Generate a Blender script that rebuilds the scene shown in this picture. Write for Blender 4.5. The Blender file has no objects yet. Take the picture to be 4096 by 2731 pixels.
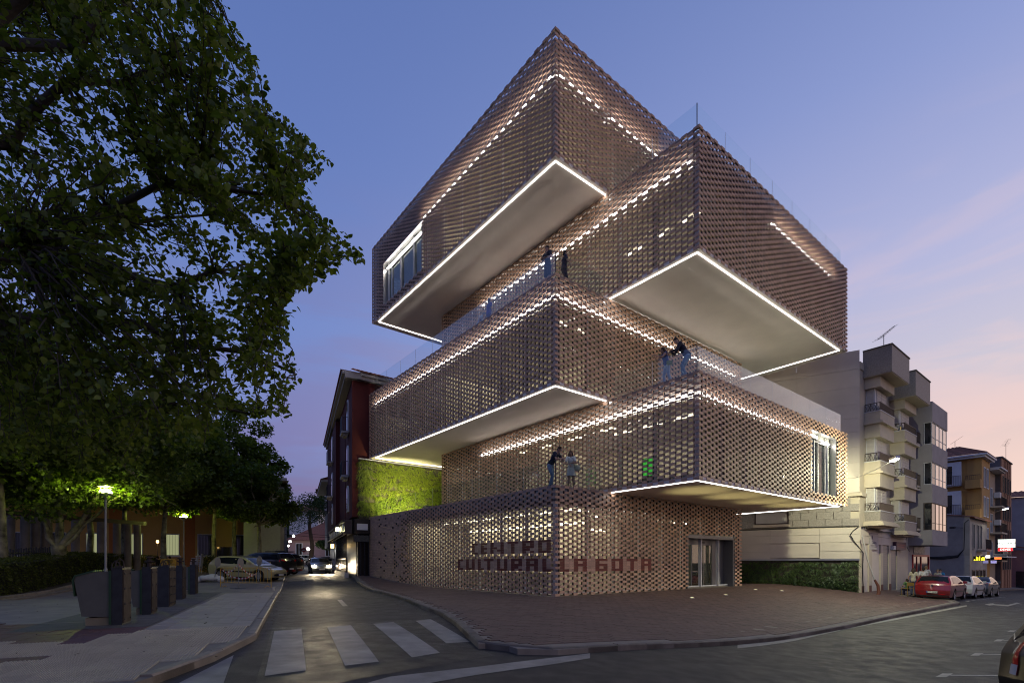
import bpy, bmesh, math, random
import numpy as np
from mathutils import Vector, Matrix
random.seed(7); RNG = np.random.default_rng(11)
R = math.radians
sc = bpy.context.scene
COL = sc.collection
# ------------------------------------------------------------------ camera, sky, exposure
cam = bpy.data.cameras.new('camera'); camo = bpy.data.objects.new('camera', cam); COL.objects.link(camo)
camo.location = (0, 0, 1.42); camo.rotation_euler = (R(90), 0, 0)
cam.sensor_width = 36; cam.lens = 2010.2 / 4096 * 36; cam.shift_y = (2247.3 - 1365.5) / 4096
cam.clip_start = 0.05; cam.clip_end = 5000
sc.camera = camo
sc.render.engine = 'CYCLES'
sc.cycles.use_denoising = True; sc.cycles.denoising_prefilter = 'ACCURATE'; sc.cycles.filter_width = 1.1
sc.cycles.max_bounces = 6; sc.cycles.diffuse_bounces = 3; sc.cycles.glossy_bounces = 3
sc.cycles.transparent_max_bounces = 24; sc.cycles.transmission_bounces = 4
sc.cycles.sample_clamp_indirect = 4.0; sc.cycles.caustics_reflective = False; sc.cycles.caustics_refractive = False
sc.view_settings.view_transform = 'Standard'; sc.view_settings.look = 'None'
sc.view_settings.exposure = 0; sc.view_settings.gamma = 1

world = bpy.data.worlds.new('World'); sc.world = world; world.use_nodes = True
def build_sky():
    nt = world.node_tree; N = nt.nodes; L = nt.links; N.clear()
    out = N.new('ShaderNodeOutputWorld'); bg = N.new('ShaderNodeBackground'); L.new(bg.outputs[0], out.inputs[0])
    tc = N.new('ShaderNodeTexCoord'); sep = N.new('ShaderNodeSeparateXYZ')
    nrm = N.new('ShaderNodeVectorMath'); nrm.operation = 'NORMALIZE'
    L.new(tc.outputs['Generated'], nrm.inputs[0]); L.new(nrm.outputs[0], sep.inputs[0])
    def ramp(stops):
        r = N.new('ShaderNodeValToRGB'); e = r.color_ramp.elements
        e[0].position, e[0].color = stops[0][0], (*stops[0][1], 1)
        e[1].position, e[1].color = stops[-1][0], (*stops[-1][1], 1)
        for p, c in stops[1:-1]:
            x = e.new(p); x.color = (*c, 1)
        L.new(sep.outputs['Z'], r.inputs[0]); return r
    # dusk gradient away from the sunset, and towards it (the sun has set to the right of the view)
    A = ramp([(0.0, (.125, .115, .21)), (.10, (.155, .150, .30)), (.22, (.180, .220, .47)), (.40, (.150, .220, .50)), (.62, (.110, .175, .43)), (.85, (.080, .135, .35)), (1.0, (.07, .12, .32))])
    B = ramp([(0.0, (.92, .64, .50)), (.06, (.90, .64, .52)), (.19, (.72, .545, .51)), (.28, (.56, .52, .59)), (.43, (.43, .44, .64)), (.62, (.26, .315, .575)), (.85, (.12, .18, .42)), (1.0, (.07, .12, .32))])
    # azimuth factor: direction of the sunset (cos of horizontal angle)
    dot = N.new('ShaderNodeVectorMath'); dot.operation = 'DOT_PRODUCT'
    dot.inputs[1].default_value = (math.sin(R(78)), math.cos(R(78)), 0)
    L.new(nrm.outputs[0], dot.inputs[0])
    mr = N.new('ShaderNodeMapRange'); mr.interpolation_type = 'SMOOTHSTEP'
    mr.inputs['From Min'].default_value = -.30; mr.inputs['From Max'].default_value = .98
    L.new(dot.outputs['Value'], mr.inputs['Value'])
    mix = N.new('ShaderNodeMix'); mix.data_type = 'RGBA'
    L.new(mr.outputs[0], mix.inputs['Factor']); L.new(A.outputs[0], mix.inputs['A']); L.new(B.outputs[0], mix.inputs['B'])
    # thin streaky clouds
    mp = N.new('ShaderNodeMapping'); mp.inputs['Scale'].default_value = (1.6, 1.6, 9.0); mp.inputs['Rotation'].default_value = (R(12), R(-14), 0)
    L.new(nrm.outputs[0], mp.inputs[0])
    nz = N.new('ShaderNodeTexNoise'); nz.inputs['Scale'].default_value = 1.9; nz.inputs['Detail'].default_value = 6; nz.inputs['Distortion'].default_value = .6
    L.new(mp.outputs[0], nz.inputs['Vector'])
    cr = N.new('ShaderNodeMapRange'); cr.interpolation_type = 'SMOOTHSTEP'
    cr.inputs['From Min'].default_value = .44; cr.inputs['From Max'].default_value = .64
    L.new(nz.outputs['Fac'], cr.inputs['Value'])
    low = N.new('ShaderNodeMapRange'); low.inputs['From Min'].default_value = .60; low.inputs['From Max'].default_value = .05
    L.new(sep.outputs['Z'], low.inputs['Value'])
    m1 = N.new('ShaderNodeMath'); m1.operation = 'MULTIPLY'; L.new(cr.outputs[0], m1.inputs[0]); L.new(low.outputs[0], m1.inputs[1])
    m2 = N.new('ShaderNodeMath'); m2.operation = 'MULTIPLY'; m2.inputs[1].default_value = .60; L.new(m1.outputs[0], m2.inputs[0])
    cc = N.new('ShaderNodeMix'); cc.data_type = 'RGBA'
    cc.inputs['A'].default_value = (.185, .135, .275, 1); cc.inputs['B'].default_value = (.88, .60, .53, 1)
    L.new(mr.outputs[0], cc.inputs['Factor'])
    mx = N.new('ShaderNodeMix'); mx.data_type = 'RGBA'
    L.new(m2.outputs[0], mx.inputs['Factor']); L.new(mix.outputs['Result'], mx.inputs['A']); L.new(cc.outputs['Result'], mx.inputs['B'])
    # the last of the physical twilight sky on top
    sky = N.new('ShaderNodeTexSky'); sky.sky_type = 'NISHITA'; sky.sun_disc = False
    sky.sun_elevation = R(-3); sky.sun_rotation = R(78)
    sm = N.new('ShaderNodeVectorMath'); sm.operation = 'SCALE'; sm.inputs['Scale'].default_value = .05; L.new(sky.outputs[0], sm.inputs[0])
    ad = N.new('ShaderNodeVectorMath'); ad.operation = 'ADD'; L.new(mx.outputs['Result'], ad.inputs[0]); L.new(sm.outputs[0], ad.inputs[1])
    L.new(ad.outputs[0], bg.inputs['Color']); bg.inputs['Strength'].default_value = 1.15
build_sky()
sun = bpy.data.lights.new('sun', 'SUN'); suno = bpy.data.objects.new('sun', sun); COL.objects.link(suno)
sun.energy = .10; sun.angle = R(40); sun.color = (1, .62, .45)          # afterglow where the sun has gone down
suno.rotation_euler = Vector((-math.sin(R(100)) * .98, -math.cos(R(100)) * .98, -.14)).to_track_quat('-Z', 'Y').to_euler()

# ------------------------------------------------------------------ materials
def mat(name, col, rough=.7, metal=0, var=0, vscale=6, bump=0, bscale=40, emit=None, estr=1, island=0, objrand=0, spec=.4, coat=0, col2=None, dirt=0):
    m = bpy.data.materials.new(name); m.use_nodes = True
    nt = m.node_tree; N = nt.nodes; L = nt.links; p = N['Principled BSDF']
    p.inputs['Base Color'].default_value = (*col, 1); p.inputs['Roughness'].default_value = rough
    p.inputs['Metallic'].default_value = metal; p.inputs['Specular IOR Level'].default_value = spec
    if coat: p.inputs['Coat Weight'].default_value = coat; p.inputs['Coat Roughness'].default_value = .05
    tc = None
    if var or bump or dirt: tc = N.new('ShaderNodeTexCoord')
    cur = None
    if var:
        nz = N.new('ShaderNodeTexNoise'); nz.inputs['Scale'].default_value = vscale; nz.inputs['Detail'].default_value = 6
        L.new(tc.outputs['Object'], nz.inputs['Vector'])
        mx = N.new('ShaderNodeMix'); mx.data_type = 'RGBA'
        c2 = col2 or tuple(min(1, c * (1 + var)) for c in col)
        mx.inputs['A'].default_value = (*[c * (1 - var) for c in col], 1); mx.inputs['B'].default_value = (*c2, 1)
        rm = N.new('ShaderNodeMapRange'); rm.inputs['From Min'].default_value = .3; rm.inputs['From Max'].default_value = .7
        L.new(nz.outputs['Fac'], rm.inputs['Value']); L.new(rm.outputs[0], mx.inputs['Factor']); cur = mx.outputs['Result']
    if dirt:
        nz = N.new('ShaderNodeTexNoise'); nz.inputs['Scale'].default_value = .7; nz.inputs['Detail'].default_value = 8; nz.inputs['Roughness'].default_value = .7
        L.new(tc.outputs['Object'], nz.inputs['Vector'])
        rm = N.new('ShaderNodeMapRange'); rm.inputs['From Min'].default_value = .4; rm.inputs['From Max'].default_value = .75; rm.inputs['To Min'].default_value = 1; rm.inputs['To Max'].default_value = 1 - dirt
        L.new(nz.outputs['Fac'], rm.inputs['Value'])
        mu = N.new('ShaderNodeVectorMath'); mu.operation = 'SCALE'
        if cur: L.new(cur, mu.inputs[0])
        else: mu.inputs[0].default_value = col
        L.new(rm.outputs[0], mu.inputs['Scale']); cur = mu.outputs[0]
    if island or objrand:
        rnd = N.new('ShaderNodeNewGeometry').outputs['Random Per Island'] if island else N.new('ShaderNodeObjectInfo').outputs['Random']
        k = island or objrand
        rm = N.new('ShaderNodeMapRange'); rm.inputs['To Min'].default_value = 1 - k; rm.inputs['To Max'].default_value = 1 + k
        L.new(rnd, rm.inputs['Value'])
        mu = N.new('ShaderNodeVectorMath'); mu.operation = 'SCALE'
        if cur: L.new(cur, mu.inputs[0])
        else: mu.inputs[0].default_value = col
        L.new(rm.outputs[0], mu.inputs['Scale']); cur = mu.outputs[0]
    if cur: L.new(cur, p.inputs['Base Color'])
    if bump:
        nz = N.new('ShaderNodeTexNoise'); nz.inputs['Scale'].default_value = bscale; nz.inputs['Detail'].default_value = 5
        L.new(tc.outputs['Object'], nz.inputs['Vector'])
        b = N.new('ShaderNodeBump'); b.inputs['Strength'].default_value = bump; b.inputs['Distance'].default_value = .02
        L.new(nz.outputs['Fac'], b.inputs['Height']); L.new(b.outputs[0], p.inputs['Normal'])
    if emit:
        p.inputs['Emission Color'].default_value = (*emit, 1); p.inputs['Emission Strength'].default_value = estr
    return m
def emitter(name, col, s):
    m = bpy.data.materials.new(name); m.use_nodes = True; nt = m.node_tree; nt.nodes.clear()
    o = nt.nodes.new('ShaderNodeOutputMaterial'); e = nt.nodes.new('ShaderNodeEmission')
    e.inputs[0].default_value = (*col, 1); e.inputs[1].default_value = s; nt.links.new(e.outputs[0], o.inputs[0]); return m
def glassmat(name, tint=(.8, .9, .92), refl=.12, rough=.02, opaque=0, dark=(.03, .035, .04), mx=1.0, pw=5):
    """thin pane: fresnel reflection over a clear (or partly opaque) pane"""
    m = bpy.data.materials.new(name); m.use_nodes = True; nt = m.node_tree; N = nt.nodes; L = nt.links; N.clear()
    o = N.new('ShaderNodeOutputMaterial'); tr = N.new('ShaderNodeBsdfTransparent'); gl = N.new('ShaderNodeBsdfGlossy')
    tr.inputs[0].default_value = (*tint, 1); gl.inputs['Roughness'].default_value = rough; gl.inputs['Color'].default_value = (.95, .95, .95, 1)
    fr = N.new('ShaderNodeLayerWeight'); fr.inputs['Blend'].default_value = .5
    mr = N.new('ShaderNodeMapRange'); mr.inputs['To Min'].default_value = refl; mr.inputs['To Max'].default_value = mx
    pn = N.new('ShaderNodeMath'); pn.operation = 'POWER'; pn.inputs[1].default_value = pw
    L.new(fr.outputs['Facing'], pn.inputs[0]); L.new(pn.outputs[0], mr.inputs['Value'])
    mxs = N.new('ShaderNodeMixShader'); L.new(mr.outputs[0], mxs.inputs[0])
    base = tr
    if opaque:
        d = N.new('ShaderNodeBsdfDiffuse'); d.inputs[0].default_value = (*dark, 1)
        m0 = N.new('ShaderNodeMixShader'); m0.inputs[0].default_value = opaque; L.new(tr.outputs[0], m0.inputs[1]); L.new(d.outputs[0], m0.inputs[2]); base = m0
    L.new(base.outputs[0], mxs.inputs[1]); L.new(gl.outputs[0], mxs.inputs[2]); L.new(mxs.outputs[0], o.inputs[0]); return m

# ------------------------------------------------------------------ object helpers
def ident(x, y, z): return (x, y, z)
class MB:
    def __init__(s, fn=None): s.v = []; s.f = []; s.mi = []; s.fn = fn or ident
    def add(s, vs, fs, mi=0, fn=None):
        n = len(s.v); g = fn or s.fn
        s.v += [tuple(g(*p)) for p in vs]; s.f += [tuple(i + n for i in f) for f in fs]; s.mi += [mi] * len(fs); return s
    def box(s, x0, x1, y0, y1, z0, z1, mi=0, fn=None):
        return s.add([(x0, y0, z0), (x1, y0, z0), (x1, y1, z0), (x0, y1, z0), (x0, y0, z1), (x1, y0, z1), (x1, y1, z1), (x0, y1, z1)],
                     [(0, 3, 2, 1), (4, 5, 6, 7), (0, 1, 5, 4), (1, 2, 6, 5), (2, 3, 7, 6), (3, 0, 4, 7)], mi, fn)
    def poly(s, pts, mi=0): return s.add(pts, [tuple(range(len(pts)))], mi)
    def prism(s, pts, axis, t0, t1, mi=0):
        """2-D outline extruded along axis 'x','y' or 'z'"""
        f = {'x': lambda p, t: (t, p[0], p[1]), 'y': lambda p, t: (p[0], t, p[1]), 'z': lambda p, t: (p[0], p[1], t)}[axis]
        n = len(pts)
        return s.add([f(p, t0) for p in pts] + [f(p, t1) for p in pts],
                     [tuple(range(n))[::-1], tuple(range(n, 2 * n))] + [(i, (i + 1) % n, n + (i + 1) % n, n + i) for i in range(n)], mi)
    def tube(s, pts, rad, n=6, mi=0, cap=True):
        pts = [Vector(s.fn(*p)) for p in pts]
        rad = [float(r) for r in rad] if hasattr(rad, '__len__') else [rad] * len(pts)
        vs = []; prev = None
        for i, p in enumerate(pts):
            d = (pts[min(i + 1, len(pts) - 1)] - pts[max(i - 1, 0)])
            d = d.normalized() if d.length > 1e-9 else Vector((0, 0, 1))
            u = (prev - d * prev.dot(d)) if prev is not None else (Vector((1, 0, 0)) if abs(d.x) < .8 else Vector((0, 1, 0))).cross(d)
            u = u.normalized() if u.length > 1e-6 else d.orthogonal().normalized(); prev = u; w = d.cross(u)
            vs += [tuple(p + rad[i] * (math.cos(2 * math.pi * k / n) * u + math.sin(2 * math.pi * k / n) * w)) for k in range(n)]
        fs = [(i * n + k, i * n + (k + 1) % n, (i + 1) * n + (k + 1) % n, (i + 1) * n + k) for i in range(len(pts) - 1) for k in range(n)]
        if cap: fs += [tuple(range(n))[::-1], tuple(range((len(pts) - 1) * n, len(pts) * n))]
        return s.add(vs, fs, mi, ident)
    def lathe(s, prof, n=12, c=(0, 0), mi=0, cap=True):
        vs = [(c[0] + r * math.cos(2 * math.pi * k / n), c[1] + r * math.sin(2 * math.pi * k / n), z) for r, z in prof for k in range(n)]
        m = len(prof)
        fs = [(i * n + k, i * n + (k + 1) % n, (i + 1) * n + (k + 1) % n, (i + 1) * n + k) for i in range(m - 1) for k in range(n)]
        if cap: fs += [tuple(range(n))[::-1], tuple(range((m - 1) * n, m * n))]
        return s.add(vs, fs, mi)
    def mesh(s, name, mats):
        me = bpy.data.meshes.new(name); me.from_pydata(s.v, [], s.f)
        for m in (mats if isinstance(mats, (list, tuple)) else [mats]): me.materials.append(m)
        if any(s.mi): me.polygons.foreach_set('material_index', s.mi)
        me.update(); return me
    def build(s, name, mats, parent=None, smooth=False, **kw):
        me = s.mesh(name, mats)
        if smooth: shade(me, smooth)
        return link(name, me, parent, **kw)
def shade(me, ang=40):
    me.polygons.foreach_set('use_smooth', [True] * len(me.polygons))
    me.set_sharp_from_angle(angle=R(ang if ang is not True else 40))
def link(name, me, parent=None, label=None, cat=None, group=None, kind=None):
    o = bpy.data.objects.new(name, me); COL.objects.link(o)
    if parent is not None: o.parent = parent
    tag(o, label, cat, group, kind); return o
def tag(o, label=None, cat=None, group=None, kind=None):
    if label: o['label'] = label
    if cat: o['category'] = cat
    if group: o['group'] = group
    if kind: o['kind'] = kind
    return o
def empty(name, label, cat, group=None, loc=(0, 0, 0), rz=0):
    o = bpy.data.objects.new(name, None); COL.objects.link(o); o.location = loc; o.rotation_euler = (0, 0, rz); o.empty_display_size = .2
    return tag(o, label, cat, group)
KIDS = {}
def copy_tree(o, parent=None):
    c = o.copy(); COL.objects.link(c)
    if parent is not None: c.parent = parent
    for ch in list(o.children): copy_tree(ch, c)
    return c
def set_color(root, old, new):
    """give a copied thing another paint by object-linked slots"""
    for o in [root] + list(root.children_recursive):
        if o.type == 'MESH':
            for sl in o.material_slots:
                if sl.material == old: sl.link = 'OBJECT'; sl.material = new
def lamp(name, kind, loc, energy, col, parent=None, radius=.1, tgt=None, spot=None, blend=.6):
    l = bpy.data.lights.new(name, kind); l.energy = energy; l.color = col
    if kind in ('POINT', 'SPOT'): l.shadow_soft_size = radius
    o = bpy.data.objects.new(name, l); COL.objects.link(o); o.location = loc
    if tgt: o.rotation_euler = (Vector(tgt) - Vector(loc)).to_track_quat('-Z', 'Y').to_euler()
    if spot: l.spot_size = R(spot); l.spot_blend = blend
    if parent is not None: o.parent = parent
    return o

# ------------------------------------------------------------------ site frame and terrain
TH = 0.6702; P0 = (1.7866, 20.76)
ER = (math.cos(TH), math.sin(TH)); EL = (-math.sin(TH), math.cos(TH))      # along the avenue / along the building's left side
DS = (-.395, .919); DN = (.919, .395)                                      # along / across the side street
def AB(a, b): return (P0[0] + a * ER[0] + b * EL[0], P0[1] + a * ER[1] + b * EL[1])
def toab(x, y):
    dx, dy = x - P0[0], y - P0[1]; return dx * ER[0] + dy * ER[1], dx * EL[0] + dy * EL[1]
def SN(s, n): return (s * DS[0] + n * DN[0], s * DS[1] + n * DN[1])        # street coordinates
def tosn(x, y): return x * DS[0] + y * DS[1], x * DN[0] + y * DN[1]
def Bf(a, b, z): x, y = AB(a, b); return (x, y, z)
def sst(a, b, x): t = min(1, max(0, (x - a) / (b - a))); return t * t * (3 - 2 * t)
def terr(x, y):
    a, b = toab(x, y); s, n = tosn(x, y)
    z = .5 * sst(28, 39, s) * (1 - sst(11, 18, n))
    z += .02 * max(0, s - 60) * (1 - sst(11, 18, n))
    T = min(1, max(0, -b / 7.5)); T = T * T * (3 - 2 * T) * .5 + T * .5
    z -= .75 * T * sst(-3, 9, x)
    z -= .024 * max(0, a - 26) * sst(14, 4, b) if b > 4 else .024 * max(0, a - 26)
    return z
def gz(x, y, dz=0): return (x, y, terr(x, y) + dz)
def gp(u, v, dz=0):
    """ground point seen at photo pixel u,v (4096 px wide), at dz above the paving"""
    Y = 15.
    for _ in range(60):
        z = terr((u - 2048) / 2010.2 * Y, Y) + dz
        Yn = 2010.2 * (1.42 - z) / max(3, v - 2247.3); Y = .5 * Y + .5 * Yn
    return ((u - 2048) / 2010.2 * Y, Y)
def drape(name, poly, dz, m, step=1.0, parent=None, thick=0, **kw):
    """a sheet laid on the terrain: outline cut on a world-aligned grid"""
    bm = bmesh.new()
    bm.faces.new([bm.verts.new((x, y, 0)) for x, y in poly])
    for ax in (0, 1):
        lo = min(p[ax] for p in poly); hi = max(p[ax] for p in poly)
        k = math.floor(lo / step) + 1
        while k * step < hi:
            co = [0, 0, 0]; no = [0, 0, 0]; co[ax] = k * step; no[ax] = 1
            bmesh.ops.bisect_plane(bm, geom=bm.verts[:] + bm.edges[:] + bm.faces[:], plane_co=co, plane_no=no); k += 1
    bmesh.ops.recalc_face_normals(bm, faces=bm.faces)
    if bm.faces and sum(f.normal.z for f in bm.faces) < 0: bmesh.ops.reverse_faces(bm, faces=bm.faces[:])
    for v in bm.verts: v.co.z = terr(v.co.x, v.co.y) + dz
    if thick:
        be = [e for e in bm.edges if e.is_boundary]
        r = bmesh.ops.extrude_edge_only(bm, edges=be)
        for g in r['geom']:
            if isinstance(g, bmesh.types.BMVert): g.co.z -= thick
    bmesh.ops.triangulate(bm, faces=[f for f in bm.faces if len(f.verts) > 4])
    me = bpy.data.meshes.new(name); bm.to_mesh(me); bm.free(); me.materials.append(m)
    return link(name, me, parent, **kw)
# ================================================================== THE GROUND
def road_mat(name, col, rough, bump, wet=0):
    m = mat(name, col, rough, var=.14, vscale=6, bump=bump, bscale=170, dirt=.22, spec=.35)
    nt = m.node_tree; N = nt.nodes; L = nt.links; p = N['Principled BSDF']
    tc = N.new('ShaderNodeTexCoord'); nz = N.new('ShaderNodeTexNoise'); nz.inputs['Scale'].default_value = 2.6; nz.inputs['Detail'].default_value = 5
    L.new(tc.outputs['Object'], nz.inputs['Vector']); mr = N.new('ShaderNodeMapRange')
    mr.inputs['From Min'].default_value = .35; mr.inputs['From Max'].default_value = .65
    mr.inputs['To Min'].default_value = rough - .07 - wet; mr.inputs['To Max'].default_value = rough + .08
    L.new(nz.outputs['Fac'], mr.inputs['Value']); L.new(mr.outputs[0], p.inputs['Roughness']); return m
M_road = road_mat('asphalt', (.036, .032, .027), .66, .55)
M_patch = road_mat('repaired asphalt', (.031, .028, .024), .58, .7, .04)
M_paint = mat('road paint', (.27, .25, .21), .6, var=.18, vscale=3, bump=.4, bscale=150, dirt=.55)
M_conc = mat('concrete', (.20, .172, .138), .8, var=.15, vscale=2, bump=.3, bscale=60, dirt=.3)
M_kerb = mat('kerb stone', (.19, .16, .125), .65, var=.2, vscale=4, bump=.5, bscale=30, objrand=.12)
M_kerbp = mat('dark kerb stone', (.125, .105, .085), .7, var=.25, vscale=4, bump=.5, bscale=30, objrand=.16, dirt=.3)
M_slab = mat('grey paving slab', (.29, .25, .195), .62, var=.12, vscale=3, bump=.25, bscale=60, objrand=.10, dirt=.3)
M_slabj = mat('grey slabs', (.29, .25, .195), .62, var=.12, vscale=3, bump=.25, bscale=60, island=.10, dirt=.3)
M_paver = mat('red paver', (.105, .062, .050), .68, var=.15, vscale=5, bump=.35, bscale=70, objrand=.16, dirt=.3)
M_paverj = mat('red pavers', (.105, .062, .050), .68, var=.15, vscale=5, bump=.35, bscale=70, island=.16, dirt=.3)
M_redslab = mat('red band slab', (.105, .042, .030), .6, var=.15, vscale=4, bump=.3, bscale=60, objrand=.14, dirt=.3)
M_soil = mat('soil', (.045, .035, .028), .95, var=.3, vscale=4, bump=.8, bscale=20)
M_tact = mat('tactile slab', (.335, .31, .24), .62, var=.10, vscale=3, objrand=.07, dirt=.28)
def studs(m, pitch=.05):
    nt = m.node_tree; N = nt.nodes; L = nt.links; p = N['Principled BSDF']
    tc = N.new('ShaderNodeTexCoord'); mp = N.new('ShaderNodeMapping'); mp.inputs['Scale'].default_value = (1 / pitch,) * 3
    fr = N.new('ShaderNodeVectorMath'); fr.operation = 'FRACTION'; sb = N.new('ShaderNodeVectorMath'); sb.operation = 'SUBTRACT'; sb.inputs[1].default_value = (.5, .5, 0)
    ml = N.new('ShaderNodeVectorMath'); ml.operation = 'MULTIPLY'; ml.inputs[1].default_value = (1, 1, 0); ln = N.new('ShaderNodeVectorMath'); ln.operation = 'LENGTH'
    mr = N.new('ShaderNodeMapRange'); mr.interpolation_type = 'SMOOTHSTEP'; mr.inputs['From Min'].default_value = .42; mr.inputs['From Max'].default_value = .2
    b = N.new('ShaderNodeBump'); b.inputs['Strength'].default_value = 1; b.inputs['Distance'].default_value = .012
    L.new(tc.outputs['Object'], mp.inputs[0]); L.new(mp.outputs[0], fr.inputs[0]); L.new(fr.outputs[0], sb.inputs[0]); L.new(sb.outputs[0], ml.inputs[0])
    L.new(ml.outputs[0], ln.inputs[0]); L.new(ln.outputs['Value'], mr.inputs['Value']); L.new(mr.outputs[0], b.inputs['Height']); L.new(b.outputs[0], p.inputs['Normal'])
M_tactj = mat('tactile slabs', (.335, .31, .24), .62, var=.10, vscale=3, island=.07, dirt=.28); studs(M_tactj)

def base_ground():
    xs = sorted(set(list(np.arange(-70, 100, 3.)) + list(np.arange(-1000, -69, 60.)) + list(np.arange(100, 1001, 60.))))
    ys = sorted(set(list(np.arange(-30, 120, 3.)) + list(np.arange(-300, -29, 45.)) + list(np.arange(120, 1301, 60.))))
    v = [(x, y, terr(min(95, max(-70, x)), min(118, max(-25, y))) - .22) for y in ys for x in xs]
    n = len(xs); f = [(j * n + i, j * n + i + 1, (j + 1) * n + i + 1, (j + 1) * n + i) for j in range(len(ys) - 1) for i in range(n - 1)]
    me = bpy.data.meshes.new('ground'); me.from_pydata(v, [], f); me.materials.append(M_soil); link('ground', me, kind='structure')
base_ground()
RDZ = -.12
drape('road', [(-34, 100), (-34, -8), (60, -8), (95, 30), (95, 75), (30, 100)], RDZ, M_road, .75, kind='structure')

def inside(x, y, poly):
    c = False; j = len(poly) - 1
    for i in range(len(poly)):
        xi, yi = poly[i]; xj, yj = poly[j]
        if (yi > y) != (yj > y) and x < (xj - xi) * (y - yi) / (yj - yi) + xi: c = not c
        j = i
    return c
def lay(parent, name, cells, ang, L_, W_, m_one, m_many, stuffname, limit=300, top=.0, cut=None, stud=0):
    """cells: centres of alike slabs; the largest in view are parts, the rest one joined part"""
    cells = [c for c in cells if c[1] > 1.5]
    cells.sort(key=lambda c: c[0] ** 2 + c[1] ** 2 + (1e4 if abs(c[0] / c[1]) > 1.15 else 0))
    j = .004
    me = MB().box(-L_ / 2 + j, L_ / 2 - j, -W_ / 2 + j, W_ / 2 - j, -.05, 0).mesh(name, m_one)
    if stud:
        b = MB().box(-L_ / 2 + j, L_ / 2 - j, -W_ / 2 + j, W_ / 2 - j, -.05, 0); k = 8; p = L_ / k; r = p * .34
        for i in range(k):
            for q in range(k):
                cx, cy = -L_ / 2 + (i + .5) * p, -W_ / 2 + (q + .5) * p
                b.add([(cx - r, cy - r, .0), (cx + r, cy - r, .0), (cx + r, cy + r, .0), (cx - r, cy + r, .0), (cx - r * .5, cy - r * .5, stud), (cx + r * .5, cy - r * .5, stud), (cx + r * .5, cy + r * .5, stud), (cx - r * .5, cy + r * .5, stud)], [(4, 5, 6, 7), (0, 1, 5, 4), (1, 2, 6, 5), (2, 3, 7, 6), (3, 0, 4, 7)])
        me = b.mesh(name, m_one)
    for x, y in cells[:limit]:
        o = bpy.data.objects.new(name, me); COL.objects.link(o); o.parent = parent
        e = .2
        sx = (terr(x + e, y) - terr(x - e, y)) / (2 * e); sy = (terr(x, y + e) - terr(x, y - e)) / (2 * e)
        nrm = Vector((-sx, -sy, 1)).normalized(); q = Vector((0, 0, 1)).rotation_difference(nrm)
        o.rotation_mode = 'QUATERNION'; o.rotation_quaternion = q @ Matrix.Rotation(ang, 4, 'Z').to_quaternion()
        o.location = (x, y, terr(x, y) + top + random.uniform(-.002, .003))
    rest = cells[limit:]
    if rest:
        b = MB(); ca, sa = math.cos(ang), math.sin(ang); hl, hw = L_ / 2 - j, W_ / 2 - j
        for x, y in rest:
            d = top + random.uniform(-.002, .003); c4 = []
            for u, v in ((-hl, -hw), (hl, -hw), (hl, hw), (-hl, hw)):
                px, py = x + u * ca - v * sa, y + u * sa + v * ca; c4.append((px, py, terr(px, py) + d))
            b.add(c4 + [(p[0], p[1], p[2] - .03) for p in c4], [(0, 1, 2, 3), (0, 4, 5, 1), (1, 5, 6, 2), (2, 6, 7, 3), (3, 7, 4, 0)])
        b.build(stuffname, m_many, parent, kind='stuff')

# ---- plaza round the cultural centre
c1, c2, c3 = gp(1877, 2535), gp(1995, 2566), gp(2200, 2578)
n1, n2, n3 = gp(3388, 2499), gp(3583, 2458), gp(3841, 2408)
plaza = [SN(70, 3.9), SN(45, 3.75), SN(34, 3.6), SN(27, 3.75), (-4.45, 20.5), (-2.95, 16.6), (-2.03, 14.4), (-1.35, 12.2), c1, (-.62, 9.35), c2, (.1, 9.05), (.85, 9.3), (2.5, 10.7),
         n1, n2, n3, AB(23.4, -8.35), AB(23.4, -6.1), AB(46, -6.1), AB(95, -6.1), AB(95, 14), AB(10, 40), SN(70, 14)]
pav = drape('plaza', plaza, -.012, M_conc, .75, thick=.14, kind='structure')
def kerb(name, pts, w=.16, side=1, parent=None, h=.014, L_=.95, km=None):
    """row of kerb stones, each its own piece; side = which way the stone sits from the line"""
    root = bpy.data.objects.new(name, None); COL.objects.link(root); root['kind'] = 'structure'
    P = [Vector(p) for p in pts]; seg = [(P[i + 1] - P[i]).length for i in range(len(P) - 1)]; tot = sum(seg)
    def at(t):
        i = 0
        while i < len(seg) - 1 and t > seg[i]: t -= seg[i]; i += 1
        return P[i] + (P[i + 1] - P[i]) * (t / seg[i])
    t = 0
    while t < tot - .2:
        q0, q1 = at(t + .006), at(min(tot, t + L_ - .006)); d = (q1 - q0).normalized(); nn = Vector((-d.y, d.x)) * side * w; r = .025
        up = h + random.uniform(-.006, .006); lo = -.16
        def prof(q):
            z = terr(q.x, q.y); e = nn.normalized()
            return [(q.x, q.y, z + lo), (q.x, q.y, z + up - r), (q.x + e.x * r, q.y + e.y * r, z + up), (q.x + nn.x, q.y + nn.y, z + up), (q.x + nn.x, q.y + nn.y, z + lo)]
        a0, a1 = prof(q0), prof(q1)
        MB().add(a0 + a1, [(i, (i + 1) % 5, 5 + (i + 1) % 5, 5 + i) for i in range(5)] + [(4, 3, 2, 1, 0), (5, 6, 7, 8, 9)]).build('kerb_stone', km or M_kerb, root)
        t += L_
    return root
kerb('plaza_kerb', plaza[1:21], side=1, km=M_kerbp)
PAX = []
for r in range(-95, 140):
    for c in range(-40, 140):
        a = (c + .5 * (r % 2)) * .40; b = r * .20
        if a > 27 or b > 24 or (a > -.35 and b > -.2 and a < 15.8): continue
        x, y = AB(a, b)
        if a > 0 and b > 6: continue
        if all(inside(x + dx, y + dy, plaza) for dx in (-.28, .28) for dy in (-.28, .28)): PAX.append((x, y))
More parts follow.
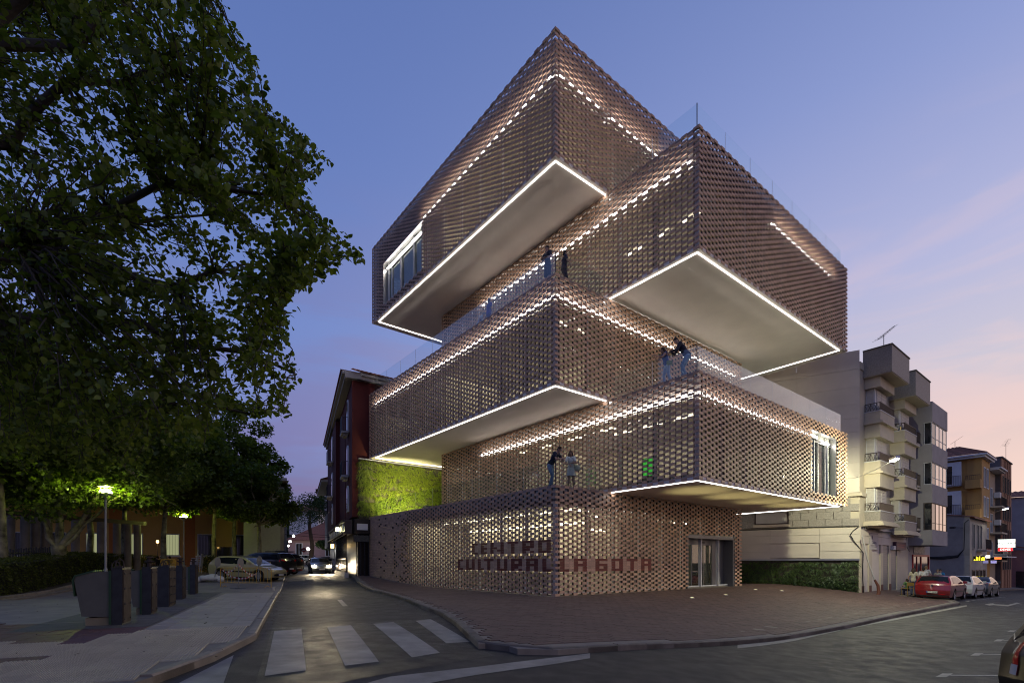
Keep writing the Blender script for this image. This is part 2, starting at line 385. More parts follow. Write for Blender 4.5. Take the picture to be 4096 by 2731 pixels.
lay(pav, 'paver', PAX, TH, .40, .20, M_paver, M_paverj, 'pavers')
# ---- pavement with the waste containers, on the left
KL = [(-4.52, -6), (-4.5, 6.3), (-4.62, 7.8), (-4.85, 8.9), (-5.07, 9.95), SN(14, -.73), SN(26.6, -.75)]
left = KL + [SN(26.6, -3.2), SN(25.0, -4.4), SN(25, -10.2), SN(60, -10.2), SN(60, -46), (-60, -6)]
lp = drape('left_pavement', left, -.012, M_conc, 1.0, thick=.14, kind='structure')
kerb('left_kerb', KL[1:], side=1)
kerb('flush_kerb', [SN(26.9, -.75), SN(60, -.6)], side=1, h=-.075, w=.3)
slabs = [SN(s, n) for s in np.arange(12.8, 26.3, .4) for n in np.arange(-2.75, -.95, .4)]
lay(lp, 'paving_slab', slabs, math.atan2(DS[1], DS[0]), .4, .4, M_slab, M_slabj, 'paving_slabs')
band = [gp(0, 2494), gp(571, 2506), gp(369, 2570), gp(-300, 2575), gp(-300, 2492)]
band2 = [gp(-300, 2630), gp(125, 2632), gp(0, 2670), gp(-300, 2674)]
tact = []; reds = []
for s in np.arange(-4, 17, .4):
    for n in np.arange(-16, -.95, .4):
        p = SN(s, n)
        if p[1] < 3 or not inside(p[0] + .2, p[1] - .2, left) or not inside(p[0] + .28, p[1] + .1, left): continue
        if inside(*p, band) or inside(*p, band2): reds.append(p)
        elif s < 12.6 and not (p[1] > 10.9 and n < -3.2): tact.append(p)
lay(lp, 'tactile_slab', tact, math.atan2(DS[1], DS[0]), .4, .4, M_tact, M_tactj, 'tactile_slabs', 300, stud=.014)
lay(lp, 'red_slab', reds, math.atan2(DS[1], DS[0]), .4, .4, M_redslab, M_redslab, 'red_slabs', 300)
drape('parking_area', [SN(26.9, -.76), SN(26.9, -3.3), SN(25.2, -4.5), SN(25.2, -10.1), SN(60, -10.1), SN(60, -.6)], -.075, M_conc, 1.0, kind='structure')
# container platform: steel-edged darker plates in the ground
pl = drape('container_platform', [SN(13.35, -3.0), SN(13.35, -5.4), SN(27.2, -5.6), SN(27.2, -3.2)], .004, mat('platform plate', (.085, .078, .066), .8, var=.15, vscale=4, bump=.35, bscale=90, dirt=.3), 1.0, kind='structure')
for s in (14.9, 17.4, 20.4, 23.6, 26.0):
    drape('platform_edge', [SN(s, -3.0), SN(s, -5.5), SN(s + .07, -5.5), SN(s + .07, -3.0)], .010, M_kerb, 1.0, pl)
kerb('hedge_kerb', [SN(3, -10.3), SN(40, -10.5)], side=1, h=.10, w=.14)
drape('planting_bed', [SN(3, -10.45), SN(3, -30), SN(58, -30), SN(58, -10.6)], .03, M_soil, 1.0, kind='structure')

# ---- road markings
def paint(name, px, label=None):
    return drape(name, [gp(u, v, RDZ) for u, v in px], RDZ + .007, M_paint, .75, kind='structure')
paint('zebra_stripe', [(1097, 2523), (1205.6, 2514), (1224.5, 2681), (1058.7, 2703)])
paint('zebra_stripe', [(1308.7, 2506.6), (1403, 2499), (1516, 2646), (1380, 2662)])
paint('zebra_stripe', [(1492, 2494), (1574, 2487), (1760, 2610), (1648, 2629)])
paint('zebra_stripe', [(1662, 2482), (1722, 2475), (1880, 2566), (1786, 2572)])
paint('zebra_stripe', [(934.5, 2620), (884, 2760), (640, 2770)])
paint('stop_line', [(1455, 2735), (1560, 2706), (1900, 2668), (2200, 2631), (2360, 2612), (2360, 2632), (2200, 2658), (1900, 2700), (1700, 2735)])
paint('edge_line', [(2950, 2578), (3388, 2506), (3703, 2449), (3866, 2419), (3868, 2424), (3703, 2456), (3388, 2514), (2950, 2592)])
paint('lane_dash', [(1349, 2398), (1367, 2398), (1392, 2423), (1372, 2424)])
paint('lane_dash', [(1225, 2310), (1253, 2310), (1258, 2317), (1226, 2317)])
paint('lane_dash', [(1288, 2309), (1316, 2309), (1325, 2316), (1297, 2316)])
for k in range(9):
    a = 24.6 + k * 1.5; q = [AB(a, -8.6), AB(a + .8, -8.6), AB(a + .8, -8.75), AB(a, -8.75)]
    drape('bay_dash', q, RDZ + .007, M_paint, .75, kind='structure')
for (u, v), (u2, v2) in (((3905, 2616), (3990, 2618)), ((3773, 2700), (3860, 2704)), ((3993, 2560), (4060, 2562)), ((4045, 2523), (4120, 2525))):
    x, y = gp(u, v, RDZ); d = Vector(ER); w = Vector((EL[0], EL[1]))
    q = [(x - d.x * .28 - .09, y - d.y * .28), (x - d.x * .28 + .13, y - d.y * .28), (x + d.x * .28 + .13, y + d.y * .28), (x + d.x * .28 - .09, y + d.y * .28)]
    drape('bay_mark', q, RDZ + .007, M_paint, .75, kind='structure')
    drape('bay_line', [(x + .131, y - .04), (x + 5.2, y - .25), (x + 5.2, y - .15), (x + .131, y + .06)], RDZ + .007, M_paint, .75, kind='structure')
paint('direction_arrow', [(3938, 2416), (3972, 2411), (3978, 2415), (4030, 2418), (4062, 2411), (4052, 2411), (4068, 2409), (4088, 2415), (4070, 2414), (4032, 2424), (3975, 2419), (3958, 2421)])
drape('road_patch', [gp(u, v, RDZ) for u, v in ((1185, 2378), (1300, 2366), (1395, 2376), (1360, 2392), (1240, 2396))], RDZ + .006, M_patch, .75, kind='structure')
drape('road_patch', [gp(u, v, RDZ) for u, v in ((1090, 2510), (1640, 2478), (1980, 2620), (1000, 2800))], RDZ + .003, M_patch, .75, kind='structure')
drape('road_seam', [gp(u, v, RDZ) for u, v in ((1150, 2333), (1420, 2329), (1420, 2331), (1150, 2335))], RDZ + .009, M_patch, .75, kind='structure')
# small lights let into the plaza
M_spot = emitter('ground light glow', (1, .95, .55), 6)
M_steel = mat('stainless steel', (.55, .55, .55), .3, 1)
"""ground lights: ring and lens each; they light the soffit above"""
for i, (u, v, where) in enumerate(((2768, 2390, 'in front of the entrance, leftmost of four'), (2903, 2378, 'second from left, beside the entrance threshold'), (3022, 2357, 'third from left, past the tiled corner'), (3127, 2362, 'nearest the dark planted wall on the right'))):
    x, y = gp(u, v); z = terr(x, y)
    e = empty('ground_light', 'round ground light glowing ' + where, 'ground light', 'lights let into the plaza', (x, y, z + .012))
    MB().lathe([(.11, -.02), (.11, .006), (.085, .006), (.085, -.02)], 16, cap=False).build('ring', M_steel, e)
    MB().lathe([(.084, -.01), (.084, .003)], 16).build('lens', M_spot, e)
    tx, ty = AB((6.2, 9.2, 12.4, 15.4)[i], (-2.8, -2.9, -2.9, -3.0)[i])
    lamp('uplight', 'SPOT', (0, 0, .03), 420, (1, .86, .35), e, .05, spot=44, blend=1).rotation_euler = (Vector((tx, ty, 4.6)) - Vector((x, y, z))).to_track_quat('-Z', 'Y').to_euler()

# dead leaves and scraps on the pavement and along the gutter
rng = np.random.default_rng(77); m = MB()
for i in range(420):
    if i < 170: s_, n_ = rng.uniform(2, 26), rng.uniform(-9, -1)
    elif i < 320: s_, n_ = rng.uniform(11, 45), -.62 + abs(rng.normal()) * .12
    else: s_, n_ = rng.uniform(14, 45), 3.62 - abs(rng.normal()) * .15
    x, y = SN(s_, n_)
    if y < 3.5: continue
    z = terr(x, y) + (.012 if n_ < -.8 else RDZ + .012); r = rng.uniform(.015, .05); a = rng.uniform(0, 6.28); t = rng.uniform(0, .02)
    m.add([(x + r * math.cos(a), y + r * math.sin(a), z + t), (x - r * .5 * math.sin(a), y + r * .5 * math.cos(a), z), (x - r * math.cos(a), y - r * math.sin(a), z + t * .5), (x + r * .5 * math.sin(a), y - r * .5 * math.cos(a), z)], [(0, 1, 2, 3)])
m.build('fallen_leaves', mat('dead leaf', (.06, .04, .02), .8, island=.6), kind='stuff', label='scattered dead leaves and scraps on the left pavement and along the gutters', cat='litter')
# ================================================================== THE TILED CULTURAL CENTRE
CLAY = (.48, .30, .20); RED = (.15, .030, .020)
M_tile = mat('clay tile', CLAY, .62, var=.10, vscale=9, objrand=.17, bump=.12, bscale=120)
M_tiles = mat('clay tiles', CLAY, .62, var=.10, vscale=9, island=.17)
M_red = mat('dark red tile', RED, .6, var=.1, vscale=9, objrand=.12)
M_reds = mat('dark red tiles', RED, .6, var=.1, vscale=9, island=.17)
M_post = mat('dark steel post', (.05, .05, .055), .5, .6)
M_alu = mat('aluminium profile', (.50, .50, .50), .35, .8)
M_para = mat('parapet panel', (.34, .33, .32), .7, var=.05); M_flange = mat('bronze flange', (.26, .19, .16), .6)
M_mull = mat('pale mullion', (.62, .62, .62), .4)
M_plaster = mat('soffit plaster', (.72, .65, .60), .85, var=.05, vscale=.9, bump=.06, bscale=8)
M_white = mat('white wall', (.62, .60, .56), .8, var=.04, vscale=1)
M_inner = mat('pale interior wall', (.60, .56, .48), .8, var=.06, vscale=.8)
M_floor = mat('interior floor', (.25, .22, .18), .5)
M_deck = mat('terrace deck', (.42, .39, .35), .7)
M_grey = mat('grey metal panel', (.17, .17, .175), .45, .5)
M_led = emitter('led line', (1, .94, .88), 8)
M_ledc = emitter('cavity led', (1, .93, .85), 17)
M_lampw = emitter('ceiling lamp tube', (1, .90, .70), 10); M_lampg = emitter('hall lamp tube', (1, .88, .66), 10)
M_glass = glassmat('curtain wall glass', (.93, .94, .90), .05, .04, .28, (.62, .60, .53))
M_clear = glassmat('balustrade glass', (.93, .97, .98), .055, .0, mx=1.6)
M_doorg = glassmat('door glass', (.62, .66, .62), .08, .01)

ROW = .1129; DEP = .036
root = empty('cultural_centre', 'tall stepped cultural centre of five stacked boxes clad in brown checkerboard clay tiles', 'building', None, (*AB(7.7, 9.7), 0))
inv_root = Matrix.Translation(root.location).inverted()
def sub(name, parent, **kw):
    o = bpy.data.objects.new(name, None); COL.objects.link(o); o.parent = parent
    if parent is root: o.matrix_parent_inverse = inv_root
    return tag(o, **kw)
def bput(mb, name, mats, parent, **kw):
    return mb.build(name, mats, parent, **kw)
BW, BL = 15.42, 19.34
VOL = [  # a0, b0, z0, z1, led drop below the top, length
    (0, 0, 0, 4.63, None, BL), (3.318, -4.511, 4.63, 8.80, .84, BL), (0, 0, 8.83, 13.39, .86, BL), (3.318, -4.511, 13.51, 18.24, 1.12, BL), (0, 0, 18.24, 23.55, 1.72, 18.8)]
NAMES = ['ground_floor_box', 'first_floor_box', 'second_floor_box', 'third_floor_box', 'top_floor_box']

# ---- lettering made of dark red tiles, five courses high, read off the photograph
FONT = {'C': ['XX', 'X.', 'X.', 'X.', 'XX'], 'E': ['XX', 'X.', 'XX', 'X.', 'XX'], 'N': ['X..X', 'X..X', 'XX.X', 'X.XX', 'X..X'], 'T': ['XXX', '.X.', '.X.', '.X.', '.X.'],
        'R': ['XXX', 'X.X', 'XXX', 'XX.', 'X.X'], 'O': ['XXX', 'X.X', 'X.X', 'X.X', 'XXX'], 'U': ['X.X', 'X.X', 'X.X', 'X.X', 'XXX'], 'L': ['X.', 'X.', 'X.', 'X.', 'XX'],
        'A': ['XXX', 'X.X', 'XXX', 'X.X', 'X.X'], 'G': ['XXX', 'X..', 'XXX', 'X.X', 'XXX']}
LET = {}
def word(face, txt, start, row0, step):
    """start = column of the first letter's left edge; step -1 when columns run right to left"""
    c = start
    for ch, gap in txt:
        g = FONT[ch]
        for j in range(len(g[0])):
            for i in range(5):
                if g[i][j] == 'X': LET[(face, c + step * j, row0 + 4 - i)] = 1
        c += step * (len(g[0]) + gap)
word('L', [('C', 1), ('E', 1), ('N', 1), ('T', 1), ('R', 1), ('O', 0)], 22, 16, -1)
word('L', [('C', 1), ('U', 1), ('L', 0), ('T', 1), ('U', 1), ('R', 1), ('A', 1), ('L', 0)], 27, 9, -1)
word('R', [('L', 1), ('A', 2), ('G', 1), ('O', 1), ('T', 1), ('A', 0)], 1, 9, 1)
def in_letter_field(face, c, r):
    if face == 'L': return (16 <= r <= 20 and 1 <= c <= 22) or (9 <= r <= 13 and 1 <= c <= 27)
    return 9 <= r <= 13 and 1 <= c <= 23

TILES = []      # (dist, parent volume index, face, lo corner frame...)
def fmap(face, a0, b0, L):
    """local (t along face, d outwards, z) -> world, for the four sides"""
    if face == 'L': return lambda t, d, z: Bf(a0 - d, b0 + t, z)
    if face == 'R': return lambda t, d, z: Bf(a0 + t, b0 - d, z)
    if face == 'E': return lambda t, d, z: Bf(a0 + BW + d, b0 + t, z)
    return lambda t, d, z: Bf(a0 + t, b0 + L + d, z)
def screen(k, vol):
    a0, b0, z0, z1, drop, L = VOL[k]
    nr = round((z1 - z0) / ROW); nr -= (nr + 1) % 2; rp = (z1 - z0) / nr
    ZS = z0
    posts = MB()
    for face, W_ in (('L', L), ('R', BW), ('E', L), ('B', BW)):
        if k == 0 and face in 'EB': continue
        nc = round(W_ / .2695); cp = W_ / nc; fm = fmap(face, a0, b0, L)
        hid = None
        for c in range(1, nc):
            x = c * cp; cuts = []
            if k == 0 and face == 'R' and 9.65 < x < 14.6: cuts = [(2.95, z1 - .03)]
            elif k == 1 and face == 'R' and 10.4 < x < 13.8: cuts = [(z0 + .03, 5.0), (8.25, z1 - .03)]
            elif k == 4 and face == 'L' and 11.4 < x < 17.0: cuts = [(z0 + .03, 18.74), (21.65, z1 - .03)]
            else: cuts = [(z0 + .03, z1 - .03)]
            for q0, q1 in cuts: posts.add(*boxvf(x - .008, x + .008, -.10, -.045, q0, q1), 0, fm)
        for c in range(nc):
            t0 = c * cp; tm = t0 + cp / 2
            for r in range(nr):
                zt = z0 + r * rp; zm = zt + rp / 2
                red = 0; full = False
                if k == 0 and in_letter_field(face, c, r): full = True; red = LET.get((face, c, r), 0)
                if k == 0 and face == 'L' and tm > 13.0:
                    h = (c * 37 + r * 101 + (c * r) % 7 * 13) % 100
                    if tm > 16.2: full = not (tm > 16.4 and tm < 17.6 and h < 22)
                    else: full = h < (tm - 12.8) * 34
                if not full and (c + r) % 2: continue
                if k == 0 and face == 'R' and 9.71 < tm < 14.53 and zm < 2.92: continue
                if k == 1 and face == 'R' and 13.82 - 3.318 < tm < 17.04 - 3.318 and 5.03 < zm < 8.22: continue
                if k == 4 and face == 'L' and 11.48 < tm < 16.94 and 18.75 < zm < 21.6: continue
                p = fm(tm, 0, zm)
                TILES.append((k, face, t0, cp, zt, rp, red, fm, p))
    posts.build('tile_posts', M_post, vol, kind='stuff')
def boxvf(x0, x1, y0, y1, z0, z1):
    return ([(x0, y0, z0), (x1, y0, z0), (x1, y1, z0), (x0, y1, z0), (x0, y0, z1), (x1, y0, z1), (x1, y1, z1), (x0, y1, z1)],
            [(0, 3, 2, 1), (4, 5, 6, 7), (0, 1, 5, 4), (1, 2, 6, 5), (2, 3, 7, 6), (3, 0, 4, 7)])
vols = []
for k in range(5):
    a0, b0, z0, z1, drop, L = VOL[k]
    vol = sub(NAMES[k], root); vols.append(vol)
    screen(k, vol)
    F = MB(Bf); ia, ib = .36, .36          # inset of the glass line behind the tiles
    # slabs, roof, core
    zt = z1 - .42 if k else z1 - .55
    if k == 0:
        s = MB(Bf).box(.3, BW - .05, .3, L - .05, zt, z1 - .12); bput(s, 'roof_slab', [M_deck], vol)
        s = MB(Bf).box(.3, BW - .1, .3, L - .1, .0, .03); bput(s, 'floor_slab', [M_floor], vol)
        s = MB(Bf).box(.5, BW - .4, .5, L - .4, 3.85, 3.90); bput(s, 'ceiling', [M_white], vol)
        s = MB(Bf); s.box(4.6, 9.0, 5.2, 5.4, .03, 3.85); s.box(3.4, 3.6, 1.4, 11.5, 1.75 + .03, 3.85); s.box(.6, 12.6, 14.2, 14.4, .03, 3.85); s.box(9.0, 9.2, 4.2, 14, .03, 3.85); bput(s, 'interior_wall', [M_inner], vol)
        bput(MB(Bf).box(1.1, 3.3, 1.0, 12, .9, .96).box(1.2, 1.3, 1.1, 1.2, 0, .9).box(3.1, 3.2, 11.7, 11.8, 0, .9).box(3.0, 3.2, 1.1, 1.3, 0, .9), 'display_table', [M_inner], vol)
    else:
        # soffit with its light line
        bput(MB(Bf).box(a0 + .03, a0 + BW - .03, b0 + .03, b0 + L - .03, z0 - .02, z0 + .12), 'soffit', [M_plaster], vol)
        l = MB(Bf); e0, e1, w = .20, .62, .035; q = L - e1
        l.box(a0 + e0, a0 + BW - e1, b0 + e0, b0 + e0 + w, z0 - .052, z0 - .022)
        l.box(a0 + e0, a0 + e0 + w, b0 + e0 + w, b0 + q - w, z0 - .052, z0 - .022)
        l.box(a0 + BW - e1 - w, a0 + BW - e1, b0 + e0 + w, b0 + q - w, z0 - .052, z0 - .022)
        l.box(a0 + e0, a0 + BW - e1, b0 + q - w, b0 + q, z0 - .052, z0 - .022)
        bput(l, 'led_line', [M_led], vol)
        for (q, ln, rz) in ((Bf(a0 + BW / 2, b0 + .24, z0 - .07), BW - 1, TH), (Bf(a0 + .24, b0 + L / 2, z0 - .07), L - 1, TH + math.pi / 2)):
            al = bpy.data.lights.new('led_light', 'AREA'); al.shape = 'RECTANGLE'; al.size = ln; al.size_y = .04; al.energy = 2.6 * ln; al.color = (1, .95, .91)
            ao = bpy.data.objects.new('led_light', al); COL.objects.link(ao); ao.location = q; ao.rotation_euler = (0, 0, rz); ao.parent = vol
        bput(MB(Bf).box(a0 + .45, a0 + BW - .45, b0 + .45, b0 + L - .45, z1 - .34, z1 - .12), 'roof_slab', [M_deck], vol)
        zc = z1 - drop
        bput(MB(Bf).box(a0 + .5, a0 + BW - .5, b0 + .5, b0 + L - .5, zc - .03, zc + .02), 'ceiling', [M_white], vol)
        bput(MB(Bf).box(a0 + .4, a0 + BW - .4, b0 + .4, b0 + L - .4, z0 + .13, z0 + .30), 'floor_slab', [M_floor], vol)
        w = MB(Bf)
        if k == 1: w.box(a0 + 10.15, a0 + 10.25, b0 + .5, b0 + 5.4, z0 + .3, zc - .03)  # added partition, keeps room light away from behind the large window
        w.box(a0 + 5.4, a0 + 5.6, b0 + 3.4, b0 + L - 2.4, z0 + .3, zc - .03); w.box(a0 + 5.6, a0 + BW - 2, b0 + 5.4, b0 + 5.6, z0 + .3, zc - .03); w.box(a0 + 1, a0 + 5.4, b0 + 10.4, b0 + 10.5, z0 + .3, zc - .03)
        bput(w, 'interior_wall', [M_inner], vol)
    # parapet band behind the tiles, and the light line that washes it
    zc = z1 - (drop or .62)
    up = MB(Bf)
    for (x0, x1, y0, y1) in ((a0 + ia, a0 + BW - ia, b0 + ib - .03, b0 + ib), (a0 + ia - .03, a0 + ia, b0 + ib, b0 + L - ib), (a0 + BW - ia, a0 + BW - ia + .03, b0 + ib, b0 + L - ib), (a0 + ia, a0 + BW - ia, b0 + L - ib, b0 + L - ib + .03)):
        up.box(x0, x1, y0, y1, zc, z1 - .03)
    bput(up, 'parapet_panel', [M_para if k else M_grey], vol)
    cp = MB(Bf); w_ = .07; cp.box(a0 + .05, a0 + BW - .05, b0 + .05, b0 + .05 + w_, z1 - .075, z1 - .055); cp.box(a0 + .05, a0 + .05 + w_, b0 + .12, b0 + L - .12, z1 - .075, z1 - .055); cp.box(a0 + BW - .05 - w_, a0 + BW - .05, b0 + .12, b0 + L - .12, z1 - .075, z1 - .055); cp.box(a0 + .05, a0 + BW - .05, b0 + L - .05 - w_, b0 + L - .05, z1 - .075, z1 - .055)
    bput(cp, 'coping', [M_grey], vol)
    fl = MB(Bf); fl.box(a0 + .046, a0 + BW - .06, b0 + .030, b0 + .045, z1 - .115, z1 - .012); fl.box(a0 + .030, a0 + .045, b0 + .12, b0 + L - .12, z1 - .115, z1 - .012); bput(fl, 'coping_flange', [M_flange], vol)
    if k:
        h = .11
        segs = {1: [('R', .3, 11.6), ('L', .3, 14.8)], 2: [('R', .3, BW - .5), ('L', .3, 18.6)], 3: [('R', 6.4, 13.5), ('L', .5, 5.6), ('L', 5.9, 14.9)], 4: [('R', .3, 3.1), ('R', 3.6, BW - .5), ('L', .3, 11.6)]}[k]
        for face, t0, t1 in segs:
            l = MB(Bf)
            if face == 'R': l.box(a0 + t0, a0 + t1, b0 + ib - .20, b0 + ib - .15, zc - .02, zc + h)
            else: l.box(a0 + ia - .20, a0 + ia - .15, b0 + max(t0, ib), b0 + t1, zc - .02, zc + h)
            bput(l, 'cavity_led', [M_ledc], vol)
            sh = MB(Bf)  # opaque strip added to block the led's downward light
            if face == 'R': sh.box(a0 + t0, a0 + t1, b0 + ib - .205, b0 + ib - .062, zc - .035, zc - .022)
            else: sh.box(a0 + ia - .205, a0 + ia - .062, b0 + max(t0, ib), b0 + t1, zc - .035, zc - .022)
            bput(sh, 'led_baffle', [M_alu], vol)
    # curtain wall: one pane per bay, upright profiles between
    zb = z0 + (.06 if k == 0 else .14)
    for face, W_ in (('L', L), ('R', BW), ('E', L), ('B', BW)):
        fm = fmap(face, a0, b0, L); n = round(W_ / 1.887); w = (W_ - 2 * ia) / n
        opaque_back = face in 'EB'
        mu = MB(fm)
        for i in range(n + 1):
            mu.box(ia + i * w - .03, ia + i * w + .03, -ia - .06, -ia + .13, zb, zc - .04)
        mu.box(ia, W_ - ia, -ia - .05, -ia + .02, zb, zb + .06)
        bput(mu, 'mullions', [M_mull], vol)
        for i in range(n):
            if k == 0 and face == 'R' and ia + i * w < 14.4 and ia + (i + 1) * w > 9.8: continue
            q0, q1 = ia + i * w + .031, ia + (i + 1) * w - .031
            dk = (k == 1 and face == 'R' and q1 > 10.5) or (k == 4 and face == 'L' and q1 > 11.6)
            bput(MB(fm).box(q0, q1, -ia - .012, -ia, zb + .061, zc - .001), 'pane' if not opaque_back else 'rear_pane', [M_doorg if dk else M_glass], vol)
# ---- tiles: the 300 that show largest are single parts, the rest of each box one joined part
def shown(t):
    k, face, t0, cp, zt, rp, red, fm, p = t
    if face in 'EB': return 0
    y = max(1., p[1]); d = math.sqrt(p[0] ** 2 + y ** 2 + (p[2] - 1.4) ** 2)
    nx, ny = (-ER[0], -ER[1]) if face == 'L' else (-EL[0], -EL[1])
    return max(0, -(p[0] * nx + p[1] * ny) / d) / d ** 2
TILES.sort(key=shown, reverse=True)
tm_cache = {}
rest = {}
for i, t in enumerate(TILES):
    k, face, t0, cp, zt, rp, red, fm, p = t
    g = .0025 if red or (k == 0 and in_letter_field(face, round(t0 / cp), round(zt / rp))) else .004
    hg = .0035
    jit = random.uniform(-.004, .004)
    if i < 300:
        key = (face, red, round(cp, 4), round(rp, 4))
        if key not in tm_cache:
            m = MB().box(-cp / 2 + hg, cp / 2 - hg, -DEP, 0, -rp / 2 + g, rp / 2 - g); tm_cache[key] = m.mesh('tile', M_red if red else M_tile)
        o = bpy.data.objects.new('tile', tm_cache[key]); COL.objects.link(o); o.parent = vols[k]
        # local y points inwards to the building -> turn so that +y is outwards
        q = fm(t0 + cp / 2, jit, zt + rp / 2)
        o.location = q; o.rotation_euler = (0, random.uniform(-.004, .004), (TH + math.pi) if face == 'R' else (TH + math.pi / 2))
        if red: o['label'] = 'dark red letter tile'
    else:
        rest.setdefault((k, red), []).append((t0 + hg, t0 + cp - hg, -DEP + jit, jit, zt + g, zt + rp - g, fm))
for (k, red), L_ in rest.items():
    m = MB()
    for x0, x1, y0, y1, z0, z1, fm in L_: m.add(*boxvf(x0, x1, y0, y1, z0, z1), 0, fm)
    bput(m, 'letter_tiles' if red else 'tile_screen', [M_reds if red else M_tiles], vols[k], kind='stuff')
# ---- large windows cut into the tile screen
def window(k, face, t0, t1, z0, z1, splits, led):
    a0, b0, _, _, _, L = VOL[k]; fm = fmap(face, a0, b0, L); f = MB(fm); d = -.33
    f.box(t0, t1, d, -.02, z0 - .04, z0); f.box(t0, t1, d, -.02, z1, z1 + .05); f.box(t0 - .04, t0, d, -.02, z0, z1); f.box(t1, t1 + .04, d, -.02, z0, z1)
    for s in splits: f.box(s - .035, s + .035, d - .02, d + .05, z0, z1)
    f.box(t0, t1, d - .02, d + .05, z1 - .42, z1 - .36)
    f.build('large_window', M_alu, vols[k])
    l = MB(fm).box(led[0], led[1], d + .06, d + .12, z1 - .34, z1 - .28)
    l.build('window_led', M_ledc, vols[k])
window(4, 'L', 11.48, 16.94, 18.78, 21.6, [13.0, 14.9, 16.2], (11.6, 16.8))
window(1, 'R', 10.50, 13.72, 5.03, 8.22, [12.0, 12.95], (12.4, 13.4))
# ---- glazed entrance
e = sub('entrance', root)
f = MB(Bf); f.box(9.72, 14.5, .0, .62, 2.72, 2.90); f.box(9.72, 14.5, .60, .72, 2.40, 2.72); f.box(9.72, 9.80, .05, .66, 0, 2.72); f.box(14.42, 14.5, .02, .66, 0, 2.72); f.box(13.1, 13.3, .60, .70, 0, 2.4); f.box(10.95, 11.05, .60, .70, 0, 2.4); f.box(12.2, 12.24, .62, .68, 0, 2.4)
bput(f, 'door_frame', [M_grey], e)
bput(MB(Bf).box(13.3, 14.42, .62, .66, 0, 2.72), 'side_panel', [M_grey], e)
bput(MB(Bf).box(11.05, 12.19, .64, .66, .02, 2.39), 'sliding_door', [M_doorg], e); bput(MB(Bf).box(12.25, 13.09, .64, .66, .02, 2.39), 'sliding_door', [M_doorg], e); bput(MB(Bf).box(9.81, 10.94, .64, .66, .02, 2.39), 'fixed_pane', [M_doorg], e)
bput(MB(Bf).box(11.9, 12.3, .57, .599, 2.50, 2.58), 'sensor', [M_post], e)
# ---- glass balustrades on the terraces
def balustrade(k, edges):
    a0, b0, z0, z1, _, L = VOL[k]; r = sub('glass_balustrade', vols[k])
    for face, t0, t1 in edges:
        fm = fmap(face, a0, b0, L); n = max(1, round((t1 - t0) / 2.05)); w = (t1 - t0) / n
        for i in range(n):
            bput(MB(fm).box(t0 + i * w + .012, t0 + (i + 1) * w - .012, -.26, -.245, z1 - .1, z1 + 1.08), 'glass_panel', [M_clear], vols[k])
        ed = MB(fm)
        for i in range(1, n): ed.box(t0 + i * w - .006, t0 + i * w + .006, -.258, -.248, z1 - .1, z1 + 1.08)
        if n > 1: bput(ed, 'glass_joints', [M_alu], vols[k])
    bpy.data.objects.remove(r)
    bput(MB(Bf).box(a0 + .235, a0 + .262, b0 + .235, b0 + .262, z1 - .1, z1 + 1.10), 'corner_post', [M_post], vols[k])
balustrade(0, [('L', .26, 19.0), ('R', .26, 3.2)])
balustrade(1, [('L', .26, 4.4), ('R', .26, BW - .3), ('E', .3, 6.5)])
balustrade(2, [('L', .26, 19.0), ('R', .26, 3.2), ('B', .3, 3.2)])
balustrade(3, [('L', .26, 4.4), ('R', .26, BW - .3), ('E', .3, 6.5)])
# ---- light inside: rows of ceiling lamps, seen as dashes through the tiles
def ceiling_lamps(k, rows):
    zc = VOL[k][3] - (VOL[k][4] or .73)
    for (a, b, n, da, db, ln) in rows:
        for i in range(n):
            q = (a + i * da, b + i * db); z = zc - .08 if k else 3.80
            m = MB(Bf).box(q[0] - (ln / 2 if da else .04), q[0] + (ln / 2 if da else .04), q[1] - (ln / 2 if db else .04), q[1] + (ln / 2 if db else .04), z - .05, z)
            bput(m, 'ceiling_lamp', [M_lampw if k else M_lampg], vols[k])
ceiling_lamps(0, [(1.9, 1.2, 8, 0, 1.55, .9), (2.6, .95, 1, 1.5, 0, .8), (5.0, 2.6, 2, 1.7, 0, .9), (10.6, 2.4, 3, 1.2, 0, .5)])
ceiling_lamps(1, [(5.6, -2.4, 3, 0, 1.7, 1.1), (4.6, 1.2, 4, 0, 2.2, 1.0)])
ceiling_lamps(2, [(2.0, 1.6, 2, 1.2, 0, .5)])
ceiling_lamps(3, [(6.2, -2.4, 3, 0, 1.6, .9)])
def room_light(k, a, b, la, lb, P, col=(1, .88, .66)):
    a0, b0, z0, z1, drop, L = VOL[k]; z = (z1 - drop - .10) if k else 3.74
    l = bpy.data.lights.new('room_light', 'AREA'); l.shape = 'RECTANGLE'; l.size = la; l.size_y = lb; l.energy = P; l.color = col
    o = bpy.data.objects.new('room_light', l); COL.objects.link(o); o.location = Bf(a0 + a, b0 + b, z); o.rotation_euler = (0, 0, TH); o.parent = vols[k]
room_light(0, 2.0, 8, 2.2, 13, 500); room_light(0, 6.6, 2.6, 4, 3, 150)
for k, P in ((1, 400), (2, 620), (3, 800), (4, 760)):
    if k < 4: room_light(k, 2.9, 10, 3.6, 15, P)
    else: room_light(k, 2.9, 5.8, 3.6, 8, P)
    if k == 1: room_light(k, 7.6, 3.0, 4, 3.4, P * .35)
    else: room_light(k, 10.5, 3.0, 7.5, 3.4, P * .35)
# light shelf in the ground floor hall (the long bright strip seen through the tiles)
bput(MB(Bf).box(3.28, 3.39, 1.4, 11.4, 3.28, 3.36), 'wall_light', [M_lampg], vols[0]); bput(MB(Bf).box(4.7, 8.9, 5.08, 5.19, 3.28, 3.36), 'wall_light', [M_lampg], vols[0])
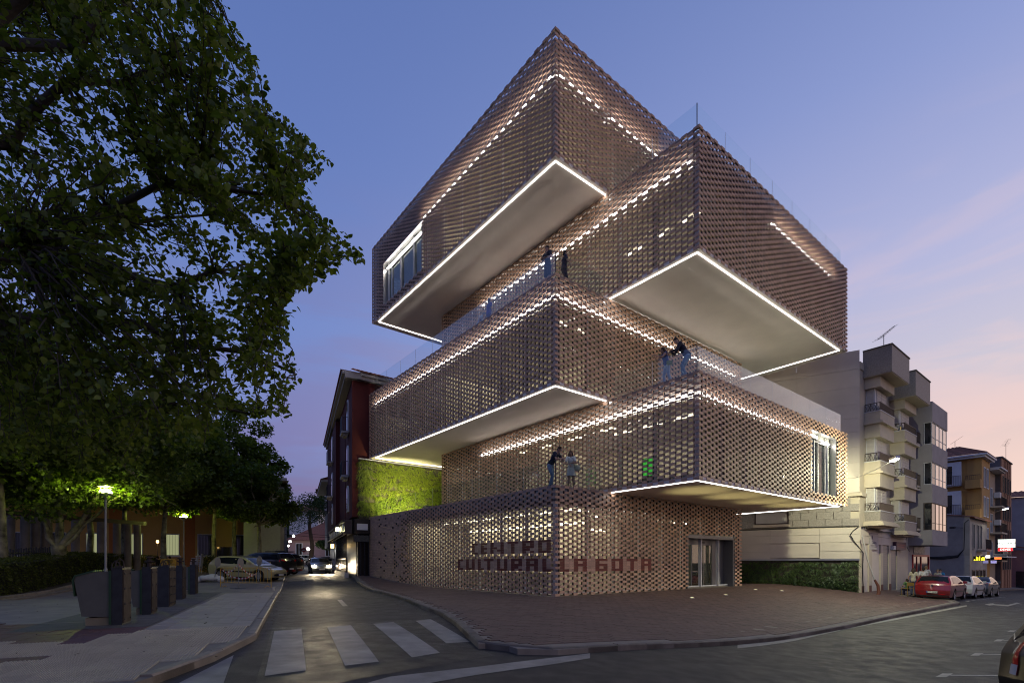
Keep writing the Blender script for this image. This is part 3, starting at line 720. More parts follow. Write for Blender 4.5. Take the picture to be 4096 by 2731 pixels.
# ================================================================== NEIGHBOURING BUILDINGS, RIGHT SIDE
CN = AB(21.7, -4.2); NB = (ER[0] * 1, ER[1] * 1); OUTV = (-EL[0], -EL[1])
def Nf(t, p, z): return (CN[0] + t * ER[0] + p * OUTV[0], CN[1] + t * ER[1] + p * OUTV[1], z)
WD = (-.870, .492)
def Wf(t, p, z):   # oblique side wall of the corner building: t from its street corner, p outwards (towards the plaza)
    return (CN[0] + t * WD[0] - p * WD[1], CN[1] + t * WD[1] + p * WD[0], z)
def tU(u, p=0):    # distance along the street facade of the photo column u
    r = (u - 2048) / 2010.2; x, y = Nf(0, p, 0)[:2]
    return (r * y - x) / (ER[0] - r * ER[1])
def zV(v, t, p=0): return 1.42 + (2247.3 - v) / 2010.2 * Nf(t, p, 0)[1]
M_cream = mat('cream render', (.53, .46, .345), .8, var=.06, vscale=1.2, bump=.15, bscale=30, dirt=.22)
M_creamp = mat('cream panel', (.60, .53, .44), .75, var=.04, vscale=.8, dirt=.10)
M_stone = mat('granite cladding', (.27, .24, .205), .65, var=.22, vscale=14, bump=.2, bscale=60, island=.12)
M_joint = mat('dark joint', (.12, .11, .09), .9)
M_shut = mat('roller shutter', (.50, .46, .41), .6, var=.05)
M_shutg = mat('grey steel shutter', (.22, .22, .22), .45, .4)
M_brown = mat('brown painted iron', (.055, .035, .03), .5, .3)
M_dark = mat('dark window glass', (.02, .022, .026), .06, spec=.8)
M_greyw = mat('grey render', (.35, .32, .31), .85, var=.08, vscale=1, dirt=.2)
M_whitep = mat('white paint', (.62, .61, .60), .7, dirt=.12)
M_ochre = mat('ochre render', (.42, .24, .075), .85, var=.06, vscale=1)
M_tileroof = mat('roof tiles', (.22, .085, .05), .8, var=.2, vscale=5, island=.2)
M_brick = mat('brick facade', (.30, .15, .085), .85, var=.12, vscale=6, bump=.3, bscale=40)
M_bwall = mat('blind dark wall', (.12, .10, .10), .9, var=.1)
M_oldw = mat('old plaster', (.36, .33, .29), .9, var=.12, vscale=.9, bump=.2, bscale=20, dirt=.3)
M_cable = mat('black cable', (.012, .012, .013), .6)
M_redp = mat('red lacquer', (.30, .015, .02), .45)
def text(body, size, m, fm, t, p, z, parent, name='lettering', ext=.004, align='CENTER'):
    """flat letters standing on a wall: fm gives wall coordinates"""
    c = bpy.data.curves.new(name, 'FONT'); c.body = body; c.size = size; c.extrude = ext; c.align_x = align; c.align_y = 'CENTER'; c.resolution_u = 2
    o = bpy.data.objects.new(name, c); me = bpy.data.meshes.new_from_object(o); bpy.data.objects.remove(o); me.materials.clear(); me.materials.append(m)
    o = bpy.data.objects.new(name, me); COL.objects.link(o)
    q = Vector(fm(t, p, z)); ex = (Vector(fm(t + 1, p, z)) - q).normalized(); ez = Vector((0, 0, 1)); ey = ez.cross(ex)
    if ex.cross(ez).dot(Vector(fm(t, p + 1, z)) - q) < 0: ex = -ex
    o.matrix_world = Matrix(((ex.x, 0, ex.cross(ez).x, q.x), (ex.y, 0, ex.cross(ez).y, q.y), (0, 1, 0, q.z), (0, 0, 0, 1)))
    if parent is not None: o.parent = parent; o.matrix_parent_inverse = parent.matrix_world.inverted() if parent.type != 'EMPTY' else Matrix.Identity(4)
    return o
def bld(name, label, cat='building', group=None):
    return empty(name, label, cat, group)
def window(fm, par, t0, t1, z0, z1, p=0, fr=M_whitep, pane=M_dark, fw=.07, bars=1, out=.05, horiz=()):
    f = MB(fm); f.box(t0 - fw, t1 + fw, p - .02, p + out, z0 - fw, z0); f.box(t0 - fw, t1 + fw, p - .02, p + out, z1, z1 + fw); f.box(t0 - fw, t0, p - .02, p + out, z0, z1); f.box(t1, t1 + fw, p - .02, p + out, z0, z1)
    for i in range(bars):
        x = t0 + (t1 - t0) * (i + 1) / (bars + 1); f.box(x - .025, x + .025, p - .01, p + out * .7, z0, z1)
    w = f.build('window', fr, par); MB(fm).box(t0, t1, p - .012, p + out * .25, z0, z1).build('pane', pane, w); return w
def shutter(fm, par, t0, t1, z0, z1, p, m=M_shut, pitch=.09, name='shutter'):
    f = MB(fm); n = max(2, int((z1 - z0) / pitch)); h = (z1 - z0) / n
    for i in range(n): f.box(t0, t1, p - .02, p + .012 + .01 * (i % 2), z0 + i * h, z0 + (i + 1) * h - .006)
    return f.build(name, m, par, kind='stuff')
def railing(fm, par, t0, t1, z0, z1, p, m=M_brown, n=None, lattice=False, fmside=None, rad=.016):
    f = MB(fm); n = n or max(3, int(abs(t1 - t0) / .14))
    f.box(min(t0, t1), max(t0, t1), p - .02, p + .02, z1 - .04, z1); f.box(min(t0, t1), max(t0, t1), p - .014, p + .014, z0, z0 + .03)
    for i in range(n + 1):
        x = t0 + (t1 - t0) * i / n; x2 = t0 + (t1 - t0) * min(n, i + 1) / n
        f.tube([(x, p, z0 + .03), ((x2 if i % 2 else x) if lattice else x, p, z1 - .04)], rad, 4)
        if lattice: f.tube([(x2, p, z0 + .03), (x, p, z1 - .04)], rad * .8, 4)
    return f.build('railing', m, par, kind='stuff')

# ---- A: corner apartment building with bay windows
A = bld('apartment_building', 'cream corner apartment building with stacked bay windows, beside the tiled centre')
ZA = -1.0
MB().add([Nf(0, 0, ZA), Nf(10.2, 0, ZA), Nf(10.2, -12, ZA), Wf(17, 0, ZA), Nf(0, 0, 13.7), Nf(10.2, 0, 13.7), Nf(10.2, -12, 13.7), Wf(17, 0, 13.7)],
         [(0, 1, 5, 4), (1, 2, 6, 5), (2, 3, 7, 6), (3, 0, 4, 7), (4, 5, 6, 7)]).build('wall', M_cream, A)
# cream panels on the side wall, with open joints between
zs = [5.72, 6.6, 7.55, 8.5, 9.44, 10.3, 11.15, 12.2, 13.3, 14.45]
for i in range(len(zs) - 1):
    for j, (a, b) in enumerate(((0.0, 3.4), (3.4, 6.8), (6.8, 10.2), (10.2, 16.5))):
        MB(Wf).box(a + .008, b - .008, .004, .10, zs[i] + .006, zs[i + 1] - .006).build('wall_panel', M_creamp, A)
for i in range(4):
    for j in range(11):
        MB(Wf).box(.02 + j * .9 + .45 * (i % 2), .9 + j * .9 + .45 * (i % 2) - .008, .003, .085, 3.68 + i * .45, 3.68 + (i + 1) * .45 - .008).build('stone_slab', M_stone, A)
MB(Wf).box(-.12, 16, .10, .22, 5.48, 5.56).box(-.10, 16, .0, .17, 5.56, 5.70).build('cornice', M_cream, A)
MB(Nf).box(-.10, .8, .0, .14, 5.48, 5.70).build('cornice', M_cream, A)
for i, (z0, z1) in enumerate(((1.62, 2.1), (2.1, 2.65), (2.65, 3.15), (3.15, 3.55))):
    for (a, b) in ((0, 2.1), (2.1, 4.9), (4.9, 8), (8, 16)):
        if i < 2 and a == 2.1: continue
        MB(Wf).box(a + .006, b - .006, .004, .14, z0 + .008, z1 - .008).build('wall_panel', M_creamp, A)
MB(Wf).box(2.1, 4.9, .004, .09, 1.7, 2.62).build('blank_sign_panel', M_creamp, A)
MB(Wf).box(0, 16, .0, .20, 1.54, 1.61).build('sill_band', M_alu, A)
w = window(Wf, A, 3.9, 5.75, 3.98, 4.85, .09, M_brown, M_shut, .08, 0, .06)
MB(Wf).box(3.75, 5.9, .08, .26, 3.72, 3.90).build('window_sill', M_cream, A)
def bay(tc, dz, back_p=0):
    t0, t1, p = tc, tc + 2.76, .84
    MB(Nf).box(t0 - .28, t0 + 3.32, 0, 1.49, 12.88 + dz, 14.48 + dz).build('roof_box', M_stone, A)
    MB(Nf).box(t0 - .24, t0 + 3.28, .02, 1.45, 12.84 + dz, 12.879 + dz).build('roof_box_soffit', M_cream, A)
    MB(Nf).box(t0 - .32, t0 + 3.36, .0, 1.53, 14.481 + dz, 14.55 + dz).build('roof_coping', M_joint, A)
    for i in range(4):
        zr = 11.26 + dz - 3.083 * i           # top of the balcony rail
        top = 12.83 + dz if i == 0 else zr + 1.83 - .75 + .0
        blk0 = zr + 1.083
        if i == 0: MB(Nf).box(t0, t1, 0, p, zr + .95, 12.839 + dz).build('lintel', M_cream, A)
        # parapet, ledge, and the block over the window below
        if i == 3: continue
        MB(Nf).box(t0, t1, 0, p, zr - 1.13, zr - .54).build('parapet', M_cream if i < 2 else M_stone, A)
        MB(Nf).box(t0 - .16, t1 + .16, 0, p + .16, zr - 1.30, zr - 1.19).box(t0 - .08, t1 + .08, 0, p + .08, zr - 1.189, zr - 1.131).build('ledge', M_cream, A)
        MB(Nf).box(t0 - .03, t1 + .03, 0, p + .03, zr - .539, zr - .49).build('parapet_cap', M_whitep, A)
        if i < 2: MB(Nf).box(t0 + .02, t1 - .02, 0, p - .02, zr - 2.12, zr - 1.301).build('lintel', M_cream, A)
        else: MB(Nf).box(t0 - .22, t1 + .22, 0, p + .22, zr - 1.42, zr - 1.301).box(t0 + .1, t1 - .1, 0, p - .1, zr - 1.52, zr - 1.421).build('bay_base', M_cream, A)
        # glazed box set back behind the rail, with roller shutters on two sides
        zt = (zr + .95) if i == 0 else (zr + 3.083 - 2.12)
        MB(Nf).box(t0 + .28, t1 - .28, 0, p - .36, zr - .5, zt).build('bay_wall', M_whitep, A)
        shutter(Nf, A, t0 + .55, t0 + 1.38, zr - .48, zt - .03, p - .34); shutter(Nf, A, t0 + 1.43, t1 - .45, zr - .48, zt - .03, p - .34)
        Sf = lambda t, q, z: Nf(t0 + .28 - q, t, z)
        shutter(Sf, A, .06, .42, zr - .48, zt - .03, .015)
        railing(Nf, A, t0 + .02, t1 - .02, zr - .49, zr, p - .02); MB(Nf).box(t0 + .05, t1 - .05, p - .06, p - .045, zr - .44, zr - .05).build('railing_screen', M_brown, A)
        railing(lambda t, q, z: Nf(t0 + .03 - q, t, z), A, .02, p - .04, zr - .49, zr, 0, lattice=True, n=5)
bay(.86, 0); bay(5.88, -.40)
MB(Nf).box(-.02, 10.2, -.4, .06, 13.3, 13.75).build('parapet_wall', M_cream, A)
# small balconies past the second bay
for zr in (10.6, 7.55, 4.45):
    MB(Nf).box(9.3, 10.15, .0, .75, zr - .75, zr - .6).build('balcony_slab', M_cream, A); railing(Nf, A, 9.3, 10.15, zr - .59, zr + .2, .72)
# ground floor shop fronts
for (t0, t1) in ((.0, .28), (1.35, 1.95), (3.6, 4.1), (5.3, 5.75), (7.1, 7.5)):
    MB(Nf).box(t0, t1, .001, .10, ZA, 2.55).build('pilaster', M_cream, A)
for (t0, t1) in ((0.28, 1.35), (1.95, 3.6)): MB(Nf).box(t0, t1, .001, .03, ZA, 2.5).build('blank_door', M_creamp, A)
shutter(Nf, A, 4.1, 5.3, ZA, 2.45, .03, M_shutg, .12, 'roller_door'); shutter(Nf, A, 5.75, 7.1, ZA, 2.45, .03, M_shutg, .12, 'roller_door')
for i, z0 in enumerate((2.56, 3.06)):
    for j in range(5): MB(Nf).box(j * 1.95 + .006, j * 1.95 + 1.94, .001, .08, z0 + .006, z0 + .49).build('wall_panel', M_creamp, A)
for t0 in (.05, 1.4, 3.65, 5.35): MB(Nf).box(t0, t0 + .4, .101, .125, ZA, -.05).build('plinth', mat('brown plinth', (.14, .06, .045), .6), A)
# ---- banner and shop sign on it
b = empty('banner', 'white cloth banner with a drawn figure and the word Galena, hung above shuttered shops', 'banner')
t = tU(3478, .1); t1 = tU(3513, .1); MB(Nf).box(t, t1, .10, .112, zV(2196, t), zV(2128, t)).build('cloth', mat('banner cloth', (.50, .46, .43), .9, var=.06, vscale=3), b)
M_ink = mat('dark blue print', (.04, .03, .10), .8); M_inkg = mat('grey print', (.16, .13, .13), .8)
text('Galena', .30, M_ink, Nf, (t + t1) / 2, .116, zV(2168, t), b, ext=.001)
for a_, v_ in ((.15, 2181), (.3, 2186), (.1, 2133)): MB(Nf).box(t + a_, t1 - a_, .1125, .115, zV(v_, t), zV(v_ - 2, t)).build('small_print', M_inkg, b)
m = MB(Nf); m.tube([(t + .42, .1135, zV(2155, t)), (t + .50, .1135, zV(2149, t)), (t + .44, .1135, zV(2143, t)), (t + .55, .1135, zV(2140, t))], .022, 5); m.build('drawn_figure', M_ink, b)
s = empty('shop_sign', 'small dark purple shop sign with a white side box, above grey roller shutters', 'sign')
t = tU(3586, .3); t1 = tU(3624, .3); MB(Nf).box(t, t1, .1, .30, zV(2198, t), zV(2166, t)).build('sign_box', mat('purple sign', (.07, .025, .05), .5), s)
MB(Nf).box(t - .5, t - .01, .1, .28, zV(2198, t), zV(2183, t)).build('side_box', M_whitep, s)
MB(Nf).box(t + .2, t1 - .2, .301, .304, zV(2178, t), zV(2176, t)).box(t + .2, t1 - .4, .301, .304, zV(2186, t), zV(2184, t)).build('lettering', M_redp, s)
# ---- cables along the facade and the leaning pole with its brown foot
c = MB(Nf)
for k in range(3):
    c.tube([(-.05 + .02 * k, .12, 3.56 + .03 * k)] + [(i * 1.0, .16 + .03 * k, 3.55 - .03 * math.sin(i * 2 + k) - .045 * k - .02 * i) for i in range(1, 10)] + [(9.4, .12, 3.0), (9.5, .1, 2.5), (10.1, .1, 2.2)], .018, 5)
c.tube([Wf(6, .15, 3.63), Wf(3, .17, 3.62), Wf(.2, .16, 3.60)], .02, 5) if False else None
tag(c.build('facade_cable', M_cable), 'bundle of black cables running along the cream facade over the shops', 'cable')
tag(MB(Wf).tube([(10, .17, 3.60), (6, .17, 3.59), (3, .17, 3.62), (.1, .18, 3.60)], .03, 5).build('facade_cable', M_cable), 'black cable along the side wall above the white panels', 'cable')
e = empty('service_pole', 'leaning pale conduit pole with thick rusty brown foot at the building corner', 'pole')
q = Nf(.1, .5, 0); gzq = terr(q[0], q[1])
MB().tube([Nf(-.28, .22, 3.05), Nf(-.05, .42, 1.6), Nf(.22, .72, .35)], .035, 8).build('pipe', mat('pale pipe', (.42, .40, .37), .5), e)
MB().tube([Nf(.22, .72, .36), Nf(.34, .86, 0.0), Nf(.36, .9, -.45), Nf(.2, .8, -.75), Nf(.0, .62, -.86)], [.06, .085, .10, .11, .12], 10).build('foot', mat('rusty foot', (.13, .045, .025), .6), e, smooth=True)
c = MB(); c.tube([Wf(.05, .16, 3.6), Wf(.35, .22, 3.35), Wf(.5, .22, 3.1), Wf(.3, .2, 2.7), Nf(-.02, .2, 2.0), Nf(.0, .16, .8), Nf(.05, .2, -.7)], .028, 6)
tag(c.build('corner_cable', M_cable), 'thick black cable looping down the building corner behind the leaning pole', 'cable')
# ---- aerial on the roof
def yagi(name, label, base, h, boom, az, n=9, mast=None):
    e = empty(name, label, 'aerial', None, base); MB().tube([(0, 0, 0), (0, 0, h)], .02, 5).build('mast', M_post, e)
    m = MB(); d = Vector((math.sin(az), math.cos(az), .75)).normalized(); s = Vector((d.y, -d.x, 0)).normalized(); p0 = Vector((0, 0, h)) - d * boom * .35
    m.tube([p0, p0 + d * boom], .015, 4)
    for i in range(n):
        q = p0 + d * boom * i / (n - 1); L_ = .36 - .02 * i; m.tube([q - s * L_, q + s * L_], .008, 3)
    m.build('elements', M_post, e); return e
yagi('roof_aerial', 'tilted comb aerial on the roof box of the cream apartment building', Nf(.9, 1.0, 14.55), .75, 1.7, R(75))

MB(Nf).box(6.3, 6.75, .48, .50, 9.9, 10.7).build('lit_pane', emitter('lit balcony window', (1, .72, .25), .5), A)
for t_, z_ in ((1.2, 7.25), (6.1, 6.9)): MB(Nf).box(t_, t_ + .7, .50, .75, z_ + .0, z_ + .5).build('air_conditioner', M_whitep, A)
# ---- B: grey building with glazed-in balconies
B = bld('grey_building', 'grey rendered building with dark glazed balconies stacked over a red shop door')
MB(Nf).box(10.21, 16.2, -10, .0, -1.2, 12.9).box(10.21, 14.6, .0, .88, 2.66, 13.0).build('wall', M_greyw, B)
MB(Nf).box(10.15, 16.3, -10, .9, 13.0, 13.12).build('roof_coping', M_joint, B)
for i, (zb, zt_) in enumerate(((2.66, 3.75), (5.72, 7.05), (8.65, 9.95), (11.55, 13.0))):
    MB(Nf).box(10.21, 14.65, .881, 1.40, zb, zt_).build('balcony_front', M_greyw, B)
M_refl = mat('reflecting balcony glass', (.55, .52, .52), .06, spec=1.0, metal=1)
for (z0, z1) in ((3.75, 5.72), (7.05, 8.65), (9.95, 11.55)):
    f = MB(Nf); f.box(10.25, 14.6, .881, 1.36, z1 - .05, z1 - .001); f.box(10.25, 14.6, .881, 1.36, z0 + .001, z0 + .04)
    for k in range(5): f.box(10.25 + k * 1.08, 10.29 + k * 1.08, 1.30, 1.36, z0 + .04, z1 - .05)
    f.box(10.29, 14.57, 1.335, 1.352, z0 + .5, z0 + .53)
    for k in (0, 1): f.box(10.25, 10.29, .9 + k * .4, .95 + k * .4, z0 + .04, z1 - .05)
    f.build('glazing_frame', M_brown if z0 < 4 else M_whitep, B)
    for k in range(4): MB(Nf).box(10.295 + k * 1.08, 10.285 + k * 1.08 + 1.04, 1.315, 1.335, z0 + .04, z1 - .05).build('pane', M_refl if k > 0 else M_dark, B)
    MB(Nf).box(10.262, 10.275, .95, 1.29, z0 + .04, z1 - .05).build('side_pane', M_dark, B)
f = MB(Nf); ta, tb = tU(3648), tU(3713); f.box(ta, ta + .12, .001, .08, -1.2, 1.85); f.box(tb - .12, tb, .001, .08, -1.2, 1.85); f.box(ta, tb, .001, .08, 1.851, 2.0); f.box((ta + tb) / 2 - .06, (ta + tb) / 2 + .06, .001, .07, -1.2, 1.85); f.box((ta * 3 + tb) / 4 - .04, (ta * 3 + tb) / 4 + .04, .001, .06, -1.2, 1.85); f.build('shop_door_frame', M_redp, B)
MB(Nf).box(ta + .13, tb - .13, .0012, .02, -1.2, 1.84).build('shop_door_pane', M_dark, B)
MB(Nf).box(tU(3654), tU(3696), .001, .04, 2.1, 2.62).build('poster', mat('shop poster', (.20, .19, .18), .5, var=.8, vscale=5), B)

# ---- C: old low house with a tiled eave
Cc = bld('old_house', 'low old plastered house with bare side wall, dark eave and narrow tall windows')
def prism_house(par, t0, t1, p0, p1, zb, zf, zr, m, roofm, eave=.35):
    MB(Nf).add([(t0, p0, zb), (t1, p0, zb), (t1, p1, zb), (t0, p1, zb), (t0, p0, zr), (t1, p0, zr), (t1, p1, zf), (t0, p1, zf)],
               [(0, 1, 5, 4), (1, 2, 6, 5), (2, 3, 7, 6), (3, 0, 4, 7), (4, 5, 6, 7), (0, 3, 2, 1)]).build('wall', m, par)
    r = MB(Nf); n = max(4, int((t1 - t0 + .3) / .26)); w = (t1 - t0 + .3) / n
    for i in range(n):
        a = t0 - .15 + i * w; r.add([(a, p0, zr + .10), (a + w, p0, zr + .02), (a + w, p1 + eave, zf - .12), (a, p1 + eave, zf - .04), (a + w / 2, p0, zr + .17), (a + w / 2, p1 + eave, zf + .03), (a, p1 + eave, zf - .14), (a + w, p1 + eave, zf - .16)],
                                    [(0, 4, 5, 3), (4, 1, 2, 5), (3, 5, 6), (5, 2, 7, 6)])
    return r.build('roof_tiles', roofm, par, kind='stuff')
prism_house(Cc, 25, 33, -8, 1.0, -2.2, 5.55, 6.9, M_oldw, M_tileroof)
MB(Nf).box(24.97, 24.999, -8, .98, -2.2, 2.0).build('lower_render', mat('repaired render', (.40, .375, .34), .9, var=.1, vscale=1, dirt=.25), Cc)
for i, t in enumerate((26.3, 28.2, 29.6)): window(Nf, Cc, t, t + .65, 2.7, 4.9, 1.0, M_oldw, M_dark, .1, 1)
for i, t in enumerate((26.0, 27.7, 29.4, 31)): window(Nf, Cc, t, t + .9, -2, .6, 1.0, M_brown, M_dark, .1, 1)
MB(Nf).box(27.9, 30.6, 1.0, 1.7, 2.45, 2.58).build('balcony_slab', M_oldw, Cc); railing(Nf, Cc, 27.9, 30.6, 2.6, 3.6, 1.66)
c = MB(Nf)
for k in range(4):
    c.tube([(24.9, -3.6, 2.15 - .06 * k), (24.88, -2, 1.9 - .05 * k), (24.88, -.8, 1.95 - .08 * k), (24.88, .2, 2.05 - .06 * k), (24.88, .62, 2.6), (24.88, .66, 4.2), (24.88, .68, 5.0), (24.9, .95, 5.3)], .03, 5)
tag(c.build('wall_cables', M_cable), 'thick bundle of black cables on the bare side wall of the low house', 'cable')
e = empty('wall_floodlight', 'unlit grey lamp head on a short arm against the bare wall of low house', 'lamp'); MB().tube([Nf(24.9, .55, 4.55), Nf(24.5, .1, 4.6)], .02, 5).build('arm', M_post, e); MB(Nf).box(24.1, 24.6, -.25, .1, 4.5, 4.66).build('head', M_post, e)

# ---- D: yellow building, beige balconied part, brick building, far white building
D = bld('yellow_building', 'ochre yellow building with white window bay, corner balconies and tiled hip roof')
MB(Nf).box(33.01, 37.3, -12, .6, -2.2, 12.0).build('wall', M_ochre, D)
MB(Nf).box(32.93, 33.005, -.5, .62, 1, 12.0).build('corner_strip', M_ochre, D)
for z0 in (2.9, 5.9, 8.9):
    MB(Nf).box(32.2, 33.0, -.55, .62, z0, z0 + .9).build('corner_balcony', M_ochre, D); railing(lambda t, q, z: Nf(32.22 - q, t, z), D, -.5, .6, z0 + .9, z0 + 1.35, 0)
    MB(Nf).box(32.99, 33.004, -.4, .45, z0 + .92, z0 + 2.3).build('balcony_door', M_dark, D)
Sd = lambda t, q, z: Nf(33.0 - q, t, z)
for z0 in (6.4, 9.4):
    MB(Sd).box(-4.2, -.9, .0, .45, z0 - .1, z0 + 2.4).build('white_bay', M_whitep, D)
    window(Sd, D, -3.6, -1.6, z0 + .1, z0 + 2.0, .45, M_whitep, M_dark, .1, 3); railing(Sd, D, -4.2, -.9, z0 - .1, z0 + .95, .62)
shutter(Sd, D, -3.9, -1.2, 3.2, 5.4, .03, M_whitep, .14)
for z0 in (3.0, 6.2, 9.2):
    for t in (34.1, 35.6): window(Nf, D, t, t + .75, z0, z0 + 1.9, .6, M_whitep, M_dark, .12, 1)
MB(Nf).box(32.4, 37.6, -12.5, .95, 12.001, 12.2).box(32.2, 37.7, -12.6, 1.1, 12.2, 12.36).build('eave', M_whitep, D)
def hip(par, t0, t1, p0, p1, z0, h, inset):
    r = MB(Nf); n = 26
    tm0, tm1, pm0, pm1 = t0 + inset, t1 - inset, p0 + inset, p1 - inset
    for (a, b, c, d) in (((t0, p1), (t1, p1), (tm1, pm1), (tm0, pm1)), ((t0, p0), (t0, p1), (tm0, pm1), (tm0, pm0))):
        for i in range(n):
            f, g = i / n, (i + 1) / n; L2 = lambda u, v, k: tuple(u[j] + (v[j] - u[j]) * k for j in (0, 1))
            A0, A1, B0, B1 = L2(a, b, f), L2(a, b, g), L2(d, c, f), L2(d, c, g); Am, Bm = L2(a, b, (f + g) / 2), L2(d, c, (f + g) / 2)
            r.add([(*A0, z0), (*A1, z0), (*B1, z0 + h), (*B0, z0 + h), (*Am, z0 + .11), (*Bm, z0 + h + .11)], [(0, 4, 5, 3), (4, 1, 2, 5), (0, 1, 4)])
    return r.build('roof_tiles', M_tileroof, par, kind='stuff')
hip(D, 32.2, 37.7, -12.6, 1.1, 12.37, 1.3, 2.6)
E_ = bld('beige_building', 'narrow beige building with dark railed balconies between yellow and brick buildings')
MB(Nf).box(37.31, 41.2, -10, .5, -2.4, 11.2).build('wall', mat('beige render', (.36, .28, .20), .85, var=.06), E_)
MB(Nf).box(37.32, 41.2, .5, 1.3, 11.21, 11.35).box(37.32, 41.2, .5, 1.5, 11.351, 11.5).build('eave', M_whitep, E_)
for z0 in (1.6, 4.6, 7.4):
    MB(Nf).box(37.6, 40.9, .5, 1.5, z0 - .15, z0).build('balcony_slab', M_cream, E_); railing(Nf, E_, 37.6, 40.9, z0, z0 + 1.0, 1.45); window(Nf, E_, 38.2, 39.3, z0 + .1, z0 + 2.0, .5, M_whitep, M_dark, .08, 1)
for z0 in (3.3, 6.3):
    MB(Nf).box(40.2, 41.1, .52, 1.0, z0 + 2.2, z0 + 2.8).build('air_conditioner', M_whitep, E_)
F_ = bld('brick_building', 'tall orange brick building with rows of narrow dark windows at the street end')
MB(Nf).box(41.25, 47.8, -10, 1.0, -2.6, 13.0).build('wall', M_brick, F_); MB(Nf).box(41.2, 41.249, -10, .9, -2.6, 13.0).build('party_wall', M_bwall, F_)
MB(Nf).box(41.15, 47.9, -10, 1.1, 13.001, 13.15).build('roof_coping', M_joint, F_)
for z0 in (.6, 3.4, 6.2, 9.3):
    for t in (41.9, 43.0, 44.1, 45.2, 46.3): window(Nf, F_, t, t + .6, z0, z0 + 1.7, 1.0, M_joint, M_refl if z0 > 9 else M_dark, .06, 0)
for t in (42.75, 43.85, 44.95, 46.05): MB(Nf).box(t - .06, t + .04, 1.001, 1.06, -2.6, 13.0).build('brick_pier', M_brick, F_)
G_ = bld('far_white_building', 'pale blue grey building with red tiled roof edge far along the street')
MB(Nf).box(60, 75, -14, 4.5, -3.5, 10.2).build('wall', M_greyw, G_); hip(G_, 59.6, 75, -14, 4.9, 10.2, .9, 2); MB(Nf).tube([(59.8, -1.2, 4.0), (59.8, -1.2, 7.5)], .16, 6).build('flue', M_bwall, G_)
H_ = bld('pink_low_building', 'low dull pink shop building under a shallow roof beyond the parked cars')
MB(Nf).box(52, 59, -8, 2.5, -3.3, 2.9).build('wall', mat('pink render', (.33, .16, .14), .85, var=.08), H_); MB(Nf).add([(51.6, 3, 2.85), (59.4, 3, 2.85), (59.4, -8, 5.0), (51.6, -8, 5.0), (51.6, 3, 3.0), (59.4, 3, 3.0), (59.4, -8, 5.2), (51.6, -8, 5.2)], [(0, 1, 5, 4), (1, 2, 6, 5), (3, 0, 4, 7), (4, 5, 6, 7), (0, 3, 2, 1)]).build('roof', M_tileroof, H_)
MB(Nf).box(51.97, 52.0, .9, 2.2, -3.2, .3).build('shop_door', M_dark, H_)
# ---- television mast and far aerial
e = empty('television_mast', 'tall thin lattice aerial mast rising behind the grey building roof', 'mast', None, Nf(22, -6, 0)); b = (0, 0, 0)
m = MB(); h0, h1 = 6.0, 15.2
for k in range(3): m.tube([(.16 * math.cos(k * 2.1), .16 * math.sin(k * 2.1), h0), (.1 * math.cos(k * 2.1), .1 * math.sin(k * 2.1), h1)], .022, 4)
for i in range(14): z = h0 + i * .66; m.tube([(.15, 0, z), (-.08, .13, z + .33), (-.08, -.13, z + .66)], .014, 3)
m.build('lattice', M_post, e); m = MB(); m.tube([(-.5, 0, 15.0), (.5, 0, 15.0)], .03, 4); m.tube([(0, 0, 15), (0, 0, 16)], .03, 4); m.tube([(-.9, 0, 14.3), (0, 0, 14.0)], .02, 4)
for k in range(5): m.tube([(-.4 + .2 * k, -.3, 15.0), (-.4 + .2 * k, .3, 15.0)], .014, 3)
m.build('aerials', M_post, e)
MB(Nf).box(20, 24, -9, -4, -2, 6.0).build('backyard_block', M_greyw, label='plain grey yard block behind the low house carrying the mast', cat='building') if False else None
tag(MB(Nf).box(17, 24.9, -12, -4.5, -2, 6.02).build('yard_building', M_greyw), 'plain grey yard building under the aerial mast between grey and old houses', 'building')
yagi('roof_aerial', 'small aerial on the roof of the yellow building', Nf(36, -2, 13.4), 1.2, 1.2, R(120), 6)
yagi('roof_aerial', 'thin aerial mast on the roof edge of the orange brick building', Nf(47.2, .6, 13.1), 2.4, 1.6, R(60), 6)
# ---- lit signs along the far shops
def lit(name, col, s): return emitter(name, col, s)
def sign(name, label, t, p, z, w, h, face_m, th=.16, txt=()):
    """sign board standing out from the facade, facing down the street"""
    e = empty(name, label, 'sign'); fm = lambda a, q, zz: Nf(t - q, p + a, z + zz)
    MB(fm).box(0, w, -th, 0, 0, h).build('sign_case', M_alu, e); MB(fm).box(.02, w - .02, .001, .012, .02, h - .02).build('sign_face', face_m, e)
    for s, sz, m, zz in txt: text(s, sz, m, fm, w / 2, .016, zz, e)
    return e
M_black = mat('black print', (.01, .01, .01), .6); M_orp = mat('orange brown print', (.20, .06, .01), .6)
def tz(u, v, p):
    t = tU(u, p); return t, zV(v, t, p)
def sg(name, label, u0, u1, v0, v1, t, face_m, th=.14, txt=(), case=True):
    """board spanning photo columns u0-u1 and rows v0-v1, standing out from the street front at distance t"""
    r = lambda u: (u - 2048) / 2010.2
    x, y = Nf(t, 0, 0)[:2]; P = lambda u: (r(u) * y - x) / (OUTV[0] - r(u) * OUTV[1])
    p0, p1 = P(u0), P(u1); Y = Nf(t, (p0 + p1) / 2, 0)[1]; zz = lambda v: 1.42 + (2247.3 - v) / 2010.2 * Y
    return sign(name, label, t, p0, zz(v1), p1 - p0, zz(v0) - zz(v1), face_m, th, txt)
sg('lit_sign', 'large white lit sign reading INMOBILIARIA INDURAN over the far shops', 3991, 4062, 2155, 2189, 31.5, lit('white sign light', (.9, 1, .92), 1.6), .2, [('INMOBILIARIA', .165, M_black, .66), ('INDURAN', .27, M_orp, .40)])
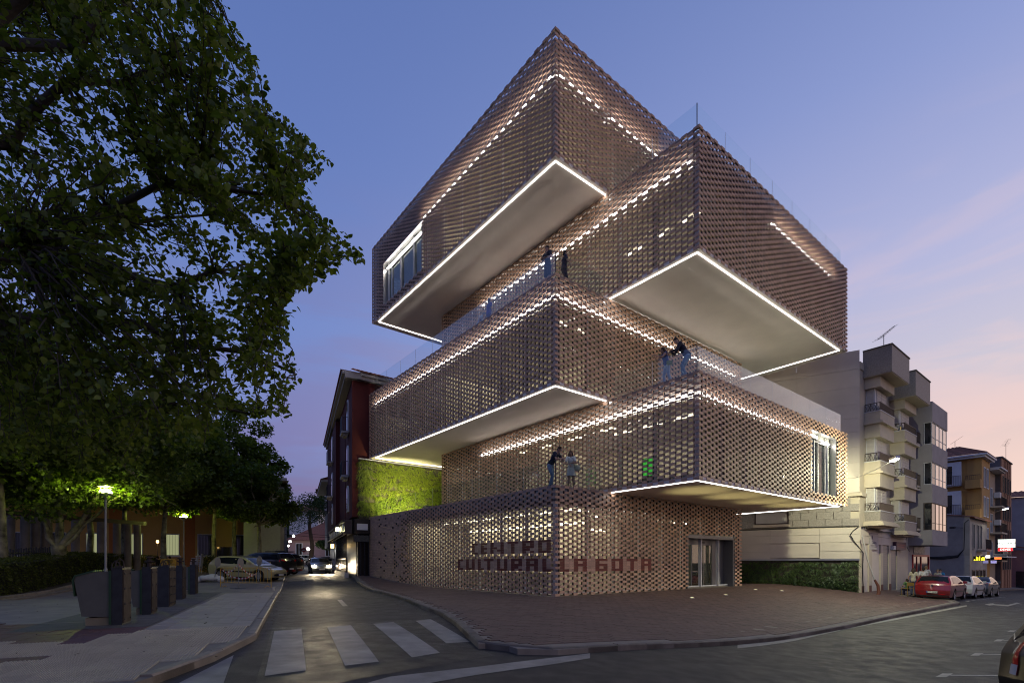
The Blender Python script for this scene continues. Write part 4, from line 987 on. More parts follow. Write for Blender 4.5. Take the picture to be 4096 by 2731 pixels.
sg('led_sign', 'narrow red glowing message sign reading DEVES under the white lit sign', 3991, 4052, 2191, 2203, 31.5, lit('red sign light', (1, .02, .03), 2.2), .12, [('DEVES', .27, lit('pink letters', (1, .55, .5), 5), .15)])
sg('repair_sign', 'unlit cream sign reading REPARACION hung under the red message sign', 3976, 4030, 2215, 2227, 31.4, mat('cream sign', (.42, .38, .33), .6), .05, [('REPARACION', .155, M_ink, .15)])
sg('notice_sign', 'small upright cream panel between the red message sign and REPARACION sign', 4012, 4030, 2203, 2214, 31.4, mat('cream panel print', (.40, .33, .24), .6, var=.4, vscale=4), .05)
sg('orange_sign', 'small glowing red orange sign below the REPARACION sign', 3977, 4007, 2227, 2236, 32.2, lit('orange sign light', (1, .16, .02), 2.5), .08)
sg('self_sign', 'small lilac lit sign with dark letters, right one of two alike', 3962, 3987, 2240, 2252, 32.0, lit('lilac sign light', (.5, .45, .95), .8), .08, [('SELF', .14, mat('violet print', (.12, .02, .25), .6), .2)])
sg('self_sign', 'small lilac lit sign partly behind the yellow stroke sign, left one of two alike', 3930, 3953, 2240, 2252, 31.0, lit('lilac sign glow', (.45, .42, .85), .5), .08)
e = sg('bar_sign', 'black sign with glowing yellow strokes over the old house shop', 3892, 3938, 2222, 2243, 26.0, M_black, .1)
ye = lit('yellow sign light', (1, .78, .03), 3); fm = lambda a, q, zz: Nf(26.0 - q, 1.08 + a, 1.42 + (2247 - 2243) * Nf(26, 1.6, 0)[1] / 2010.2 + zz)
for x, w, h in ((.05, .12, .1), (.2, .06, .36), (.28, .08, .30), (.42, .06, .38), (.56, .05, .26), (.63, .06, .32), (.70, .07, .3)): MB(fm).box(x, x + w * .8, .014, .03, .06, .06 + h).build('glowing_stroke', ye, e)
e = empty('shop_lantern', 'small white glowing box lantern over the shop pavement', 'lamp'); MB(Nf).box(29.9, 30.2, 1.35, 1.62, 1.42 + 17 * .024, 1.42 + 27 * .024).build('lantern_glass', lit('lantern light', (1, .95, .8), 4), e); MB(Nf).box(29.8, 30.3, 1.3, 1.67, 1.42 + 27.1 * .024, 1.42 + 28.5 * .024).build('lantern_top', M_post, e)
e = empty('shop_awning', 'narrow pale canopy edge below the balconies beside the red message sign', 'awning'); MB(Nf).box(33, 41, .5, 2.2, 1.9, 2.02).build('canopy', M_whitep, e)
e = empty('pavement_board', 'orange and white advertising board standing on the pavement near the far shops', 'sign board', None, (*Nf(40, 3.4, 0)[:2], terr(*Nf(40, 3.4, 0)[:2])), TH)
MB().add([(-.02, -.45, .1), (-.02, .45, .1), (.02, .45, 1.7), (.02, -.45, 1.7), (.02, -.45, .1), (.02, .45, .1), (.06, .45, 1.7), (.06, -.45, 1.7)], [(0, 3, 2, 1), (4, 5, 6, 7), (0, 1, 5, 4), (2, 3, 7, 6), (1, 2, 6, 5), (3, 0, 4, 7)]).build('board', mat('orange board', (.45, .14, .05), .6, var=.25, vscale=3), e); MB().box(-.02, .06, -.5, -.455, 0, 1.75).box(-.02, .06, .455, .5, 0, 1.75).build('frame', M_whitep, e)
e = empty('round_sign', 'back of a round traffic sign beside the silver estate car', 'road sign', None, (*Nf(36, 6.0, 0)[:2], terr(*Nf(36, 6, 0)[:2])), TH)
MB().tube([(0, 0, 0), (0, 0, 2.6)], .03, 6).build('post', M_post, e); MB(lambda x, y, z: (z, x, y + 2.3)).lathe([(.3, -.05), (.3, -.03)], 18).build('disc', mat('sign back', (.02, .02, .022), .5), e)
# ---- lit street lamp on the corner building and the far one on its arm
def street_lamp(name, label, base, tip, power, col, glow):
    e = empty(name, label, 'street lamp'); b, tp = Vector(base), Vector(tip); mid = b.lerp(tp, .6) + Vector((0, 0, -.05))
    MB().tube([b, mid, tp], .018, 6).build('arm', M_alu, e); d = (tp - b).normalized(); s = Vector((-d.y, d.x, 0)).normalized()
    MB().add([tp + s * x + d * y + Vector((0, 0, z)) for z in (0, .13) for x, y in ((-.13, -.05), (.13, -.05), (.10, .62), (-.10, .62))], [(0, 3, 2, 1), (4, 5, 6, 7), (0, 1, 5, 4), (1, 2, 6, 5), (2, 3, 7, 6), (3, 0, 4, 7)]).build('head', M_alu, e)
    MB().add([tp + s * x + d * y + Vector((0, 0, z)) for z in (-.06, -.001) for x, y in ((-.11, .02), (.11, .02), (.09, .55), (-.09, .55))], [(0, 3, 2, 1), (4, 5, 6, 7), (0, 1, 5, 4), (1, 2, 6, 5), (2, 3, 7, 6), (3, 0, 4, 7)]).build('lens', emitter('street lamp glow', glow, 60 if power > 500 else 10), e)
    lamp('lamp_light', 'POINT', tp + d * .3 + Vector((0, 0, -.16)), power, col, e, .08); return e
def lamp_at(u, v, p): t = tU(u, p); return Nf(t, p, zV(v, t, p))
street_lamp('street_lamp', 'brightly glowing street lamp on an arm fixed to the cream corner building', Wf(.15, .1, 6.6), lamp_at(3568, 1842, 2.6), 1700, (1, 1, .70), (1, 1, .75))
street_lamp('street_lamp', 'softly lit street lamp on a long arm in front of the yellow building', lamp_at(3946, 2054, .9), lamp_at(4014, 2036, 2.4), 60, (1, 1, .8), (1, 1, .85))
# ---- planted wall under the side wall
# ================================================================== PLANTED WALLS
def leafmat(name, col, var=.35, trans=.35):
    m = bpy.data.materials.new(name); m.use_nodes = True; nt = m.node_tree; N = nt.nodes; L = nt.links; N.clear()
    o = N.new('ShaderNodeOutputMaterial'); d = N.new('ShaderNodeBsdfDiffuse'); t = N.new('ShaderNodeBsdfTranslucent'); g = N.new('ShaderNodeBsdfGlossy'); g.inputs['Roughness'].default_value = .42; g.inputs['Color'].default_value = (.8, .85, .9, 1)
    geo = N.new('ShaderNodeNewGeometry'); rp = N.new('ShaderNodeValToRGB'); e = rp.color_ramp.elements
    e[0].color = (*[c * (1 - var) for c in col], 1); e[1].color = (*[c * (1 + var) for c in (col[0] * 1.25, col[1] * 1.05, col[2] * .8)], 1)
    L.new(geo.outputs['Random Per Island'], rp.inputs[0]); L.new(rp.outputs[0], d.inputs[0])
    sc_ = N.new('ShaderNodeVectorMath'); sc_.operation = 'MULTIPLY'; sc_.inputs[1].default_value = (1.5, 1.6, .6); L.new(rp.outputs[0], sc_.inputs[0]); L.new(sc_.outputs[0], t.inputs[0])
    m1 = N.new('ShaderNodeMixShader'); m1.inputs[0].default_value = trans; L.new(d.outputs[0], m1.inputs[1]); L.new(t.outputs[0], m1.inputs[2])
    m2 = N.new('ShaderNodeMixShader'); m2.inputs[0].default_value = .018; L.new(m1.outputs[0], m2.inputs[1]); L.new(g.outputs[0], m2.inputs[2]); L.new(m2.outputs[0], o.inputs[0]); return m
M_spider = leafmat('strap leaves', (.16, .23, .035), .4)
M_shade = leafmat('shaded strap leaves', (.05, .09, .025), .4)  # darker copy of the same leaves, with the shade put into the colour
M_felt = mat('planting felt', (.06, .055, .035), .95, var=.3, vscale=5, bump=.5, bscale=20)
def strap_tufts(fm, t0, t1, z0, z1, n, size, rng, blades=9):
    """tufts of arching strap leaves rooted on a wall; returns an MB of leaf strips"""
    m = MB(fm)
    for i in range(n):
        t = rng.uniform(t0, t1); z = rng.uniform(z0, z1); s = size * rng.uniform(.6, 1.25)
        for k in range(blades):
            az = rng.uniform(0, 2 * math.pi); up = rng.uniform(.2, 1.0); out = rng.uniform(.35, .9); side = math.cos(az)
            pts = []
            for j in range(5):
                f = j / 4; pts.append((t + side * s * f * .9, .02 + out * s * (f - .25 * f * f) * .9, z + s * (up * f - 1.15 * f * f)))
            w = .016 * s / .3; vs = []
            for j, (a, b, c) in enumerate(pts):
                ww = w * (1 - .85 * (j / 4) ** 2); vs += [(a - ww, b, c - ww * .4 * side), (a + ww, b, c + ww * .4 * side)]
            m.add(vs, [(2 * j, 2 * j + 1, 2 * j + 3, 2 * j + 2) for j in range(4)])
    return m
rng = np.random.default_rng(3)
# the lit one at the end of the first terrace, on the wall of the red building
v = empty('planted_wall', 'brightly lit green planted wall at the end of the first floor terrace', 'planted wall', 'planted walls')
Gf = lambda t, p, z: Bf(-.75 + t, 19.36 - p, z)
MB(Gf).box(0, 7.4, -.14, 0, 4.3, 8.70).build('felt_backing', M_felt, v)
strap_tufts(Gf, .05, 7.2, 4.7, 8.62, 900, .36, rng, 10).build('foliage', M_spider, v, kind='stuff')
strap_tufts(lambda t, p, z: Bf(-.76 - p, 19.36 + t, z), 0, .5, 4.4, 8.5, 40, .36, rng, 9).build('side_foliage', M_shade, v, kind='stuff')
MB(Gf).box(-.02, 7.4, -.14, .10, 8.70, 8.76).build('top_trim', M_alu, v)
f = empty('terrace_floodlight', 'small floodlight box standing on the terrace in front of the lit planted wall', 'lamp'); MB(Bf).box(2.6, 3.0, 15.7, 16.1, 4.55, 5.35).build('housing', M_grey, f)
MB(Bf).box(.4, 2.8, 16.3, 16.36, 4.56, 4.62).build('lamp_bar', emitter('yellow flood', (1, .95, .45), 25), f)
lamp('floodlight', 'SPOT', Bf(1.9, 16.4, 4.75), 2600, (1, .93, .42), f, .2, Bf(2.4, 19.3, 6.3), 104, .8)
# the dim one under the side wall of the corner building
v = empty('planted_wall', 'dark planted wall with two lit tufts, under the white panels beside the plaza', 'planted wall', 'planted walls')
MB(Wf).box(.05, 14, .0, .05, -.9, 1.53).build('felt_backing', M_felt, v)
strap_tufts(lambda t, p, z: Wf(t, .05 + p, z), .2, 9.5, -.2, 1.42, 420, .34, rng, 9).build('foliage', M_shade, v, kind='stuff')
m = MB()
for i in range(2600):
    t, z = rng.uniform(.1, 9.5), -.75 + rng.uniform(0, 1) ** 1.5 * 1.0; q = Vector(Wf(t, .1 + rng.uniform(0, .35), z)); r = rng.uniform(.04, .075); n = Vector(rng.normal(size=3)).normalized(); u = n.orthogonal().normalized() * r; w = n.cross(u)
    m.add([q + u, q + w, q - u, q - w], [(0, 1, 2, 3)])
m.build('ground_ivy', leafmat('ivy leaves', (.04, .075, .03)), v, kind='stuff')
for t in (4.6, 2.9):
    l = MB(Wf).box(t - .08, t + .08, .35, .5, -.25, -.18).build('plant_light', emitter('plant light', (.9, 1, .3), 12), v)
    lamp('plant_glow', 'SPOT', Wf(t, .55, -.2), 16 if t > 4 else 6, (.85, 1, .25), v, .05, Wf(t, .1, .75), 70, .9)
# ================================================================== LEFT SIDE: RED BUILDING, STREET END, PARK
M_redw = mat('dark red render', (.085, .012, .011), .85, var=.08, vscale=1, dirt=.15)
M_cornice = mat('pale cornice', (.40, .37, .33), .8)
M_wood = mat('dark wood shopfront', (.018, .013, .011), .4)
M_warm = emitter('warm lantern', (1, .62, .18), 14)
K0 = AB(-1.2, 19.42)
def Kf(t, p, z): return (K0[0] + t * DS[0] - p * DN[0], K0[1] + t * DS[1] - p * DN[1], z)   # street front: t up the side street, p towards the street
def kT(u, p=0):
    r = (u - 2048) / 2010.2; x, y = Kf(0, p, 0)[:2]; return (r * y - x) / (DS[0] - r * DS[1])
def kZ(v, t, p=0): return 1.42 + (2247.3 - v) / 2010.2 * Kf(t, p, 0)[1]
Rb = bld('red_building', 'dark red four storey building with arched windows and tiled eaves beside the planted wall')
b0 = Bf(9, 19.5, 0); 
MB().add([Kf(0, 0, 4.6), AB(9, 19.42) + (4.6,), AB(9, 34) + (4.6,), Kf(23, 0, 4.6), Kf(0, 0, 14.3), AB(9, 19.42) + (14.3,), AB(9, 34) + (14.3,), Kf(23, 0, 14.3)], [(0, 1, 5, 4), (1, 2, 6, 5), (2, 3, 7, 6), (3, 0, 4, 7), (4, 5, 6, 7), (0, 3, 2, 1)]).build('wall', M_redw, Rb)
MB().add([Kf(.3, -.4, 0), AB(9, 19.5) + (0,), AB(9, 34) + (0,), Kf(23, -.4, 0), Kf(.3, -.4, 4.6), AB(9, 19.5) + (4.6,), AB(9, 34) + (4.6,), Kf(23, -.4, 4.6)], [(0, 1, 5, 4), (1, 2, 6, 5), (2, 3, 7, 6), (3, 0, 4, 7)]).build('ground_floor_wall', M_wood, Rb)
MB(Kf).box(5.0, 10.5, .001, .03, 4.7, 13.2).build('recess_shade', mat('deep red recess', (.075, .010, .009), .9), Rb)  # flat sheet on the wall; the recess's shade is painted as darker red
MB(Kf).box(10.6, 23, .001, .35, 4.62, 14.0).build('projecting_wall', M_redw, Rb)
def arched(t, z0, z1, p, w=.85, balcony=True):
    n = 9; zc = z1 - w / 2; pts = [(t - w / 2, z0), (t + w / 2, z0)] + [(t + w / 2 * math.cos(a), zc + w / 2 * math.sin(a)) for a in [math.pi * i / n for i in range(n + 1)]]
    k = 1.34; out = [(t - w / 2 * k, z0 - .08), (t + w / 2 * k, z0 - .08)] + [(t + w / 2 * k * math.cos(a), zc + w / 2 * k * math.sin(a)) for a in [math.pi * i / n for i in range(n + 1)]]
    def solid(pl, q0, q1): 
        m = MB(); N_ = len(pl); return m.add([Kf(x, q0, z) for x, z in pl] + [Kf(x, q1, z) for x, z in pl], [tuple(range(N_)), tuple(range(N_, 2 * N_))[::-1]] + [(i, N_ + i, N_ + (i + 1) % N_, (i + 1) % N_) for i in range(N_)])
    w_ = solid(out, p + .001, p + .10).build('arched_window', M_whitep, Rb); solid(pts, p + .03, p + .115).build('pane', M_dark, w_)
    if balcony:
        MB(Kf).box(t - .75, t + .75, p + .1, p + .55, z0 - .2, z0 - .05).box(t - .55, t + .55, p + .1, p + .4, z0 - .34, z0 - .201).build('balcony_slab', M_cornice, Rb)
        railing(Kf, Rb, t - .7, t + .7, z0 - .04, z0 + 1.0, p + .52, M_post, 10); railing(lambda a, q, z: Kf(t - .72 - q, a, z), Rb, p + .12, p + .52, z0 - .04, z0 + 1.0, 0, M_post, 4)
for (z0, z1, bal) in ((11.1, 13.4, True), (7.85, 10.0, True), (5.25, 7.0, False)):
    arched(2.6, z0, z1, 0, balcony=bal)
    arched(14.4, z0 - .1, z1 - .1, .36, balcony=bal)
e_ = MB(); 
def eave_run(p0, p1, z0, z1):
    return [Kf(-.35, p0, z0), Kf(24, p0, z0), Kf(24, p1, z0), Kf(-.35, p1, z0), Kf(-.35, p0, z1), Kf(24, p0, z1), Kf(24, p1, z1), Kf(-.35, p1, z1)]
BX = [(0, 3, 2, 1), (4, 5, 6, 7), (0, 1, 5, 4), (1, 2, 6, 5), (2, 3, 7, 6), (3, 0, 4, 7)]
MB().add(eave_run(-.6, .5, 14.2, 14.45), BX).add(eave_run(-.6, .7, 14.451, 14.65), BX).build('cornice', M_cornice, Rb)
MB(Bf).box(-.9, 9, 19.0, 19.3, 14.2, 14.45).box(-.8, 9, 18.85, 19.3, 14.451, 14.65).build('cornice', M_cornice, Rb)
r = MB(); n = 70
for i in range(n):
    a, b = -.4 + 24.5 * i / n, -.4 + 24.5 * (i + 1) / n; m_ = (a + b) / 2
    r.add([Kf(a, .8, 14.66), Kf(b, .8, 14.66), Kf(b + 5, -5, 16.2), Kf(a + 5, -5, 16.2), Kf(m_, .8, 14.76), Kf(m_ + 5, -5, 16.3)], [(0, 4, 5, 3), (4, 1, 2, 5), (0, 1, 4)])
n = 34
for i in range(n):
    a, b = -1.55 + 10.5 * i / n, -1.55 + 10.5 * (i + 1) / n; m_ = (a + b) / 2
    r.add([Bf(a, 18.75, 14.66), Bf(b, 18.75, 14.66), Bf(b + 4.2, 23, 16.1), Bf(a + 4.2, 23, 16.1), Bf(m_, 18.75, 14.77), Bf(m_ + 4.2, 23, 16.2)], [(0, 4, 5, 3), (4, 1, 2, 5), (0, 1, 4)])
r.build('roof_tiles', M_tileroof, Rb, kind='stuff')
# restaurant front: sign frieze, lantern, turned posts
f = MB(Kf); f.box(-.1, 17, .0, .62, 4.25, 4.40).box(-.1, 17, .0, .70, 3.42, 3.52).box(-.05, 17, .0, .5, 3.521, 4.249); f.build('sign_frieze', M_wood, Rb)
for i in range(8): MB(Kf).box(.6 + i * 2.05, 1.7 + i * 2.05, .501, .53, 3.68, 4.12).build('sign_panel', M_whitep, Rb)
MB(Bf).box(-1.15, .0, 19.08, 19.35, 3.42, 4.45).build('end_sign_case', M_wood, Rb); MB(Bf).box(-.98, -.2, 19.05, 19.079, 3.68, 4.12).build('end_sign_panel', M_whitep, Rb)
sp = MB(Kf)
for i in range(60): sp.tube([(.1 + i * .28, .62, 3.41), (.1 + i * .28, .62, 3.27)], .05, 5)
sp.build('spindles', M_wood, Rb, kind='stuff')
MB(Bf).box(-1.25, -.1, 19.0, 19.06, 2.85, 3.3).build('hanging_board', mat('carved board', (.05, .05, .045), .5, var=.4, vscale=12), Rb)
for i in range(12):
    q = Kf(.4 + i * .85, .35, 0); MB().lathe([(.07, .4), (.05, .7), (.05, 1.6), (.07, 1.7), (.035, 1.8), (.035, 3.4)], 6, q[:2]).build('turned_post', mat('black gloss iron', (.02, .02, .022), .25, .5) if i == 0 else bpy.data.materials['black gloss iron'], Rb)
    MB(Kf).box(.2 + i * .85, .62 + i * .85, .2, .5, .2, .5 + terr(*q[:2]) * .0 + .2).build('post_plinth', M_cornice, Rb)
for i in range(4):
    q = Bf(-1.0 + i * .3, 19.1, 0); MB().lathe([(.05, .45), (.035, .7), (.035, 3.35)], 6, q[:2]).build('turned_post', bpy.data.materials['black gloss iron'], Rb)
e = empty('wall_lantern', 'small bright lantern on the wooden sign frieze of the red building', 'lamp'); MB(Kf).box(3.0, 3.25, .63, .85, 3.75, 4.02).build('lantern_glass', emitter('greenish lantern', (1, 1, .55), 14), e); MB(Kf).box(2.95, 3.3, .6, .9, 4.021, 4.07).build('lantern_cap', M_post, e)
lamp('lantern_light', 'POINT', Kf(3.1, 1.1, 3.85), 14, (1, .95, .5), e, .06)
e = empty('wall_lantern', 'warm orange wall lantern beside the doorway past the red building', 'lamp'); t = kT(1331, .5); z = kZ(2184, t, .5); MB(Kf).box(t, t + .3, .4, .65, z - .15, z + .2).build('lantern_glass', M_warm, e); MB(Kf).box(t, t + .3, .36, .7, z + .201, z + .26).build('lantern_cap', M_post, e)
lamp('lantern_light', 'POINT', Kf(t, .9, z), 18, (1, .62, .2), e, .06)
# bollards along the kerb
bm_ = MB().lathe([(.13, 0), (.13, .10), (.075, .16), (.06, .5), (.08, .56), (.06, .62), (.055, .82), (.085, .88), (.05, .94), (.03, 1.02)], 10).mesh('bollard', bpy.data.materials['black gloss iron']); shade(bm_, 50)
for i, u in enumerate((1352, 1358, 1365, 1373, 1382, 1396, 1405, 1416)):
    # along the right-hand kerb of the side street
    r = (u - 2048) / 2010.2; n_ = 4.2; s = (n_ * DN[0] - r * n_ * DN[1]) / (r * DS[1] - DS[0]); x, y = SN(s, n_)
    o = link('bollard', bm_, None, ('black iron bollard on the kerb before the red building, ' + ('nearest of the row', 'second of the row', 'third of the row', 'fourth of the row', 'fifth of the row', 'sixth of the row', 'seventh of the row', 'last of the row')[7 - i]), 'bollard', 'bollards on the kerb'); o.location = (x, y, terr(x, y))
# small house with a stone bay further along
Sb = bld('bay_house', 'narrow house with a projecting stone clad bay and tiled roof past the red building')
MB(Kf).box(23.1, 40, -8, -.9, 0, 11.0).build('wall', M_stone, Sb); t0 = kT(1292, 1.6)
MB(Kf).box(25.5, 31, -.899, .25, 3.1, 7.1).build('bay', M_stone, Sb); MB(Kf).box(25.45, 31.05, -.899, .3, 7.101, 10.4).build('bay_window', M_dark, Sb); MB(Kf).box(25.38, 25.44, -.5, -.35, 7.15, 10.3).build('bay_frame', M_whitep, Sb)
MB(Kf).box(23.2, 36, -.899, 1.0, 10.41, 10.7).build('eave', M_cornice, Sb); MB().add([Kf(23, 1.1, 10.71), Kf(37, 1.1, 10.71), Kf(37, -6, 13.2), Kf(23, -6, 13.2)], [(0, 1, 2, 3)]).build('roof', M_tileroof, Sb); MB(Kf).box(27, 29, -3, -1, 12.0, 14.0).build('chimney', M_tileroof, Sb)
MB(Kf).box(23.3, 40, -.899, -.88, .2, 2.6).build('doorway', M_wood, Sb)
for i in range(3): MB(Kf).box(24 + 3 * i, 24.4 + 3 * i, -.879, -.8, .2, 2.9).build('pilaster', M_cornice, Sb)
e = empty('menu_board', 'white menu board with pictures standing by the doorway past the red building', 'sign board'); t = kT(1336, .5); MB(Kf).box(t, t + .05, .34, .66, .75, 1.75).build('board', mat('menu print', (.35, .34, .32), .7, var=.6, vscale=5), e); MB(Kf).box(t - .02, t + .07, .30, .339, .5, 1.85).box(t - .02, t + .07, .661, .70, .5, 1.85).build('frame', M_post, e)

# ---- street end: white house, pink house, hill, pines
Wb = bld('white_house', 'white house wall lit green by a wall lamp at the left end of the street')
sW, nW = 56, -1.45
MB(lambda s, n, z: SN(s, n) + (z,)).box(sW, sW + 14, nW - 3.3, nW + .0, .3, 9.6).build('wall', mat('white house render', (.50, .52, .44), .85, var=.05, dirt=.15), Wb)
MB(lambda s, n, z: SN(s, n) + (z,)).box(sW - .1, sW + 14.5, nW + .001, nW + .35, .3, 9.0).build('corner_pier', M_greyw, Wb); MB(lambda s, n, z: SN(s, n) + (z,)).box(sW - .5, sW + 15, nW - 3.8, nW + .6, 9.61, 9.9).build('eave', M_cornice, Wb)
def glow_lamp(name, label, u, v, Y, power, col, r=.14, e=25, pole=True):
    x = (u - 2048) / 2010.2 * Y; z = 1.42 + (2247.3 - v) / 2010.2 * Y; o = empty(name, label, 'street lamp', 'street lamps along the side street')
    MB().lathe([(.02, z - r), (r, z - .3 * r), (r, z + .3 * r), (.02, z + r)], 8, (x, y_ if False else Y)).build('globe', emitter('street glow', col, e), o)
    MB().lathe([(r * 1.2, z + r), (.03, z + r * 1.5)], 8, (x, Y)).build('cap', M_post, o)
    if pole: MB().tube([(x, Y, terr(x, Y)), (x, Y, z - r)], [.07, .04], 6).build('pole', M_post, o)
    else: MB().tube([(x, Y, z + r * 1.4), (x - .5, Y + .3, z + r * 2), (x - 1.0, Y + .6, z + r * 1.6)], .03, 5).build('bracket', M_post, o)
    if power: lamp('lamp_light', 'POINT', (x, Y - r * 2.5, z - r * 2), power, col, o, .1)
glow_lamp('street_lamp', 'bright greenish lamp on the white house wall, highest of the street end lamps', 1124, 2082, 51.5, 420, (.85, 1, .35), .17, 45, False)
glow_lamp('street_lamp', 'small white lamp over the street end, just above the pink house roof', 1174, 2143, 88, 80, (1, .95, .85), .22, 25, False)
glow_lamp('street_lamp', 'small white lamp beside the pink house roof, second lowest of the left lamps', 1160, 2164, 80, 60, (1, .95, .85), .2, 25, False)
glow_lamp('street_lamp', 'small white lamp low beside the pink house window', 1154, 2182, 78, 40, (1, .95, .85), .15, 20, False)
glow_lamp('street_lamp', 'white globe lamp on a black post in front of the umbrella pine', 1232, 2194, 72, 110, (1, .97, .9), .22, 30)
def gbox(px, Y0, Y1, z0, z1): return px
Pk = bld('pink_house', 'pale pink house with red tiled roof at the end of the side street')
MB().box(-41, -29, 92, 104, -.5, 5.4).build('wall', mat('pink house render', (.42, .27, .25), .85), Pk); MB().add([(-41.6, 91.4, 5.4), (-28.4, 91.4, 5.4), (-28.4, 104.6, 5.4), (-41.6, 104.6, 5.4), (-36, 97, 9.2), (-34, 97, 9.2)], [(0, 1, 5, 4), (1, 2, 5), (2, 3, 4, 5), (3, 0, 4)]).build('roof', M_tileroof, Pk)
for x in (-39.6, -34.2): 
    w = MB().box(x, x + 1.3, 91.93, 91.99, 2.5, 4.9).build('window', M_whitep, Pk); MB().box(x + .15, x + .6, 91.90, 91.929, 2.6, 4.8).box(x + .7, x + 1.15, 91.90, 91.929, 2.6, 4.8).build('pane', M_dark, w); MB().box(x - .5, x + 1.8, 91.4, 91.99, 2.2, 2.4).build('balcony', M_post, Pk)
MB().box(-41, -29, 91.9, 91.99, 1.9, 2.1).build('string_course', M_tileroof, Pk)
Hh = bld('hillside_house', 'small white house with a chimney on the hill above the umbrella pine'); MB().box(-62, -54, 140, 148, 9, 15.5).build('wall', M_whitep, Hh); MB().add([(-62.5, 139.5, 15.5), (-53.5, 139.5, 15.5), (-53.5, 148.5, 15.5), (-62.5, 148.5, 15.5), (-58, 144, 18)], [(0, 1, 4), (1, 2, 4), (2, 3, 4), (3, 0, 4)]).build('roof', M_tileroof, Hh); MB().box(-61.5, -60.6, 141, 142, 15, 18.2).build('chimney', M_whitep, Hh)
M_hill = mat('dry hillside', (.10, .075, .05), .95, var=.35, vscale=.05, bump=.5, bscale=.3)
def hill_h(x, y):
    r = max(0, y - 150) / 130.; k = -x / max(y, 1)
    ridge = 20 + 38 * sst(.47, .30, k) + 30 * math.exp(-((k - .05) / .25) ** 2) * .3
    return (ridge + 2.2 * math.sin(k * 31) + .8 * math.sin(k * 67 + 1)) * sst(0, 1.2, r)
v = []; f = []; nx = 90; ny = 26
for j in range(ny):
    y = 140 + j * 13
    for i in range(nx): x = -y * (1.4 - i / (nx - 1) * 1.5); v.append((x, y, hill_h(x, y) - 1.5))
f = [(j * nx + i, j * nx + i + 1, (j + 1) * nx + i + 1, (j + 1) * nx + i) for j in range(ny - 1) for i in range(nx - 1)]
me = bpy.data.meshes.new('hill'); me.from_pydata(v, [], f); me.materials.append(M_hill); shade(me, 180); link('hill', me, kind='structure')
M_far = leafmat('far scrub', (.030, .042, .022), .3, .1)
def blob_cloud(m, c, r, n, size, rng, flat=1.0):
    """leaf-sized faces through a crown-shaped volume, denser towards its skin"""
    for _ in range(n):
        d = rng.normal(size=3); d /= np.linalg.norm(d); q = r * (.35 + .65 * rng.uniform() ** .5); p = Vector((c[0] + d[0] * q, c[1] + d[1] * q, c[2] + d[2] * q * flat))
        a = Vector(rng.normal(size=3)).normalized(); u = a.orthogonal().normalized() * size * rng.uniform(.6, 1.2); w = a.cross(u) * .7; m.add([p + u, p + w, p - u, p - w], [(0, 1, 2, 3)])
rng = np.random.default_rng(5); m = MB()
for i in range(330):
    k = rng.uniform(.24, .62); y = 165 + rng.uniform(0, 1) * 150; x = -k * y; h = hill_h(x, y) - 1.5; r = rng.uniform(1.5, 4.5); blob_cloud(m, (x, y, h + r * .5), r, 26, r * .45, rng, .8)
m.build('hill_scrub', M_far, kind='stuff', label='dark scattered trees and scrub covering the dry hill behind the street', cat='scrub')
def pine(name, label, x, y, h, r, zb, col, grp):
    e = empty(name, label, 'tree', grp, (x, y, zb)); MB().tube([(0, 0, 0), (.3, 0, h * .3), (-.2, .2, h * .55), (0, 0, h * .75)], [.4, .33, .26, .15], 8).build('trunk', mat('pine bark', (.07, .045, .03), .9) if 'pine bark' not in bpy.data.materials else bpy.data.materials['pine bark'], e)
    m = MB(); rg = np.random.default_rng(int(x * 10) % 999)
    for i in range(34): a = rg.uniform(0, 6.28); q = r * rg.uniform() ** .5; blob_cloud(m, (q * math.cos(a), q * math.sin(a), h * (.62 + .25 * (1 - (q / r) ** 2)) + rg.uniform(-.6, .6)), r * .3, 260, .12, rg, .7)
    m.build('crown', col, e, kind='stuff')
M_pine = leafmat('pine needles', (.030, .055, .022), .3, .15)
pine('umbrella_pine', 'broad dark umbrella pine at the end of the side street', -30.5, 76, 11.2, 5.6, .6, M_pine, 'trees at the street end')
pine('bushy_tree', 'rounded green bushy tree beside the last houses on the right of the side street', -25.5, 74, 4.8, 2.6, .6, M_pine, 'trees at the street end')
# ================================================================== TREES AND PARK
M_leafA = leafmat('mulberry leaves', (.072, .110, .024), .45, .42)
M_leafB = leafmat('plane leaves', (.070, .112, .024), .42, .42)
M_hedge = leafmat('hedge leaves', (.055, .075, .020), .35, .25)
M_bark = mat('dark bark', (.045, .038, .030), .9, var=.3, vscale=7, bump=.6, bscale=30)
M_plane = mat('mottled plane bark', (.12, .11, .07), .85, var=.75, vscale=2.6, col2=(.30, .28, .17), bump=.2, bscale=18)
LEAF = np.array([(0, 0, 0), (.30, .10, .05), (.43, .38, .07), (.26, .74, .03), (0, 1.08, -.08), (-.26, .74, .03), (-.43, .38, .07), (-.30, .10, .05), (0, .4, -.02)])
LEAF_F = [(0, 1, 2, 8), (8, 2, 3, 4), (8, 4, 5, 6), (0, 8, 6, 7)]
def rot_frames(n, rng, droop=.6):
    """random leaf frames: y along the blade (drooping), z the leaf normal"""
    y = rng.normal(size=(n, 3)); y[:, 2] = y[:, 2] * .5 - droop; y /= np.linalg.norm(y, axis=1)[:, None]
    z = rng.normal(size=(n, 3)) * .7; z[:, 2] += .8; z -= (z * y).sum(1)[:, None] * y; z /= np.linalg.norm(z, axis=1)[:, None]
    return np.cross(y, z), y, z
